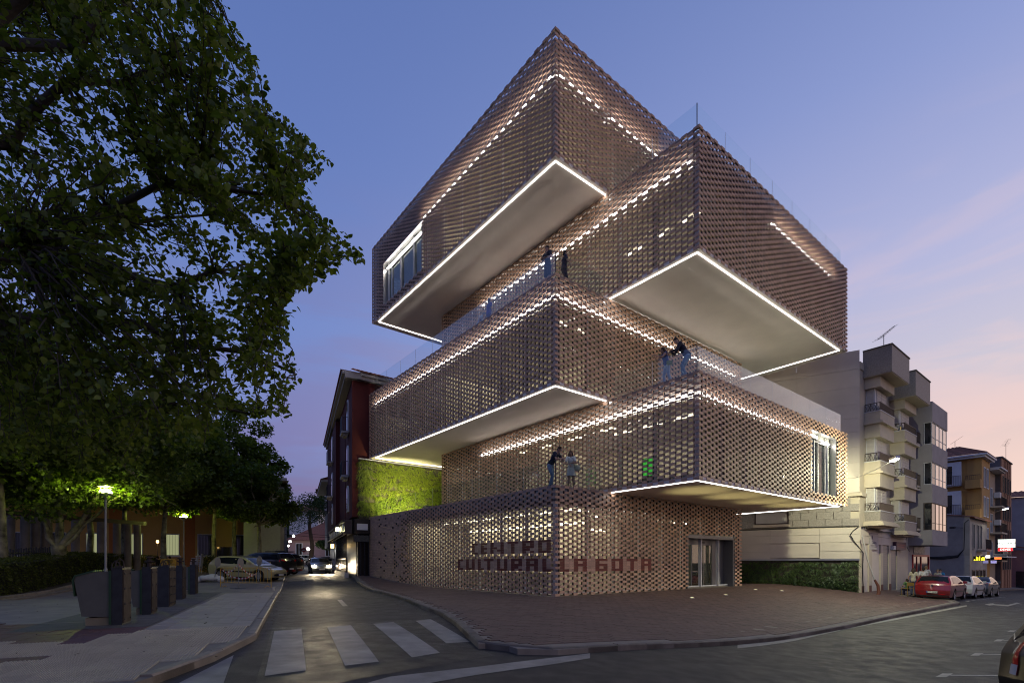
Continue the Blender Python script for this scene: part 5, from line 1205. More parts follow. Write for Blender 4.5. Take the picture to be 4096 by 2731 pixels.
def leaf_mesh(name, P, S, fr, shape, faces, m):
    X, Y, Z = fr; n = len(P)
    V = P[:, None, :] + S[:, None, None] * (shape[None, :, 0, None] * X[:, None, :] + shape[None, :, 1, None] * Y[:, None, :] + shape[None, :, 2, None] * Z[:, None, :])
    k = len(shape); V = V.reshape(-1, 3); me = bpy.data.meshes.new(name); nf = len(faces); q = len(faces[0])
    F = (np.array(faces)[None] + (np.arange(n) * k)[:, None, None]).reshape(-1)
    me.vertices.add(len(V)); me.vertices.foreach_set('co', V.astype(np.float32).ravel())
    me.loops.add(len(F)); me.loops.foreach_set('vertex_index', F.astype(np.int32))
    me.polygons.add(n * nf); me.polygons.foreach_set('loop_start', (np.arange(n * nf) * q).astype(np.int32)); me.polygons.foreach_set('loop_total', np.full(n * nf, q, np.int32))
    me.materials.append(m); me.update(calc_edges=True); return me
DIA = np.array([(0, 0, 0), (.42, .45, .06), (0, 1, -.05), (-.42, .45, .06)]); DIA_F = [(0, 1, 2, 3)]
STAR = np.array([(0, 0, 0), (.55, .12, 0), (.22, .38, .05), (.50, .75, -.04), (.12, .68, .03), (0, 1.05, -.06), (-.12, .68, .03), (-.50, .75, -.04), (-.22, .38, .05), (-.55, .12, 0)])
STAR_F = [(0, 1, 2, 8), (2, 3, 4, 8), (4, 5, 6, 8), (0, 8, 9, 0)]
def curve_pts(a, b, sag, rng, n=7, wob=.12):
    a, b = np.array(a, float), np.array(b, float); L_ = np.linalg.norm(b - a); t = np.linspace(0, 1, n)[:, None]
    p = a + (b - a) * t; p[:, 2] += (sag * L_ * 4 * t * (1 - t))[:, 0]; w = rng.normal(size=(n, 3)) * wob * L_ / n; w[0] = 0; w[-1] = 0; return [Vector(q) for q in (p + w)] if False else p + w
def foreground_tree():
    rng = np.random.default_rng(21)
    e = empty('mulberry_tree', 'large leafy tree overhanging from the left with branches against the evening sky', 'tree', None, (-9.2, 5.2, 0))
    inv = Matrix.Translation((9.2, -5.2, 0)); loc = lambda p: (p[0] + 9.2, p[1] - 5.2, p[2])
    wood = MB()
    wood.tube([loc(p) for p in ((-9.2, 5.2, -.1), (-9.15, 5.2, .5), (-9.0, 5.25, 2.4), (-8.7, 5.4, 4.0))], [.34, .27, .23, .22], 10)
    limbs = []
    ends = [(-4.3, 6.2, 7.6), (-4.4, 6.6, 9.6), (-5.0, 5.4, 10.8), (-2.9, 6.3, 6.0), (-3.0, 6.6, 5.0), (-3.2, 7.4, 4.2), (-5.6, 4.6, 6.2), (-5.2, 8.8, 7.5), (-6.0, 4.0, 9.4), (-10.5, 3.2, 9.0), (-11, 7.5, 8.6), (-8, 7.6, 10.2), (-4.9, 5.0, 4.6), (-4.0, 7.8, 3.7), (-3.6, 5.9, 8.6)]
    for b in ends:
        p = curve_pts((-8.7, 5.4, 3.9), b, .07, rng, 10, .25); r = np.linspace(.13, .018, 10) * rng.uniform(.75, 1.1); wood.tube([loc(q) for q in p], list(r), 6); limbs.append(p)
    allp = np.concatenate([l[2:] for l in limbs])
    # crown as seen from the pavement: outline of the leafy mass (columns, rows of the photo) at 4.5 - 8.5 m
    poly = [(-700, -700), (820, -700), (860, -20), (930, 150), (1030, 240), (1010, 430), (1130, 480), (1340, 640), (1250, 740), (1290, 900), (1470, 1010), (1330, 1090), (1170, 1150), (1120, 1300), (1150, 1440), (1060, 1480), (1180, 1640), (1050, 1700), (900, 1660), (820, 1800), (600, 1860), (-700, 1990)]
    tw = []
    while len(tw) < 1750:
        u, v = rng.uniform(-700, 1480), rng.uniform(-700, 1990)
        if not inside(u, v, poly): continue
        edge = not all(inside(u + du, v + dv, poly) for du, dv in ((130, 0), (-130, 0), (0, 130), (0, -130)))
        Y = rng.uniform(4.6, 8.6); z = 1.42 + (2247 - v) / 2010.2 * Y
        if z < 2.6 or z > 11.5: continue
        if (u < -50 or v < -50) and rng.uniform() < .6: continue
        if u > 700 and not edge and rng.uniform() < .25: continue
        tw.append(((u - 2048) / 2010.2 * Y, Y, z))
    P = []; 
    for b in tw:
        b = np.array(b); d = np.linalg.norm(allp - b, axis=1) + np.maximum(0, allp[:, 0] - b[0]) * .8; a = allp[np.argmin(d)]
        if np.linalg.norm(b - a) > 2.6: a = b + (a - b) * 2.2 / np.linalg.norm(b - a) if rng.uniform() < .0 else a
        p = curve_pts(a, b, .05, rng, 7, .16); wood.tube([loc(q) for q in p], list(np.linspace(.013, .0035, 7)), 4, cap=False)
        L_ = np.linalg.norm(b - a); n = int(np.clip(L_ * 27, 14, 46))
        f = 1 - rng.uniform(0, 1, n) ** 1.3 * min(1, 1.1 / max(L_, .3)); f = np.clip(f, 0, 1)
        q = np.stack([np.interp(f, np.linspace(0, 1, 7), p[:, i]) for i in range(3)], 1) + rng.normal(size=(n, 3)) * .045; P.append(q)
    P = np.concatenate(P); n = len(P); S = rng.uniform(.038, .092, n); fr = rot_frames(n, rng, .55)
    wood.build('trunk', M_bark, e, smooth=60, kind=None)
    # the 300 nearest leaves in view are parts
    vis = (np.abs(P[:, 0] / P[:, 1]) < 1.02) & ((P[:, 2] - 1.42) / P[:, 1] < 1.12)
    score = np.where(vis, S / P[:, 1], 0); idx = np.argsort(-score); top = idx[:300]; rest_ = idx[300:]
    me = MB().add([tuple(x) for x in LEAF], LEAF_F).mesh('leaf', M_leafA)
    for i in top:
        o = bpy.data.objects.new('leaf', me); COL.objects.link(o); o.parent = e
        M3 = Matrix((fr[0][i], fr[1][i], fr[2][i])).transposed(); o.rotation_mode = 'QUATERNION'; o.rotation_quaternion = M3.to_quaternion(); o.scale = (S[i],) * 3; o.location = loc(P[i])
    Q = P[rest_] + np.array([9.2, -5.2, 0])
    link('foliage', leaf_mesh('foliage', Q, S[rest_], tuple(x[rest_] for x in fr), LEAF, LEAF_F, M_leafA), e, kind='stuff')
foreground_tree()
def plane_tree(label, x, y, h, r, zc, n, size, seed, star=False, fork=False, tr=.24, low=.36):
    rng = np.random.default_rng(seed); z0 = terr(x, y)
    e = empty('plane_tree', label, 'tree', 'plane trees in the park', (x, y, z0)); w = MB(); ends = []
    if fork:
        w.tube([(0, 0, -.1), (0, 0, .5), (.02, 0, 1.35), (.0, 0, 2.0)], [tr * 1.35, tr, tr * 1.0, tr * 1.15], 10)
        for b, r0 in (((-1.9, .2, 4.9), .13), ((-1.6, -.4, 5.4), .11), ((-.35, .2, 5.8), .17), ((.25, -.1, 5.6), .17), ((2.6, -.3, 4.9), .17), ((4.0, .4, 5.6), .10)):
            p = curve_pts((0, 0, 1.75), b, .02, rng, 7, .10); w.tube([tuple(q) for q in p], list(np.linspace(r0, r0 * .45, 7)), 7); ends.append(b)
    else:
        w.tube([(0, 0, -.1), (0, 0, .5), (rng.uniform(-.15, .15), 0, h * .22), (rng.uniform(-.3, .3), rng.uniform(-.2, .2), h * .42)], [tr * 1.3, tr, tr * .85, tr * .65], 8); ends.append((0, 0, h * .4))
    for k in range(13):
        a = ends[k % len(ends)]; az = rng.uniform(0, 6.28); q = rng.uniform(.4, .95) * r; b = (q * math.cos(az), q * math.sin(az), zc + rng.uniform(-.45, .75) * (h - zc)); p = curve_pts(a, b, .04, rng, 6, .2); w.tube([tuple(i) for i in p], list(np.linspace(.09, .02, 6)), 5, cap=False)
    w.build('trunk', M_plane, e, smooth=60)
    # leaf clumps through the crown
    nc = 70; C = rng.normal(size=(nc, 3)); C /= np.linalg.norm(C, axis=1)[:, None]; C *= (rng.uniform(.25, 1, nc) ** .55)[:, None]; hz = np.where(C[:, 2] > 0, h - zc, zc - h * low)
    C = np.stack([C[:, 0] * r, C[:, 1] * r, zc + C[:, 2] * hz], 1); R_ = rng.uniform(.16, .30, nc) * r
    i = rng.integers(0, nc, n); d = rng.normal(size=(n, 3)); d /= np.linalg.norm(d, axis=1)[:, None]; P = C[i] + d * (R_[i] * rng.uniform(.3, 1.05, n) ** .6)[:, None] * np.array([1, 1, .75])
    S = size * rng.uniform(.6, 1.25, n)
    link('crown', leaf_mesh('crown', P, S, rot_frames(n, rng, .45), STAR if star else DIA, STAR_F[:3] if star else DIA_F, M_leafB), e, kind='stuff'); return e
def UY(u, Y): return (u - 2048) / 2010.2 * Y, Y
x, y = UY(235, 27); plane_tree('plane tree with a low many limbed fork beside the first park lamp', x, y, 13, 5.8, 7.2, 24000, .24, 1, True, True, .30, .30)
for i, (u, Y, h, r, n, s_, lab) in enumerate(((12, 24, 13.5, 5.2, 11000, .27, 'plane tree at the left edge of the park behind the hedge'), (357, 37, 14, 5.6, 9500, .30, 'plane tree behind the first lamp post, darker trunk before the arcade'),
        (500, 40, 13.5, 5.2, 8500, .30, 'plane tree between the two park lamps'), (655, 40, 13, 4.8, 9000, .28, 'plane tree with a lamp lit trunk beside the second park lamp'), (735, 54, 16, 6, 8500, .34, 'tall plane tree standing behind the second park lamp'),
        (857, 47, 14.5, 4.8, 9000, .30, 'plane tree with a pale trunk behind the silver car'), (940, 50, 17.0, 4.5, 15000, .30, 'tall dark plane tree at the street end of the park, over the black cars'), (1035, 45, 10.5, 3.3, 6500, .26, 'smaller plane tree with low branches in front of the white house'), (200, 46, 17, 7, 8000, .38, 'tall plane tree deep in the park behind the forked one'), (470, 58, 20, 7.5, 8000, .40, 'tallest plane tree at the back of the park'))):
    x, y = UY(u, Y); plane_tree(lab, x, y, h, r, h * .56, int(n * 1.9), s_, 30 + i, False, False, .22, .40 if u < 860 else .42)
# ---- hedges
def hedge(label, s0, s1, n0, n1, h, cnt, seed):
    rng = np.random.default_rng(seed); e = empty('hedge', label, 'hedge', 'clipped hedges'); L_ = s1 - s0; wd = n1 - n0
    core = MB(lambda s, n, z: SN(s, n) + (z + terr(*SN(s, n)),)); st = int(L_ / 1.5)
    for i in range(st): core.box(s0 + .12 + i * (L_ - .24) / st, s0 + .12 + (i + 1) * (L_ - .24) / st, n0 + .12, n1 - .12, 0, h - .14)
    core.build('twigs', mat('hedge core', (.012, .016, .006), 1) if 'hedge core' not in bpy.data.materials else bpy.data.materials['hedge core'], e, kind='stuff')
    P = []
    for k in range(cnt):
        f = rng.uniform(); s, n, z = rng.uniform(s0, s1), rng.uniform(n0, n1), rng.uniform(.05, h)
        if f < .55: n = n1
        elif f < .85: z = h
        elif f < .95: s = s0 if rng.uniform() < .5 else s1
        else: n = n0
        b = .05 * math.sin(s * 3.1 + z * 4) + .04 * math.sin(s * 7.3) ; rr = .10
        s = min(max(s, s0 + rr), s1 - rr); p = SN(s + rng.normal() * .03, n + rng.normal() * .035 + (b if n == n1 else 0)); P.append((p[0], p[1], z + terr(*p) + rng.normal() * .03 + (b * .5 if z == h else 0)))
    P = np.array(P); link('foliage', leaf_mesh('foliage', P, rng.uniform(.05, .10, len(P)), rot_frames(len(P), rng, .1), DIA, DIA_F, M_hedge), e, kind='stuff')
hedge('long clipped hedge behind the kerb on the left edge', 8, 38.6, -12.6, -11.2, 1.5, 30000, 4)
hedge('second clipped hedge, right of the first lamp post', 41.5, 57, -13.6, -12.0, 1.5, 9000, 5)
for u, Y, r in ((842, 42, .85), (905, 44, .7)):
    x, y = UY(u, Y); e = empty('round_bush', 'dark clipped ball bush behind the silver car, ' + ('left and larger' if u < 850 else 'right and smaller') + ' of two', 'bush', 'ball bushes', (x, y, terr(x, y))); m = MB(); blob_cloud(m, (0, 0, r * .9), r, 900, .08, np.random.default_rng(u), .9); m.build('foliage', M_hedge, e, kind='stuff')
# ---- park lamps
def park_lamp(label, u, Y, vtop, power):
    x, y = UY(u, Y); z0 = terr(x, y); H = 1.42 + (2247 - vtop) / 2010.2 * Y - z0; e = empty('park_lamp', label, 'street lamp', 'lit park lamps', (x, y, z0))
    MB().lathe([(.09, 0), (.085, .9), (.055, .95), (.05, H - .25)], 10).build('post', mat('lamp post grey', (.30, .30, .27), .5, .3) if 'lamp post grey' not in bpy.data.materials else bpy.data.materials['lamp post grey'], e)
    MB().lathe([(.06, H - .25), (.22, H - .16), (.30, H - .02), (.30, H + .0)], 14).build('bowl', M_alu, e); MB().lathe([(.285, H + .001), (.27, H + .10), (.18, H + .19), (.02, H + .22)], 14).build('globe', emitter('park lamp glow', (.95, 1, .42), 30), e)
    MB().lathe([(.34, H + .34), (.30, H + .38), (.02, H + .42)], 14).build('hood', M_alu, e); MB().tube([(.27, 0, H), (.27, 0, H + .36)], .012, 4).tube([(-.27, 0, H), (-.27, 0, H + .36)], .012, 4).build('hood_stays', M_alu, e, kind='stuff')
    lamp('lamp_light', 'POINT', (0, 0, H + .28), power, (.80, 1, .16), e, .10); return e
park_lamp('lit park lamp on a tall grey post at the end of the first hedge', 423, 26, 1972, 620)
park_lamp('smaller lit park lamp standing farther back above the second hedge', 735, 42, 2068, 560)
# ---- the ochre arcade behind the park
Ab = bld('park_building', 'long ochre building with barred lit windows behind the park trees')
pa, pb = Vector((-56, 45)), Vector((-27.3, 53)); pd = (pb - pa).normalized(); pn = Vector((pd.y, -pd.x)); PL = (pb - pa).length
Pf = lambda t, p, z: (pa.x + pd.x * t + pn.x * p, pa.y + pd.y * t + pn.y * p, z)
MB(Pf).box(0, PL, -9, 0, -.3, 8.2).build('wall', M_ochre, Ab); M_orange = mat('orange render', (.32, .11, .03), .85, var=.08)
M_wlit = emitter('lit curtain', (.75, .78, .42), .42)
for k in range(9):
    t = 2.2 + k * 3.2; lit_ = k in (4, 5, 6)
    MB(Pf).box(t - .15, t + 1.75, .001, .06, 1.95, 2.08).build('window_sill', M_whitep, Ab); w = MB(Pf).box(t, t + 1.6, .001, .05, 2.081, 4.3).build('window', M_whitep, Ab); MB(Pf).box(t + .08, t + 1.52, .051, .06, 2.15, 4.2).build('pane', M_wlit if lit_ else M_dark, w)
    railing(Pf, Ab, t + .05, t + 1.55, 2.1, 4.25, .12, M_post, 11, rad=.012)
    if k % 2 == 0: MB(Pf).box(t + 1.9, t + 3.0, .001, .012, -.2, 8).build('orange_panel', M_orange, Ab)
MB(Pf).box(PL - 3.4, PL - 2.0, .001, .03, -.2, 3.0).build('arched_doorway', M_dark, Ab)
Pg = empty('pergola', 'row of round concrete columns carrying a dark beam in the park', 'pergola')
for u, Y in ((40, 31), (101, 31.6), (142, 32.2), (180, 32.8), (302, 34.5), (404, 36), (467, 37.5), (511, 38.3), (549, 39)):
    x, y = UY(u, Y); MB().lathe([(.24, terr(x, y) - .05), (.24, 4.3)], 14, (x, y)).build('column', M_conc, Pg, smooth=60)
x0, y0 = UY(0, 30.5); x1, y1 = UY(580, 39.6); MB().add([(x0, y0 - .15, 4.3), (x1, y1 - .15, 4.3), (x1, y1 + .15, 4.3), (x0, y0 + .15, 4.3), (x0, y0 - .15, 4.6), (x1, y1 - .15, 4.6), (x1, y1 + .15, 4.6), (x0, y0 + .15, 4.6)], BX).build('beam', M_brown, Pg)
Fe = empty('iron_fence', 'dark iron picket fence behind the clipped hedge', 'fence'); Ff = lambda s, n, z: SN(s, n) + (z + terr(*SN(s, n)),)
m = MB(Ff)
for i in range(110): s = 9 + i * .28; m.box(s - .03, s + .03, -13.52, -13.46, .1, 1.78 + .05 * (i % 2))
m.build('pickets', M_post, Fe, kind='stuff'); MB(Ff).box(9, 39.6, -13.459, -13.42, 1.45, 1.51).build('rail', M_post, Fe)
# ================================================================== CARS
M_rubber = mat('tyre rubber', (.012, .012, .012), .85); M_rim = mat('alloy rim', (.30, .30, .31), .35, .8)
M_cglass = mat('car glass', (.010, .012, .015), .05, spec=.25); M_trim = mat('black car trim', (.012, .012, .013), .5)
M_tail = mat('tail lamp glass', (.25, .008, .01), .12, emit=(1, .02, .02), estr=.06); M_head = mat('headlamp glass', (.45, .47, .48), .08, spec=.9); M_plate = mat('number plate', (.60, .58, .52), .5)
M_headlit = emitter('headlight beam glass', (1, .86, .62), 140)
M_chrome = mat('chrome', (.6, .6, .6), .12, 1)
def paintmat(name, col, metal=0): return mat(name, col, .28, metal, spec=.5, coat=1.0)
def car_shape(kind):
    """side outline (x forward, z up), length about 4.3 m: (top profile from tail to nose), glass line"""
    if kind == 'hatch':
        top = [(-2.12, .42), (-2.16, .62), (-2.10, .92), (-2.02, 1.02), (-1.72, 1.36), (-1.55, 1.43), (-.9, 1.47), (-.1, 1.455), (.35, 1.36), (1.05, 1.00), (1.25, .93), (1.75, .82), (2.05, .68), (2.14, .52), (2.12, .30)]
        side = [(-1.62, 1.03), (-1.42, 1.34), (-.85, 1.385), (-.1, 1.37), (.22, 1.30), (.80, 1.0), (-.6, .99)]
        rear, front = (3, 5), (8, 10); wheels = (-1.28, 1.30)
    elif kind == 'estate':
        top = [(-2.30, .42), (-2.34, .62), (-2.28, .95), (-2.20, 1.05), (-1.95, 1.40), (-1.80, 1.47), (-.9, 1.52), (0, 1.50), (.45, 1.40), (1.15, 1.03), (1.35, .97), (1.85, .86), (2.17, .70), (2.26, .52), (2.24, .30)]
        side = [(-2.02, 1.06), (-1.80, 1.38), (-.9, 1.43), (0, 1.41), (.32, 1.34), (.92, 1.03), (-.6, 1.02)]
        rear, front = (3, 5), (8, 10); wheels = (-1.36, 1.38)
    elif kind == 'sedan':
        top = [(-2.22, .42), (-2.26, .62), (-2.22, .92), (-2.10, 1.00), (-1.60, 1.05), (-1.05, 1.38), (-.6, 1.44), (0, 1.44), (.40, 1.36), (1.10, 1.00), (1.3, .93), (1.85, .82), (2.15, .68), (2.22, .52), (2.20, .30)]
        side = [(-1.30, 1.06), (-.98, 1.32), (-.55, 1.36), (0, 1.355), (.27, 1.30), (.86, 1.0), (-.6, .99)]
        rear, front = (4, 6), (8, 10); wheels = (-1.32, 1.36)
    else:  # suv
        top = [(-2.20, .50), (-2.26, .75), (-2.20, 1.08), (-2.12, 1.18), (-1.92, 1.56), (-1.75, 1.64), (-.9, 1.69), (0, 1.67), (.45, 1.57), (1.05, 1.20), (1.25, 1.13), (1.9, 1.03), (2.2, .85), (2.28, .62), (2.26, .40)]
        side = [(-1.95, 1.20), (-1.74, 1.54), (-.9, 1.60), (0, 1.58), (.32, 1.50), (.85, 1.20), (-.6, 1.18)]
        rear, front = (3, 5), (8, 10); wheels = (-1.36, 1.40)
    return top, side, rear, front, wheels
def make_car(kind, label, pm, group, plate=None, lit=False, rack=False, cat='car'):
    top, side, rear, front, wh = car_shape(kind); e = empty('parked_car' if not lit else 'driving_car', label, cat, group)
    zt = max(p[1] for p in top); belt = side[-1][1]; L0, L1 = top[1][0], top[-2][0]; WR = .33 if kind != 'suv' else .37
    def hw(x, z):
        f = 1 - .10 * max(0, (abs(x) - 1.5) / .8) ** 2 - .02
        if z > belt: f -= .26 * ((z - belt) / (zt - belt)) ** 1.15
        if z < .55: f -= .06 * (.55 - z) / .3
        return .89 * f
    zb = .22 if kind != 'suv' else .30; AR = WR + .07
    bot = []
    for cx in wh[::-1]:
        bot += [(cx + AR * math.cos(a), WR + AR * math.sin(a)) for a in [math.radians(d) for d in range(-15, 196, 21)]]
    bot = [p for p in bot if p[1] >= zb]
    out = top + [(top[-1][0] - .05, zb)] + bot + [(top[0][0] + .05, zb)]
    bm = bmesh.new(); bm.faces.new([bm.verts.new((x, 0, z)) for x, z in out])
    for z in np.arange(.35, zt, .14): bmesh.ops.bisect_plane(bm, geom=bm.verts[:] + bm.edges[:] + bm.faces[:], plane_co=(0, 0, z), plane_no=(0, 0, 1))
    for x in np.arange(-2.1, 2.2, .3): bmesh.ops.bisect_plane(bm, geom=bm.verts[:] + bm.edges[:] + bm.faces[:], plane_co=(x, 0, 0), plane_no=(1, 0, 0))
    bm.verts.ensure_lookup_table(); bm.verts.index_update()
    V = [(v.co.x, v.co.z) for v in bm.verts]; F = [[v.index for v in f.verts] for f in bm.faces]; BE = [(ed.verts[0].index, ed.verts[1].index) for ed in bm.edges if ed.is_boundary]; bm.free()
    b = MB(); b.add([(x, -hw(x, z), z) for x, z in V], F); b.add([(x, hw(x, z), z) for x, z in V], [f[::-1] for f in F])
    for i, j in BE:
        (x0, z0), (x1, z1) = V[i], V[j]; ks = [-1, -.92, -.6, 0, .6, .92, 1]; vs = []
        for k in ks:
            for (x, z) in ((x0, z0), (x1, z1)):
                cr = (1 - k * k); rise = .035 * cr if z > belt else .02 * cr
                bulge = .10 * cr if abs(x) > 1.9 and z < 1.25 else (.06 * cr if abs(x) > .9 and z > .8 else 0)
                vs.append((x + math.copysign(bulge, x), k * hw(x, z), z + (rise if z > .6 else 0)))
        b.add(vs, [(2 * m, 2 * m + 1, 2 * m + 3, 2 * m + 2) for m in range(len(ks) - 1)])
    me = b.mesh('body', pm); bm = bmesh.new(); bm.from_mesh(me); bmesh.ops.remove_doubles(bm, verts=bm.verts, dist=.002); bmesh.ops.recalc_face_normals(bm, faces=bm.faces); bm.to_mesh(me); bm.free(); shade(me, 38); link('body', me, e)
    MB().box(L0 + .25, L1 - .25, -.72, .72, zb - .03, .5).build('underbody', M_trim, e)
    # side glass, one pane per door, with dark surround
    for s in (-1, 1):
        n = len(side); cx = sum(p[0] for p in side) / n; m = MB(lambda x, y, z, s=s: (x, s * (hw(x, z) + y), z)); bmf = bmesh.new(); bmf.faces.new([bmf.verts.new((x, 0, z)) for x, z in side])
        for xx in np.arange(-2, 1.4, .25): bmesh.ops.bisect_plane(bmf, geom=bmf.verts[:] + bmf.edges[:] + bmf.faces[:], plane_co=(xx, 0, 0), plane_no=(1, 0, 0))
        for zz in (belt + .1, belt + .2, belt + .3): bmesh.ops.bisect_plane(bmf, geom=bmf.verts[:] + bmf.edges[:] + bmf.faces[:], plane_co=(0, 0, zz), plane_no=(0, 0, 1))
        bmf.verts.index_update(); m.add([(v.co.x, .006, v.co.z) for v in bmf.verts], [[v.index for v in f.verts] for f in bmf.faces]); bmf.free(); m.build('side_window', M_cglass, e)
        p = MB(lambda x, y, z, s=s: (x, s * (hw(x, z) + y), z)); zt2 = belt + .32
        p.add([(-.36, .009, belt), (-.30, .009, belt), (-.27, .009, zt2), (-.33, .009, zt2)], [(0, 1, 2, 3)]).build('door_pillar', pm, e)
        q = MB(lambda x, y, z, s=s: (x, s * (hw(x, z) + y), z)); q.box(-1.3, 1.0, .0, .012, .50, .58).build('side_strip', M_trim, e)
        for x in (-.95, .12): MB(lambda x_, y, z, s=s: (x_, s * (hw(x_, z) + y), z)).box(x, x + .2, .0, .03, belt - .14, belt - .10).build('door_handle', pm, e)
        MB(lambda x, y, z, s=s: (x, s * y, z)).box(.62, .80, .88, 1.06, belt + .0, belt + .15).build('mirror', pm, e)
    def cross(i0, i1, name, k=.90, off=.012):
        m = MB(); (xa, za), (xb, zb_) = top[i0], top[i1]; pts = [top[i] for i in range(i0, i1 + 1)]; ks = [-k, -k * .6, 0, k * .6, k]; vs = []
        d = Vector((pts[-1][0] - pts[0][0], pts[-1][1] - pts[0][1])); nn = Vector((-d.y, d.x)).normalized(); nn = nn if nn.y > 0 else -nn
        P = []
        for a in range(len(pts)):
            f0 = .05 if a == 0 else (.95 if a == len(pts) - 1 else None)
            P.append(pts[a])
        P[0] = (pts[0][0] + d.x * .05, pts[0][1] + d.y * .05); P[-1] = (pts[-1][0] - d.x * .06, pts[-1][1] - d.y * .06)
        for (x, z) in P:
            for kk in ks: cr = 1 - (kk) ** 2; vs.append((x + nn.x * off + math.copysign(.06 * cr, x) * (1 if abs(x) > .9 else .6), kk * hw(x, z), z + nn.y * off + .035 * cr))
        w = len(ks); m.add(vs, [(r * w + c, r * w + c + 1, (r + 1) * w + c + 1, (r + 1) * w + c) for r in range(len(P) - 1) for c in range(w - 1)]); return m.build(name, M_cglass, e, smooth=60)
    cross(rear[0], rear[1], 'rear_window'); cross(front[0], front[1] - 1, 'windscreen')
    # wheels
    for cx in wh:
        for s in (-1, 1):
            fm = lambda x, y, z, cx=cx, s=s: (cx + x, s * (z), WR + y); y0 = .66; w = MB(fm).lathe([(WR * .66, y0 + .19), (WR * .95, y0 + .20), (WR, y0 + .16), (WR, y0 + .02), (WR * .9, y0)], 20, cap=False); t = w.build('wheel', M_rubber, e, smooth=50)
            r = MB(fm); r.lathe([(WR * .66, y0 + .185), (WR * .60, y0 + .15), (WR * .2, y0 + .14), (.03, y0 + .17), (.005, y0 + .17)], 20, cap=False)
            for k in range(5):
                a = k * 2 * math.pi / 5; c, d_ = math.cos(a), math.sin(a); r.add([(c * .06 - d_ * .03, d_ * .06 + c * .03, y0 + .185), (c * .06 + d_ * .03, d_ * .06 - c * .03, y0 + .185), (c * WR * .64 + d_ * .045, d_ * WR * .64 - c * .045, y0 + .188), (c * WR * .64 - d_ * .045, d_ * WR * .64 + c * .045, y0 + .188)], [(0, 1, 2, 3)])
            r.build('rim', M_rim, t)
    xr, xf = top[1][0], top[-2][0]; zl = belt - .16
    for s in (-1, 1):
        y1 = .80
        MB().add([(xr - .015, s * .50, zl - .02), (xr + .10, s * y1, zl - .06), (xr + .22, s * (y1 + .045), zl + .02), (xr + .20, s * (y1 + .03), zl + .16), (xr + .06, s * .74, zl + .17), (xr + .0, s * .52, zl + .12), (xr + .12, s * .5, zl - .02), (xr + .2, s * .7, zl), (xr + .3, s * .75, zl + .05), (xr + .3, s * .75, zl + .14), (xr + .15, s * .68, zl + .14), (xr + .12, s * .5, zl + .1)],
                 [(0, 1, 4, 5), (1, 2, 3, 4), (0, 6, 7, 1), (4, 10, 11, 5), (1, 7, 8, 2), (3, 9, 10, 4)]).build('tail_light', M_tail, e)
        h = MB().add([(xf - .06, s * .45, .60), (xf - .16, s * .78, .60), (xf - .42, s * .84, .70), (xf - .48, s * .80, .79), (xf - .24, s * .66, .76), (xf - .10, s * .46, .70)], [(0, 1, 4, 5), (1, 2, 3, 4)]) if not lit else MB().add([(xf + .09, s * .45, .58), (xf + .02, s * .78, .60), (xf - .1, s * .84, .70), (xf - .06, s * .64, .76), (xf + .07, s * .46, .70), (xf - .2, s * .6, .65)], [(0, 1, 2, 3, 4), (0, 4, 5), (4, 3, 5)])
        for v in range(len(h.v)): h.v[v] = (h.v[v][0] + .085, h.v[v][1] * 1.01, h.v[v][2] + .03)
        h.build('headlight', M_headlit if lit else M_head, e)
        MB().box(xr - .05, xr + .06, s * .44 - .14, s * .44 + .14, .36, .40).build('reflector', M_tail, e)
    MB().box(xr - .13, xr + .1, -.78, .78, .30, .34).build('bumper_strip', M_trim, e)
    MB().box(xf - .05, xf + .115, -.55, .55, .32, .46).build('grille', M_trim, e)
    for x, nm in ((xr - .135, 'rear'), (xf + .118, 'front')):
        zp = .52 if nm == 'rear' else .40; w = MB().box(x - .008, x + .008, -.26, .26, zp - .055, zp + .055).build('number_plate', M_plate, e)
        MB().box(x - .0095, x + .0095, *( (.20, .26) if nm == 'rear' else (-.26, -.20)), zp - .054, zp + .054).build('plate_band', mat('plate blue', (.02, .05, .25), .5) if 'plate blue' not in bpy.data.materials else bpy.data.materials['plate blue'], w)
        if nm == 'rear' and plate: o = text(plate, .105, M_black, lambda a, q, z, x=x: (x - .010 - q, -a, z), .02, .0, zp, w); o.matrix_parent_inverse = Matrix.Identity(4)
    MB(lambda x, y, z: (xr - .105 + z * .02, x, belt - .09 + y)).lathe([(.055, -1), (.055, 0.2)], 12).build('badge', M_chrome, e)
    MB().tube([(-1.2, .2, zt + .02), (-1.4, .2, zt + .28)], .006, 4).build('aerial', M_trim, e)
    if rack:
        for s in (-1, 1): MB().tube([(-1.7, s * .52, zt - .02), (-1.6, s * .52, zt + .07), (0, s * .52, zt + .09), (.25, s * .52, zt - .02)], .022, 5).build('roof_rail', M_trim, e)
        m = MB()
        for x in np.arange(-1.5, .3, .22): m.tube([(x, -.55, zt + .12), (x, .55, zt + .12)], .014, 4)
        for s in (-1, 1): m.tube([(-1.55, s * .58, zt + .18), (.25, s * .58, zt + .18)], .018, 4)
        m.build('roof_rack', M_trim, e)
    return e
def place(e, x, y, ang, dz=RDZ):
    h = 1.3; c, s = math.cos(ang), math.sin(ang); z = terr(x, y)
    sx = (terr(x + c * h, y + s * h) - terr(x - c * h, y - s * h)) / (2 * h); e.location = (x, y, z + dz); e.rotation_euler = (0, -math.atan(sx), ang)
GC = 'cars parked along the streets'
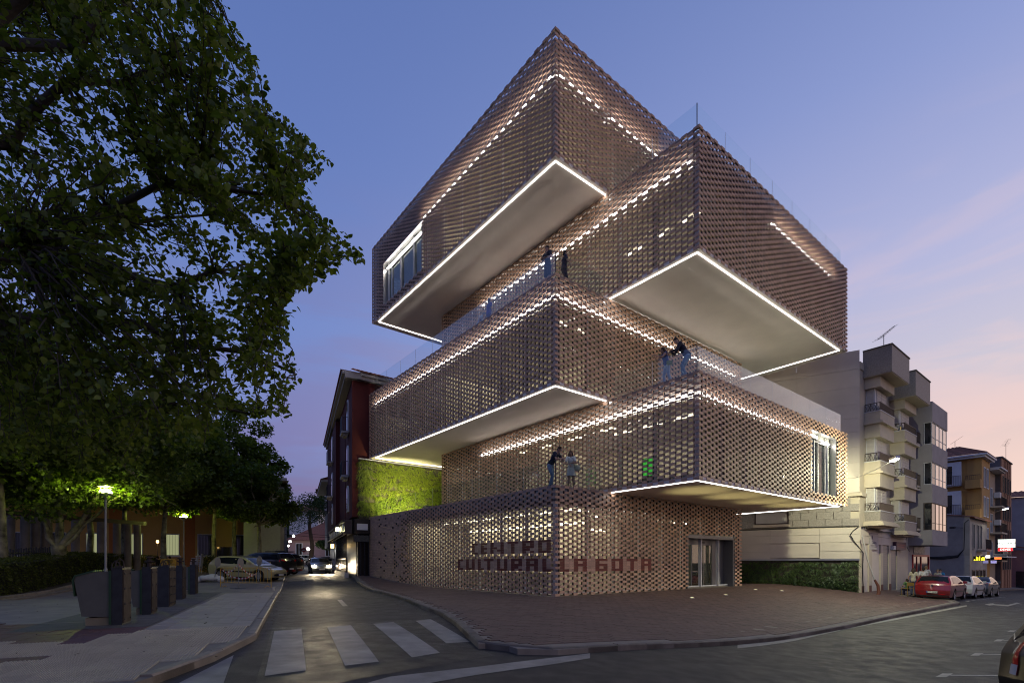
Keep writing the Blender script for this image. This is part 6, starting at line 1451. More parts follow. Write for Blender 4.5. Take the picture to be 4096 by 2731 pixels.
pr = paintmat('red car paint', (.17, .006, .010)); pw = paintmat('white car paint', (.55, .54, .50)); pd = paintmat('dark grey car paint', (.055, .06, .065), .4); ps = paintmat('yellow lit silver paint', (.44, .38, .21), .35); pb = paintmat('black car paint', (.010, .010, .012)); psv = paintmat('silver car paint', (.34, .36, .37), .5); pg = mat('dark brown car paint', (.014, .011, .008), .3, spec=.5, coat=.5)  # yellow lamp light is put into the silver hatchback's paint colour
c = make_car('hatch', 'red hatchback parked nearest in the row along the avenue', pr, GC, '9739 HND'); x, y = AB(25.6, -7.35); place(c, x, y, TH)
c = make_car('hatch', 'white hatchback parked between the red and dark cars', pw, GC); x, y = AB(31.2, -7.4); place(c, x, y, TH)
c = make_car('sedan', 'dark grey car parked in front of the white hatchback', pd, GC); x, y = AB(36.6, -7.4); place(c, x, y, TH)
c = make_car('estate', 'silver estate car far along the avenue at the right edge', psv, GC); x, y = (61.8, 63.5); place(c, x, y, TH + .1)
c = make_car('hatch', 'silver hatchback parked side on behind the yellow barrier', ps, GC); x, y = UY(992, 31.6); place(c, x, y, R(-9), -.075)
c = make_car('suv', 'black estate car with red tail lamps just behind the silver hatchback', pb, GC); x, y = UY(1052, 36.5); place(c, x, y, R(166), -.075)
c = make_car('suv', 'black car with a roof rack, second behind the silver hatchback', pb, GC, rack=True); x, y = UY(1092, 40.5); place(c, x, y, R(166), -.075)
c = make_car('hatch', 'dark car seen from behind far up the side street', pb, GC); x, y = UY(1187, 66); place(c, x, y, math.atan2(DS[1], DS[0]))
c = make_car('suv', 'pale van like car far up the side street behind the dark car', pw, GC); x, y = UY(1205, 80); place(c, x, y, math.atan2(DS[1], DS[0]) + R(70))
c = make_car('hatch', 'small bluish car parked at far left of the street end', psv, GC); x, y = UY(1163, 72); place(c, x, y, R(150))
c = make_car('sedan', 'dark car parked on the right kerb behind the oncoming car', pd, GC); x, y = UY(1310, 56); place(c, x, y, math.atan2(-DS[1], -DS[0]))
c = make_car('suv', 'dark brown car cropped by the right edge, large red tail lamp in front', pg, GC); c.name = 'parked_car'
place(c, 8.76, 6.02, R(3))
# bigger wrap round lamp of the near car, as the photograph shows it
for o in list(c.children):
    if o.name.startswith('tail_light'): bpy.data.objects.remove(o)
def suv_hw(z): return .89 * .98 * (1 - .10 * ((2.2 - 1.5) / .8) ** 2) * 1.0 - (.26 * .89 * max(0, (z - 1.18) / .51) ** 1.15)
def suv_tail(z):
    P = [(.5, -2.20), (.75, -2.26), (1.08, -2.20), (1.18, -2.12), (1.56, -1.92)]
    for (a, b), (c_, d) in zip(P, P[1:]):
        if a <= z <= c_: return b + (d - b) * (z - a) / (c_ - a)
    return -2.2
M_deep = mat('deep red lamp glass', (.15, .004, .006), .08, spec=.9, emit=(1, .02, .02), estr=.035)
for s in (1, -1):
    def wrap(z0, z1, off=.012, n0=9, rows=9):
        m = MB()
        for r in range(rows):
            z = z0 + (z1 - z0) * r / (rows - 1); W_ = suv_hw(z); yi = W_ - .30 + .07 * max(0, (z - .95) / .4); xr = suv_tail(z)
            for k in range(n0):
                a = k / (n0 - 1) * math.pi / 2; y = yi + (W_ - yi) * math.sin(a); kk = y / W_; x = xr - .10 * (1 - kk * kk) - off * math.cos(a) + .26 * (1 - math.cos(a)); m.v.append((x, s * (y + off * math.sin(a) + .004), z))
        m.f = [(r * n0 + k, r * n0 + k + 1, (r + 1) * n0 + k + 1, (r + 1) * n0 + k) for r in range(rows - 1) for k in range(n0 - 1)]; m.mi = [0] * len(m.f); return m
    t = wrap(.82, 1.36).build('tail_light', M_deep, c, smooth=60)
    wrap(.82, .95, .016).build('clear_lens', M_head, t, smooth=60)
# the oncoming car with its headlights on
c = make_car('hatch', 'oncoming dark car with glaring headlights driving down the side street', pd, None, lit=True); x, y = UY(1277, 47); place(c, x, y, math.atan2(-DS[1], -DS[0]) + R(3))
for s in (-.62, .62):
    l = lamp('headlight_beam', 'SPOT', (2.35, s, .68), 2000, (1, .80, .50), c, .06, spot=44, blend=.8); l.rotation_euler = Vector((1, 0, -.13)).to_track_quat('-Z', 'Y').to_euler()
# ================================================================== PEOPLE
SKIN = (.36, .22, .16)
M_skin = mat('skin', SKIN, .6); M_skin2 = mat('tanned skin', (.26, .15, .10), .6)
MATS = {}
def cloth(name, col, **k):
    if name not in MATS: MATS[name] = mat(name, col, .85, var=.12, vscale=14, **k)
    return MATS[name]
def ell(m, c, r, n=8, k=10, up=None):
    c = Vector(c); R3 = Matrix.Identity(3) if up is None else Vector((0, 0, 1)).rotation_difference(Vector(up)).to_matrix()
    pr = [(math.sin(math.pi * i / n), math.cos(math.pi * i / n)) for i in range(n + 1)]
    vs = [tuple(c + R3 @ Vector((r[0] * s * math.cos(2 * math.pi * j / k), r[1] * s * math.sin(2 * math.pi * j / k), r[2] * h))) for s, h in pr for j in range(k)]
    m.add(vs, [(i * k + j, (i + 1) * k + j, (i + 1) * k + (j + 1) % k, i * k + (j + 1) % k) for i in range(n) for j in range(k)], 0, ident)
def limb(m, pts, rad, n=9):
    m.tube([tuple(p) for p in pts], rad, n)
    for p, r in zip(pts, rad): ell(m, p, (r, r, r), 6, n)
def fuse(m, name, mt, par, vox=.012, sm=3):
    o = m.build(name, mt, par); r = o.modifiers.new('remesh', 'REMESH'); r.mode = 'VOXEL'; r.voxel_size = vox; r.use_smooth_shade = True
    s = o.modifiers.new('smooth', 'SMOOTH'); s.iterations = sm; s.factor = .5
    dg = bpy.context.evaluated_depsgraph_get(); me = bpy.data.meshes.new_from_object(o.evaluated_get(dg)); me.materials.clear(); me.materials.append(mt)
    me.polygons.foreach_set('use_smooth', [True] * len(me.polygons)); o.modifiers.clear(); o.data = me; return o
def hand(m, wrist, d, n, size=.17):
    """palm, four unequal bent fingers and a thumb leaving its side; d = direction of the hand, n = palm normal"""
    d = Vector(d).normalized(); n = (Vector(n) - d * Vector(n).dot(d)).normalized(); s = d.cross(n); w = Vector(wrist)
    for i, (o, l) in enumerate(((-.03, .060), (-.010, .075), (.011, .070), (.030, .052))):
        a = w + d * .045 + s * o * .9; b = w + d * .095 + s * o; c = b + d * l * .6 + n * .012; e = c + d * l * .4 + n * .03
        m.tube([w + s * o * .4, a, b], [.017, .016, .012], 6); limb(m, [b, c, e], [.0105, .0095, .008], 6)
    t = w + d * .03 - s * .03; limb(m, [t, t + d * .035 - s * .028 + n * .01, t + d * .07 - s * .034 + n * .022], [.013, .0115, .009], 6)
def person(label, loc, face, J, H=1.75, top=('navy shirt', (.01, .012, .03)), bottom=('jeans', (.12, .16, .22)), hairc=(.018, .012, .009), long_hair=False, dress=None, sleeve='short', shorts=False, shoes=(.02, .02, .022), skin=None, group='people on the terraces', extra=None, female=False):
    """J: joints in a body frame (x = where the person faces, y = their left, z up); every limb is a tapered chain, fused into one skin"""
    e = empty('person', label, 'person', group, loc, face); k = H / 1.75; sk = skin or M_skin; j = {a: Vector(b) * k for a, b in J.items()}
    wS = .145 if female else .175; hip, ch, nk, hd = j['hip'], j['chest'], j['neck'], j['head']
    lean = (hd - nk).normalized(); m = MB()
    side = Vector(J.get('side', (0, 1, 0)))
    # torso
    m.tube([hip + Vector((0, 0, -.04)), hip, hip.lerp(ch, .45), ch, nk], [.11 * k, .125 * k, .105 * k, .125 * k, .06 * k], 12)
    for s, nm in ((1, 'l'), (-1, 'r')):
        sh = ch.lerp(nk, .72) + side * s * wS * k; m.tube([ch.lerp(nk, .4), sh], [.09 * k, .055 * k], 9)
        el, wr = j['elbow_' + nm], j['wrist_' + nm]; limb(m, [sh, sh.lerp(el, .5), el, el.lerp(wr, .4), wr], [.054 * k, .046 * k, .038 * k, .038 * k, .026 * k])
        hd_ = (wr - el).normalized(); hand(m, wr, Vector(J.get('hand_' + nm, tuple(hd_))), Vector(J.get('palm_' + nm, (0, 0, -1))))
        hp = hip + side * s * .085 * k + Vector((0, 0, -.05)); kn, an = j['knee_' + nm], j['ankle_' + nm]
        limb(m, [hp, hp.lerp(kn, .5), kn, kn.lerp(an, .35), an], [.088 * k, .072 * k, .053 * k, .054 * k, .036 * k])
        limb(m, [an + Vector((-.02, 0, -.035)), an + Vector((.10, 0, -.055)), an + Vector((.16, 0, -.058))], [.034, .030, .022], 7)
    m.tube([nk - lean * .05, nk, hd - lean * .05], [.065 * k, .053 * k, .052 * k], 9)
    fwd = Vector(J.get('look', (1, 0, 0))); fwd = (fwd - lean * fwd.dot(lean)).normalized(); lf = lean.cross(fwd)
    ell(m, hd + lean * .015 - fwd * .008, (.082 * k, .078 * k, .112 * k), 9, 12, lean); ell(m, hd - lean * .045 + fwd * .022, (.058 * k, .055 * k, .07 * k), 8, 10, lean)
    limb(m, [hd + fwd * .072 + lean * .012, hd + fwd * .10 - lean * .02], [.012, .015], 6)                      # nose
    for s in (1, -1): ell(m, hd + lf * s * .080 - fwd * .005, (.018, .012, .03), 6, 6, lean)                    # ears
    fuse(m, 'body', sk, e)
    f = MB()
    for s in (1, -1): ell(f, hd + fwd * .074 + lf * s * .031 + lean * .018, (.009, .012, .007), 5, 6, lean)
    f.build('eye', M_black, e)
    mo = MB(); limb(mo, [hd + fwd * .078 - lean * .055 + lf * .02, hd + fwd * .082 - lean * .055, hd + fwd * .078 - lean * .055 - lf * .02], [.006, .007, .006], 5); mo.build('mouth', cloth('lips', (.22, .07, .06)), e)
    h = MB(); ell(h, hd + lean * .038 - fwd * .022, (.092 * k, .088 * k, .102 * k), 8, 12, lean); ell(h, hd - fwd * .05 - lean * .01, (.06, .076, .09), 7, 9, lean)
    if long_hair:
        for s in (1, -1): limb(h, [hd + lf * s * .07 + lean * .03 - fwd * .01, hd + lf * s * .085 - lean * .07 - fwd * .01, hd + lf * s * .085 - lean * .20 + fwd * .02], [.04, .045, .025], 7)
        limb(h, [hd - fwd * .07, hd - fwd * .085 - lean * .12, hd - fwd * .07 - lean * .24], [.07, .075, .04], 8)
    hm = cloth('hair %.2f' % hairc[0], hairc); fuse(h, 'hair', hm, e, .013)
    # clothes: the same chains, a little fuller
    t = MB(); g = .016
    t.tube([hip + Vector((0, 0, -.06 if not dress else .0)), hip + Vector((0, 0, .04)), hip.lerp(ch, .45), ch, ch.lerp(nk, .75)], [.142 * k, .146 * k, .124 * k, .146 * k, .085 * k], 14)
    for s, nm in ((1, 'l'), (-1, 'r')):
        sh = ch.lerp(nk, .72) + side * s * wS * k; el, wr = j['elbow_' + nm], j['wrist_' + nm]; t.tube([ch.lerp(nk, .35), sh], [.11 * k, .078 * k], 9)
        if sleeve == 'long': limb(t, [sh, sh.lerp(el, .5), el, wr], [.076 * k, .066 * k, .058 * k, .042 * k])
        elif sleeve == 'short': limb(t, [sh, sh.lerp(el, .55)], [.074 * k, .066 * k])
        else: ell(t, sh, (.072 * k,) * 3)
    tm = cloth(*top) if isinstance(top, tuple) else top; fuse(t, 'shirt' if not dress else 'dress_top', tm, e)
    if dress:
        d = MB(); n = 22; rows = [(.0, .125), (-.10, .165), (-.28, .19), (-.46, .215)]; vs = []
        for dz, r in rows:
            for a in range(n): w = 1 + .05 * math.cos(a * 2 * math.pi / n * 7) * (dz < -.05); vs.append(tuple(hip + Vector((0, 0, .10)) + Vector((r * k * w * .9 * math.cos(2 * math.pi * a / n), r * k * w * math.sin(2 * math.pi * a / n), dz * k))))
        d.add(vs, [(i * n + a, (i + 1) * n + a, (i + 1) * n + (a + 1) % n, i * n + (a + 1) % n) for i in range(len(rows) - 1) for a in range(n)]); d.build('skirt', tm, e, smooth=60)
    else:
        p = MB(); p.tube([hip + Vector((0, 0, .05)), hip + Vector((0, 0, -.08))], [.138 * k, .142 * k], 12)
        for s, nm in ((1, 'l'), (-1, 'r')):
            hp = hip + side * s * .085 * k + Vector((0, 0, -.05)); kn, an = j['knee_' + nm], j['ankle_' + nm]
            if shorts: limb(p, [hp, hp.lerp(kn, .5), hp.lerp(kn, .95)], [.108 * k, .098 * k, .086 * k])
            else: limb(p, [hp, hp.lerp(kn, .5), kn, kn.lerp(an, .4), kn.lerp(an, .93)], [.106 * k, .09 * k, .071 * k, .068 * k, .056 * k])
        fuse(p, 'trousers', cloth(*bottom), e)
    for nm in 'lr':
        an = j['ankle_' + nm]; s_ = MB(); limb(s_, [an + Vector((-.035, 0, -.03)), an + Vector((.09, 0, -.045)), an + Vector((.17, 0, -.055))], [.043, .042, .028], 8); fuse(s_, 'shoe', cloth('shoe %.2f' % shoes[0], shoes), e, .013)
    return e
STAND = dict(hip=(0, 0, .95), chest=(.02, 0, 1.32), neck=(.03, 0, 1.50), head=(.05, 0, 1.63), elbow_l=(.03, .26, 1.16), elbow_r=(.03, -.26, 1.16), wrist_l=(.10, .27, .92), wrist_r=(.10, -.27, .92), knee_l=(.03, .10, .50), knee_r=(.03, -.10, .50), ankle_l=(0, .11, .08), ankle_r=(0, -.11, .08), hand_l=(.1, 0, -1), hand_r=(.1, 0, -1), palm_l=(0, -1, 0), palm_r=(0, 1, 0))
def J(**k): d = dict(STAND); d.update(k); return d
def bang(dx, dy): return math.atan2(dy, dx)
FR = bang(-EL[0], -EL[1]); FL = bang(-ER[0], -ER[1])      # facing out over the right / left parapet
zt0, zt1, zt2 = 4.62, 8.79, 13.38
def stand(label, a, b, z, face, jj, **k):
    x, y = AB(a, b); return person(label, (x, y, z), face, jj, **k)
LEANF = dict(hip=(-.10, 0, .93), chest=(.12, 0, 1.27), neck=(.24, 0, 1.42), head=(.33, 0, 1.53), elbow_l=(.32, .24, 1.10), elbow_r=(.32, -.24, 1.10), wrist_l=(.52, .04, 1.12), wrist_r=(.52, -.06, 1.13), hand_l=(.5, -.7, -.3), hand_r=(.6, .5, -.4), palm_l=(0, 0, -1), palm_r=(0, 0, -1), knee_l=(-.05, .10, .50), knee_r=(.06, -.10, .49), ankle_l=(-.22, .10, .08), ankle_r=(.02, -.10, .08))
# couple over the ground floor corner
stand('man in a dark navy polo shirt and pale jeans leaning on the glass corner', .42, .62, zt0, bang(.75, -.55), J(**{**LEANF, 'look': (.85, 0, -.5)}), H=1.80, top=('navy polo', (.010, .012, .028)), bottom=('pale jeans', (.17, .23, .29)))
stand('woman in a white dress with brown hair, arms resting on the glass rail', 1.42, .50, zt0, bang(-.25, -1), J(chest=(.05, 0, 1.30), neck=(.10, 0, 1.47), head=(.13, 0, 1.60), elbow_l=(.22, .26, 1.12), elbow_r=(.24, -.24, 1.10), wrist_l=(.30, .02, 1.14), wrist_r=(.32, -.02, 1.08), hand_l=(.2, -.8, -.5), hand_r=(.3, .5, -.7), palm_l=(0, 0, -1), palm_r=(0, 0, -1)), H=1.68, top=('white dress', (.50, .52, .45)), hairc=(.07, .035, .018), long_hair=True, dress=True, skin=M_skin2, female=True, shoes=(.16, .10, .06))
x, y = AB(1.42, .50); x += .25; y -= .06; hb = empty('handbag', 'pale green shoulder bag hanging at the side of the woman in white', 'bag', None, (x, y, zt0 + .92)); m = MB(); ell(m, (0, 0, 0), (.16, .07, .14)); ell(m, (0, 0, -.05), (.17, .075, .10)); fuse(m, 'pouch', cloth('pale green leather', (.30, .33, .24)), hb, .014); MB().tube([(-.12, 0, .08), (-.06, 0, .38), (.05, 0, .40), (.12, 0, .08)], .008, 5).build('strap', cloth('pale green leather', (.30, .33, .24)), hb)
# couple over the first floor box
Q1 = VOL[1]
stand('woman in a blue sleeveless top and white trousers holding up a phone', Q1[0] + .55, Q1[1] + 1.85, zt1, bang(-1, -.25), J(**{**LEANF, 'hip': (-.03, 0, .93), 'chest': (.06, 0, 1.29), 'neck': (.12, 0, 1.45), 'head': (.17, 0, 1.57), 'elbow_l': (.30, .20, 1.20), 'elbow_r': (.30, -.20, 1.16), 'wrist_l': (.52, .06, 1.25), 'wrist_r': (.52, -.06, 1.22), 'hand_l': (.7, -.3, .5), 'hand_r': (.7, .3, .5)}), H=1.66, top=('blue top', (.045, .06, .17)), bottom=('white trousers', (.42, .45, .48)), hairc=(.045, .025, .016), long_hair=True, sleeve='none', female=True)
x, y = AB(Q1[0] + .55, Q1[1] + 1.85); x += .07; y -= .20; hb = empty('handbag', 'small yellow green crossbody bag worn by the woman in the blue top', 'bag', None, (x, y, zt1 + .90)); MB().box(-.11, .11, -.04, .04, -.07, .07).box(-.115, .115, -.045, .045, .02, .075).build('pouch', cloth('lime leather', (.24, .27, .07)), hb); MB().tube([(.0, 0, .09), (.06, .10, .30), (.10, .16, .48)], .007, 4).build('strap', cloth('lime leather', (.24, .27, .07)), hb)
stand('man in a dark jacket and pale jeans leaning with folded hands beside the glass corner', Q1[0] + .50, Q1[1] + .95, zt1, bang(-1, .12), J(**{**LEANF, 'look': (.8, .3, -.4), 'knee_l': (.14, .12, .52), 'ankle_l': (-.05, .10, .08)}), H=1.82, top=('dark blue jacket', (.016, .018, .030)), bottom=('pale jeans', (.17, .23, .29)), sleeve='long')
# people on the second floor terrace
stand('man in a dark T-shirt and shorts with folded arms beside the upper glass corner', .55, 1.05, zt2, bang(-.8, -.6), J(elbow_l=(.08, .28, 1.16), elbow_r=(.08, -.28, 1.16), wrist_l=(.22, -.04, 1.20), wrist_r=(.23, .06, 1.15), hand_l=(0, -1, .2), hand_r=(0, 1, .1)), H=1.80, top=('charcoal T-shirt', (.028, .028, .036)), bottom=('navy shorts', (.035, .04, .06)), shorts=True)
stand('figure in dark blue clothes walking behind the upper glass, right of the corner', 1.25, .75, zt2, bang(1, .1), J(knee_l=(.18, .1, .5), ankle_l=(.22, .1, .10), ankle_r=(-.28, -.1, .12), elbow_l=(-.06, .26, 1.18), wrist_l=(.08, .25, 1.0), elbow_r=(.1, -.26, 1.18), wrist_r=(.25, -.22, 1.08)), H=1.72, top=('dark blue shirt', (.03, .035, .06)), bottom=('dark trousers', (.03, .033, .05)))
SIT = dict(hip=(-.05, 0, .52), chest=(-.06, 0, .90), neck=(-.03, 0, 1.08), head=(.0, 0, 1.21), elbow_l=(.05, .27, .78), elbow_r=(.05, -.27, .78), wrist_l=(.25, .18, .68), wrist_r=(.25, -.18, .68), knee_l=(.38, .12, .50), knee_r=(.38, -.12, .50), ankle_l=(.36, .12, .08), ankle_r=(.36, -.12, .08), hand_l=(1, 0, -.1), hand_r=(1, 0, -.1), palm_l=(0, 0, -1), palm_r=(0, 0, -1))
def chair(label, loc, face, group, m=None):
    c = empty('terrace_chair', label, 'chair', group, loc, face); mm = m or M_steel
    MB().box(-.22, .22, -.22, .22, .43, .455).build('seat', mm, c); MB().box(-.235, -.21, -.22, .22, .60, .82).build('backrest', mm, c)
    for sx in (-1, 1):
        for sy in (-1, 1): MB().tube([(sx * .21, sy * .21, 0), (sx * .20, sy * .20, .44), (sx * .21, sy * .21, .82 if sx < 0 else .44)], .012, 5).build('leg', mm, c)
    return c
pl_ = bpy.data.materials.new('plaid shirt'); pl_.use_nodes = True; nt = pl_.node_tree; ck = nt.nodes.new('ShaderNodeTexBrick'); ck.inputs['Color1'].default_value = (.42, .42, .40, 1); ck.inputs['Color2'].default_value = (.36, .38, .40, 1); ck.inputs['Mortar'].default_value = (.05, .07, .22, 1); ck.inputs['Scale'].default_value = 9; ck.inputs['Mortar Size'].default_value = .03; tcn = nt.nodes.new('ShaderNodeTexCoord'); nt.links.new(tcn.outputs['Object'], ck.inputs[0]); nt.links.new(ck.outputs[0], nt.nodes['Principled BSDF'].inputs['Base Color'])
stand('man in a purple shirt standing with his back to the upper glass', .62, 5.55, zt2 - .35, FL + math.pi * .93, J(), H=1.74, top=('purple shirt', (.075, .05, .24)), bottom=('purple trousers', (.06, .05, .16)), hairc=(.02, .02, .03))
stand('man in a plaid shirt with a hand on his hip at the upper glass', .62, 6.45, zt2 - .62, FL + math.pi * .80, J(chest=(.10, .03, 1.28), neck=(.18, .04, 1.43), head=(.25, .04, 1.53), elbow_l=(-.02, .46, 1.13), wrist_l=(.02, .24, .97), hand_l=(.2, -1, -.2)), H=1.76, top=pl_, bottom=('blue trousers', (.05, .06, .12)), hairc=(.20, .18, .16))
# people on the pavement along the avenue
def street(label, u, Y, face, jj, **k):
    x, y = UY(u, Y); return person(label, (x, y, terr(x, y)), face, jj, group='people on the pavements', **k)
WALK = dict(knee_l=(.20, .1, .52), ankle_l=(.26, .1, .10), knee_r=(-.04, -.1, .50), ankle_r=(-.26, -.1, .14), elbow_l=(-.10, .25, 1.18), wrist_l=(-.02, .25, .95), elbow_r=(.12, -.25, 1.18), wrist_r=(.28, -.24, 1.02))
street('person in a cream top and blue trousers standing left of the red hatchback', 3654, 31.5, TH, J(), H=1.70, top=('cream top', (.42, .38, .28)), bottom=('blue trousers', (.05, .06, .12)), female=True, hairc=(.05, .03, .02), long_hair=True)
street('person in a white shirt with dark hair directly behind the red hatchback', 3694, 32.2, TH + .4, J(**WALK), H=1.74, top=('white shirt', (.50, .48, .44)), bottom=('dark trousers', (.03, .033, .05)))
street('blond person in white just beyond the dark haired one behind the red car', 3704, 35.5, TH, J(**WALK), H=1.85, top=('white shirt', (.50, .48, .44)), bottom=('grey trousers', (.10, .10, .10)), hairc=(.24, .16, .08), female=True)
street('person in a pale top and light hair seen over the red car roof', 3752, 36.5, TH + 3, J(), H=1.66, top=('pale top', (.38, .36, .30)), bottom=('grey trousers', (.10, .10, .10)), hairc=(.22, .15, .08), female=True)
street('person in a bright blue top seen over the red car roof', 3763, 37.5, TH + 3, J(), H=1.68, top=('bright blue top', (.03, .20, .42)), bottom=('dark trousers', (.03, .033, .05)))
street('woman in a white T-shirt and black trousers standing by the orange board', 3981, 59, FR + .8, J(), H=1.68, top=('white T-shirt', (.48, .46, .46)), bottom=('black trousers', (.012, .012, .014)), female=True)
def seated(label, u, Y, face, grp, **k):
    x, y = UY(u, Y); z = terr(x, y); chair(label.replace('person', 'chair').split(' seated')[0] if False else 'chair under the ' + label, (x - .05 * math.cos(face), y - .05 * math.sin(face), z), face, 'terrace chairs', k.pop('cm', None)); return person(label, (x, y, z), face, dict(SIT), group=grp, **k)
seated('child in a green top seated left of the standing group', 3627, 31.0, TH + 1, 'people on the pavements', H=1.35, top=('green top', (.07, .14, .05)), bottom=('blue trousers', (.05, .06, .12)), cm=cloth('yellow chair', (.30, .18, .04)))
for u, Y, lab in ((595, 40.5, 'leftmost'), (629, 40.8, 'second from left'), (645, 41.5, 'third from left'), (678, 41.2, 'rightmost')):
    seated('person in dark clothes seated beyond the hedge, %s of four' % lab, u, Y, {595: 0.2, 629: 3.4, 645: 5.0, 678: 3.0}[u], 'people at the park cafe', H=1.85, top=('dark shirt %d' % u, (.03, .025, .022)), bottom=('dark trousers', (.03, .033, .05)))
# ================================================================== CONTAINERS, BARRIERS AND SMALL THINGS
M_bing = mat('container grey', (.095, .098, .088), .55, var=.15, vscale=3, dirt=.2); M_bind = mat('container dark steel', (.040, .044, .052), .6, .1, spec=.1, var=.2, vscale=4, dirt=.2); M_binp = mat('container plate', (.060, .050, .046), .8, 0, spec=.03, var=.2, vscale=6, dirt=.2); M_green = mat('container green trim', (.015, .05, .022), .5); M_sand = mat('container base', (.19, .165, .11), .7, var=.15, vscale=4)
def container(label, s, n, kind, deep=.62, H=1.28):
    x, y = SN(s, n); e = empty('waste_container', label, 'waste container', 'underground waste containers along the pavement', (x, y, terr(x, y)), math.atan2(DN[1], DN[0]))
    # local x = towards the street, y = along the street away from the viewer
    w = .20 if kind != 'wide' else .42
    MB().box(-w, 0, 0, deep, 0, H).build('column', M_bind, e); MB().box(.001, .022, .03, deep - .03, .04, H - .03).build('bolted_plate', M_binp, e)
    rows = 4 if kind != 'wide' else 5; cols = 2 if kind != 'wide' else 5
    for i in range(rows):
        for c in range(cols):
            yy = .10 + (deep - .2) * c / (cols - 1); zz = .12 + (H - .24) * i / (rows - 1); MB(lambda a, b, c_, yy=yy, zz=zz: (c_, yy + a, zz + b)).lathe([(.022, .022), (.022, .034), (.012, .042)], 7).build('bolt', M_bind, e)
    MB().box(-w - .01, .03, -.01, deep + .01, H + .001, H + .02).build('column_cap', M_bind, e)
    if kind != 'wide':
        L_ = .84 if kind == 'chute' else .5; T = H - .06
        def slab(pts, y0, y1): m = MB(); N_ = len(pts); return m.add([(a, y0, c) for a, c in pts] + [(a, y1, c) for a, c in pts], [tuple(range(N_)), tuple(range(N_, 2 * N_))[::-1]] + [(i, N_ + i, N_ + (i + 1) % N_, (i + 1) % N_) for i in range(N_)])
        slab([(-w - .001, .18), (-w - .001, T), (-w - .35, T - .03), (-L_, T - .12), (-L_ - .03, T - .2), (-L_ + .10, .22)], .02, deep - .02).build('chute_body', M_bing, e)
        MB().box(-L_ + .16, -w - .001, .05, deep - .05, 0, .179).build('chute_base', M_sand, e); MB().box(-w - .045, -w + .0, -.012, .0185, .02, T + .01).build('green_edge', M_green, e)
        slab([(-w - .30, T + .002), (-w - .35, T + .012), (-L_ - .02, T - .09), (-L_ - .065, T - .20), (-L_ - .03, T - .55), (-L_ - .012, T - .55), (-L_ - .034, T - .2), (-L_, T - .118), (-w - .35, T - .028)], .0, deep).build('green_lid', M_green, e)
    if kind == 'wide' or kind == 'chute':
        MB().tube([(-.02, .22, H + .02), (-.03, .22, H + .16), (-.10, .22, H + .22), (-.17, .22, H + .16), (-.18, .22, H + .02)], .016, 6).build('lifting_ring', M_binp, e); MB().tube([(-.14, .36, H + .02), (-.15, .36, H + .12), (-.22, .36, H + .17), (-.28, .36, H + .1), (-.29, .36, H - .01)], .016, 6).build('lifting_ring', M_binp, e); MB().box(-.2, -.05, .2, .4, H + .021, H + .06).build('ring_base', M_binp, e)
    else:
        MB().lathe([(.05, H + .02), (.05, H + .14), (.11, H + .15), (.12, H + .19), (.05, H + .20), (.05, H + .26), (.10, H + .27), (.10, H + .31)], 12, (-.1, .3)).build('lifting_mushroom', M_binp, e)
    return e
container('nearest grey waste container with chute, green lid edge and bolted end plate', 13.95, -3.62, 'chute')
container('second waste container with grey chute body, mushroom shaped lifting knob', 16.4, -3.62, 'knob2', H=1.27)
container('third waste container, plain wide dark one with many bolts on its plate', 19.0, -3.72, 'wide', .95, 1.28)
container('fourth waste container, narrow dark one with a tall lifting knob', 22.6, -4.0, 'knob', .7, 1.28)
container('farthest waste container, narrow dark one at the end of the row', 25.9, -4.1, 'knob', .7, 1.28)
# yellow barriers
M_yel = mat('yellow barrier paint', (.62, .34, .03), .45, dirt=.2)
def barrier(label, x, y, ang, L_=2.3, H=1.05):
    e = empty('crowd_barrier', label, 'barrier', 'yellow barriers', (x, y, terr(x, y) - .075), ang); r = .02; c = .12
    fr = MB().tube([(-L_ / 2, 0, 0), (-L_ / 2, 0, H - c), (-L_ / 2 + .04, 0, H - .03), (-L_ / 2 + c, 0, H), (L_ / 2 - c, 0, H), (L_ / 2 - .04, 0, H - .03), (L_ / 2, 0, H - c), (L_ / 2, 0, 0)], r, 6).build('frame', M_yel, e); MB().tube([(-L_ / 2, 0, .26), (L_ / 2, 0, .26)], r * .85, 6).build('bottom_rail', M_yel, e)
    for i in range(13): t = -L_ / 2 + L_ * (i + 1) / 14; MB().tube([(t, 0, .26), (t, 0, H)], .011, 5).build('bar', M_yel, e)
    for s in (-1, 1): MB().tube([(s * L_ * .42, -.25, .01), (s * L_ * .42, 0, .10), (s * L_ * .42, .25, .01)], .016, 5).build('foot', M_yel, e)
    return e
x0, y0 = UY(878, 27.8); x1, y1 = UY(1088, 27.6); xc, yc = UY(983, 27.7); barrier('yellow crowd barrier hung with red and white tape in front of the silver car', xc, yc, math.atan2(y1 - y0, x1 - x0), 2.9, 1.08)
x0, y0 = UY(672, 31.8); barrier('yellow crowd barrier standing behind the waste containers', x0, y0, R(-14), 1.15, 1.2)
tm_ = [mat('red tape', (.32, .03, .025), .5), mat('white tape', (.55, .53, .48), .5)]
tp = MB(); fm_ = [(886, 2279, 27.6), (905, 2293, 27.3), (925, 2308, 27.1), (960, 2316, 26.6), (985, 2314, 26.4), (1010, 2302, 26.9), (1025, 2296, 27.3)]
def tape(label, pts):
    P = [Vector((*UY(u, Y), 1.42 + (2247.3 - v) / 2010.2 * Y)) for u, v, Y in pts]; m = MB(); k = 0
    for a, b in zip(P, P[1:]):
        n = 4
        for i in range(n):
            p, q = a.lerp(b, i / n), a.lerp(b, (i + 1) / n); h = Vector((0, .01, .075)); m.add([p, q, q + h, p + h], [(0, 1, 2, 3)], k % 2); k += 1
    tag(m.build('barrier_tape', tm_), label, 'tape', 'red and white tapes')
tape('red and white tape sagging across the lower part of the yellow barrier', fm_)
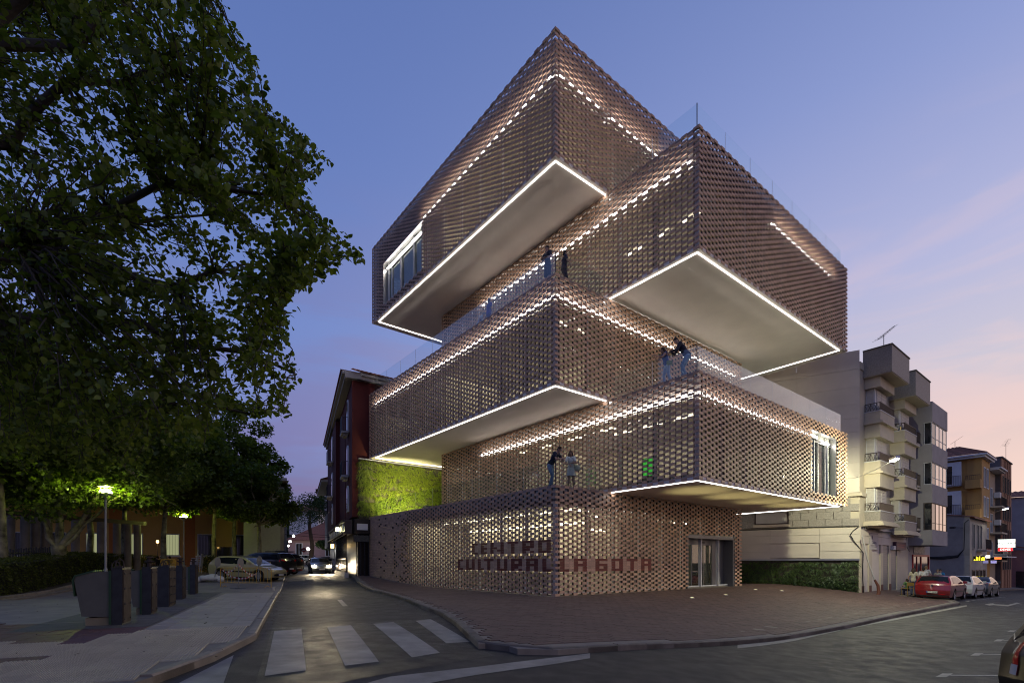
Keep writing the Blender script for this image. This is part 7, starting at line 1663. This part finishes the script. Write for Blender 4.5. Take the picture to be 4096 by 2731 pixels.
tape('red and white tape rising from the barrier to the middle sign post', [(905, 2291, 27.3), (930, 2283, 27.0), (948, 2264, 26.6), (953, 2258, 26.4)])
tape('red and white tape falling from the middle sign post to the right', [(955, 2258, 26.4), (968, 2275, 26.8), (990, 2294, 27.2), (1010, 2301, 27.4)])
# temporary sign posts seen from the back
M_galv = mat('galvanised steel', (.22, .22, .21), .45, .6)
def sign_post(label, u, vb, H, lean, disc, off):
    x, y = gp(u, vb, -.075); e = empty('sign_post', label, 'road sign', 'temporary road signs', (x, y, terr(x, y) - .075)); MB().tube([(0, 0, .02), (lean, 0, H)], .026, 6).build('post', M_galv, e)
    MB().box(-.42, .42, -.04, .04, 0, .035).box(-.03, .03, -.25, .25, .036, .06).build('cross_foot', M_galv, e)
    if disc: MB(lambda a, b, c: (lean * .86 + off + c * .25 + a * .28, a * .9 * .6, H * .84 + b)).lathe([(.30, -.02), (.30, .02)], 20).build('sign_disc', mat('sign metal back', (.26, .26, .25), .4, .5) if 'sign metal back' not in bpy.data.materials else bpy.data.materials['sign metal back'], e)
    return e
sign_post('temporary sign post with a pale disc, left end of the yellow barrier', 856, 2329, 1.42, .22, True, .03)
sign_post('temporary sign post on a cross foot in front of the barrier middle', 953, 2353, 1.62, .03, True, .1)
sign_post('temporary sign post with a dark red edged disc, right half of the barrier', 1034, 2328, 1.55, .0, True, .05)
# sack of rubble
x, y = gp(846, 2327, -.075); e = empty('rubble_sack', 'crumpled white sack lying beside the left sign post', 'sack', None, (x, y, terr(x, y) - .075)); m = MB(); rg = np.random.default_rng(8)
for i in range(26): a = rg.uniform(-1, 1); ell(m, (a * .68, rg.uniform(-.25, .25), .14 + .22 * (1 - a * a) * rg.uniform(.3, 1)), (.20, .18, .16))
o = fuse(m, 'sack', mat('white sack cloth', (.50, .48, .42), .8, bump=.8, bscale=9), e, .03, 2)
M_cup = mat('plastic cup', (.55, .52, .42), .4)
x, y = gp(1095, 2361); e = empty('plastic_cup', 'white plastic cup standing on the pavement edge by the kerb', 'cup', None, (x, y, terr(x, y))); MB().lathe([(.045, 0), (.07, .19)], 12, cap=False).lathe([(.044, .002), (.001, .002)], 12, cap=False).build('cup', M_cup, e); MB().lathe([(.07, .186), (.075, .19), (.075, .198), (.068, .198)], 12, cap=False).build('rim', M_cup, e)
# stack of metal cafe chairs beyond the hedge
x, y = UY(772, 41); cs = chair('lowest metal chair of the stack beyond the second hedge', (x, y, terr(x, y)), R(200), 'stacked metal chairs')
for i, w in enumerate(('second', 'third', 'fourth', 'fifth', 'topmost')):
    c = copy_tree(cs); c['label'] = '%s metal chair of the stack beyond the second hedge' % w if w == 'topmost' else '%s metal chair from the bottom of the stack beyond the second hedge' % w; c.location = (x + .03 * (i + 1), y, terr(x, y) + .16 * (i + 1))
x, y = UY(790, 41); cs = chair('lowest metal chair of the right stack beyond the second hedge', (x, y, terr(x, y)), R(190), 'stacked metal chairs')
for i, w in enumerate(('second', 'third', 'fourth', 'fifth', 'topmost')):
    c = copy_tree(cs); c['label'] = '%s metal chair of the right stack beyond the second hedge' % w; c.location = (x + .03 * (i + 1), y, terr(x, y) + .16 * (i + 1))
# glowing lantern in the park cafe
x, y = UY(630, 43); e = empty('cafe_lantern', 'small warm lantern glowing among the park tree trunks', 'lamp', None, (x, y, terr(x, y))); MB().tube([(0, 0, 0), (0, 0, 2.55)], .02, 5).build('post', M_post, e); MB().lathe([(.02, 2.551), (.09, 2.6), (.09, 2.75), (.02, 2.8)], 8).build('globe', M_warm, e); lamp('lamp_light', 'POINT', (0, -.2, 2.68), 60, (1, .62, .2), e, .08)
# wires over the side street
for i, (a, b, lab) in enumerate((((-25.5, 53, 5.2), (-19, 58, 4.4), 'upper thin cable slung over the side street'), ((-25.5, 53, 4.6), (-18.6, 60, 4.5), 'lower thin cable slung over the side street'))):
    p = curve_pts(a, b, -.03, np.random.default_rng(1), 9, 0); tag(MB().tube([tuple(q) for q in p], .02, 4).build('street_cable', M_cable), lab, 'cable', 'cables over the side street')
e = empty('no_entry_sign', 'small red no entry sign on a post at the end of the side street', 'road sign', None, (*UY(1216, 70), terr(*UY(1216, 70)))); MB().tube([(0, 0, 0), (0, 0, 2.4)], .03, 5).build('post', M_galv, e); MB(lambda a, b, c: (a, c, b + 2.3)).lathe([(.32, -.04), (.32, -.08)], 16).build('disc', M_redp, e); MB().box(-.2, .2, -.095, -.081, 2.25, 2.35).build('bar_mark', M_whitep, e)
# thermostat-like green exit light behind the tiles of the first floor box
e = empty('exit_light', 'glowing green exit panel seen through the tiles of the first floor box', 'exit sign'); MB(Bf).box(VOL[1][0] + .9, VOL[1][0] + .96, -1.75, -1.15, 5.25, 6.0).build('lit_panel', emitter('green exit glow', (.05, .9, .06), .9), e); MB(Bf).box(VOL[1][0] + .961, VOL[1][0] + 1.0, -1.8, -1.1, 4.95, 6.05).build('frame', M_post, e)
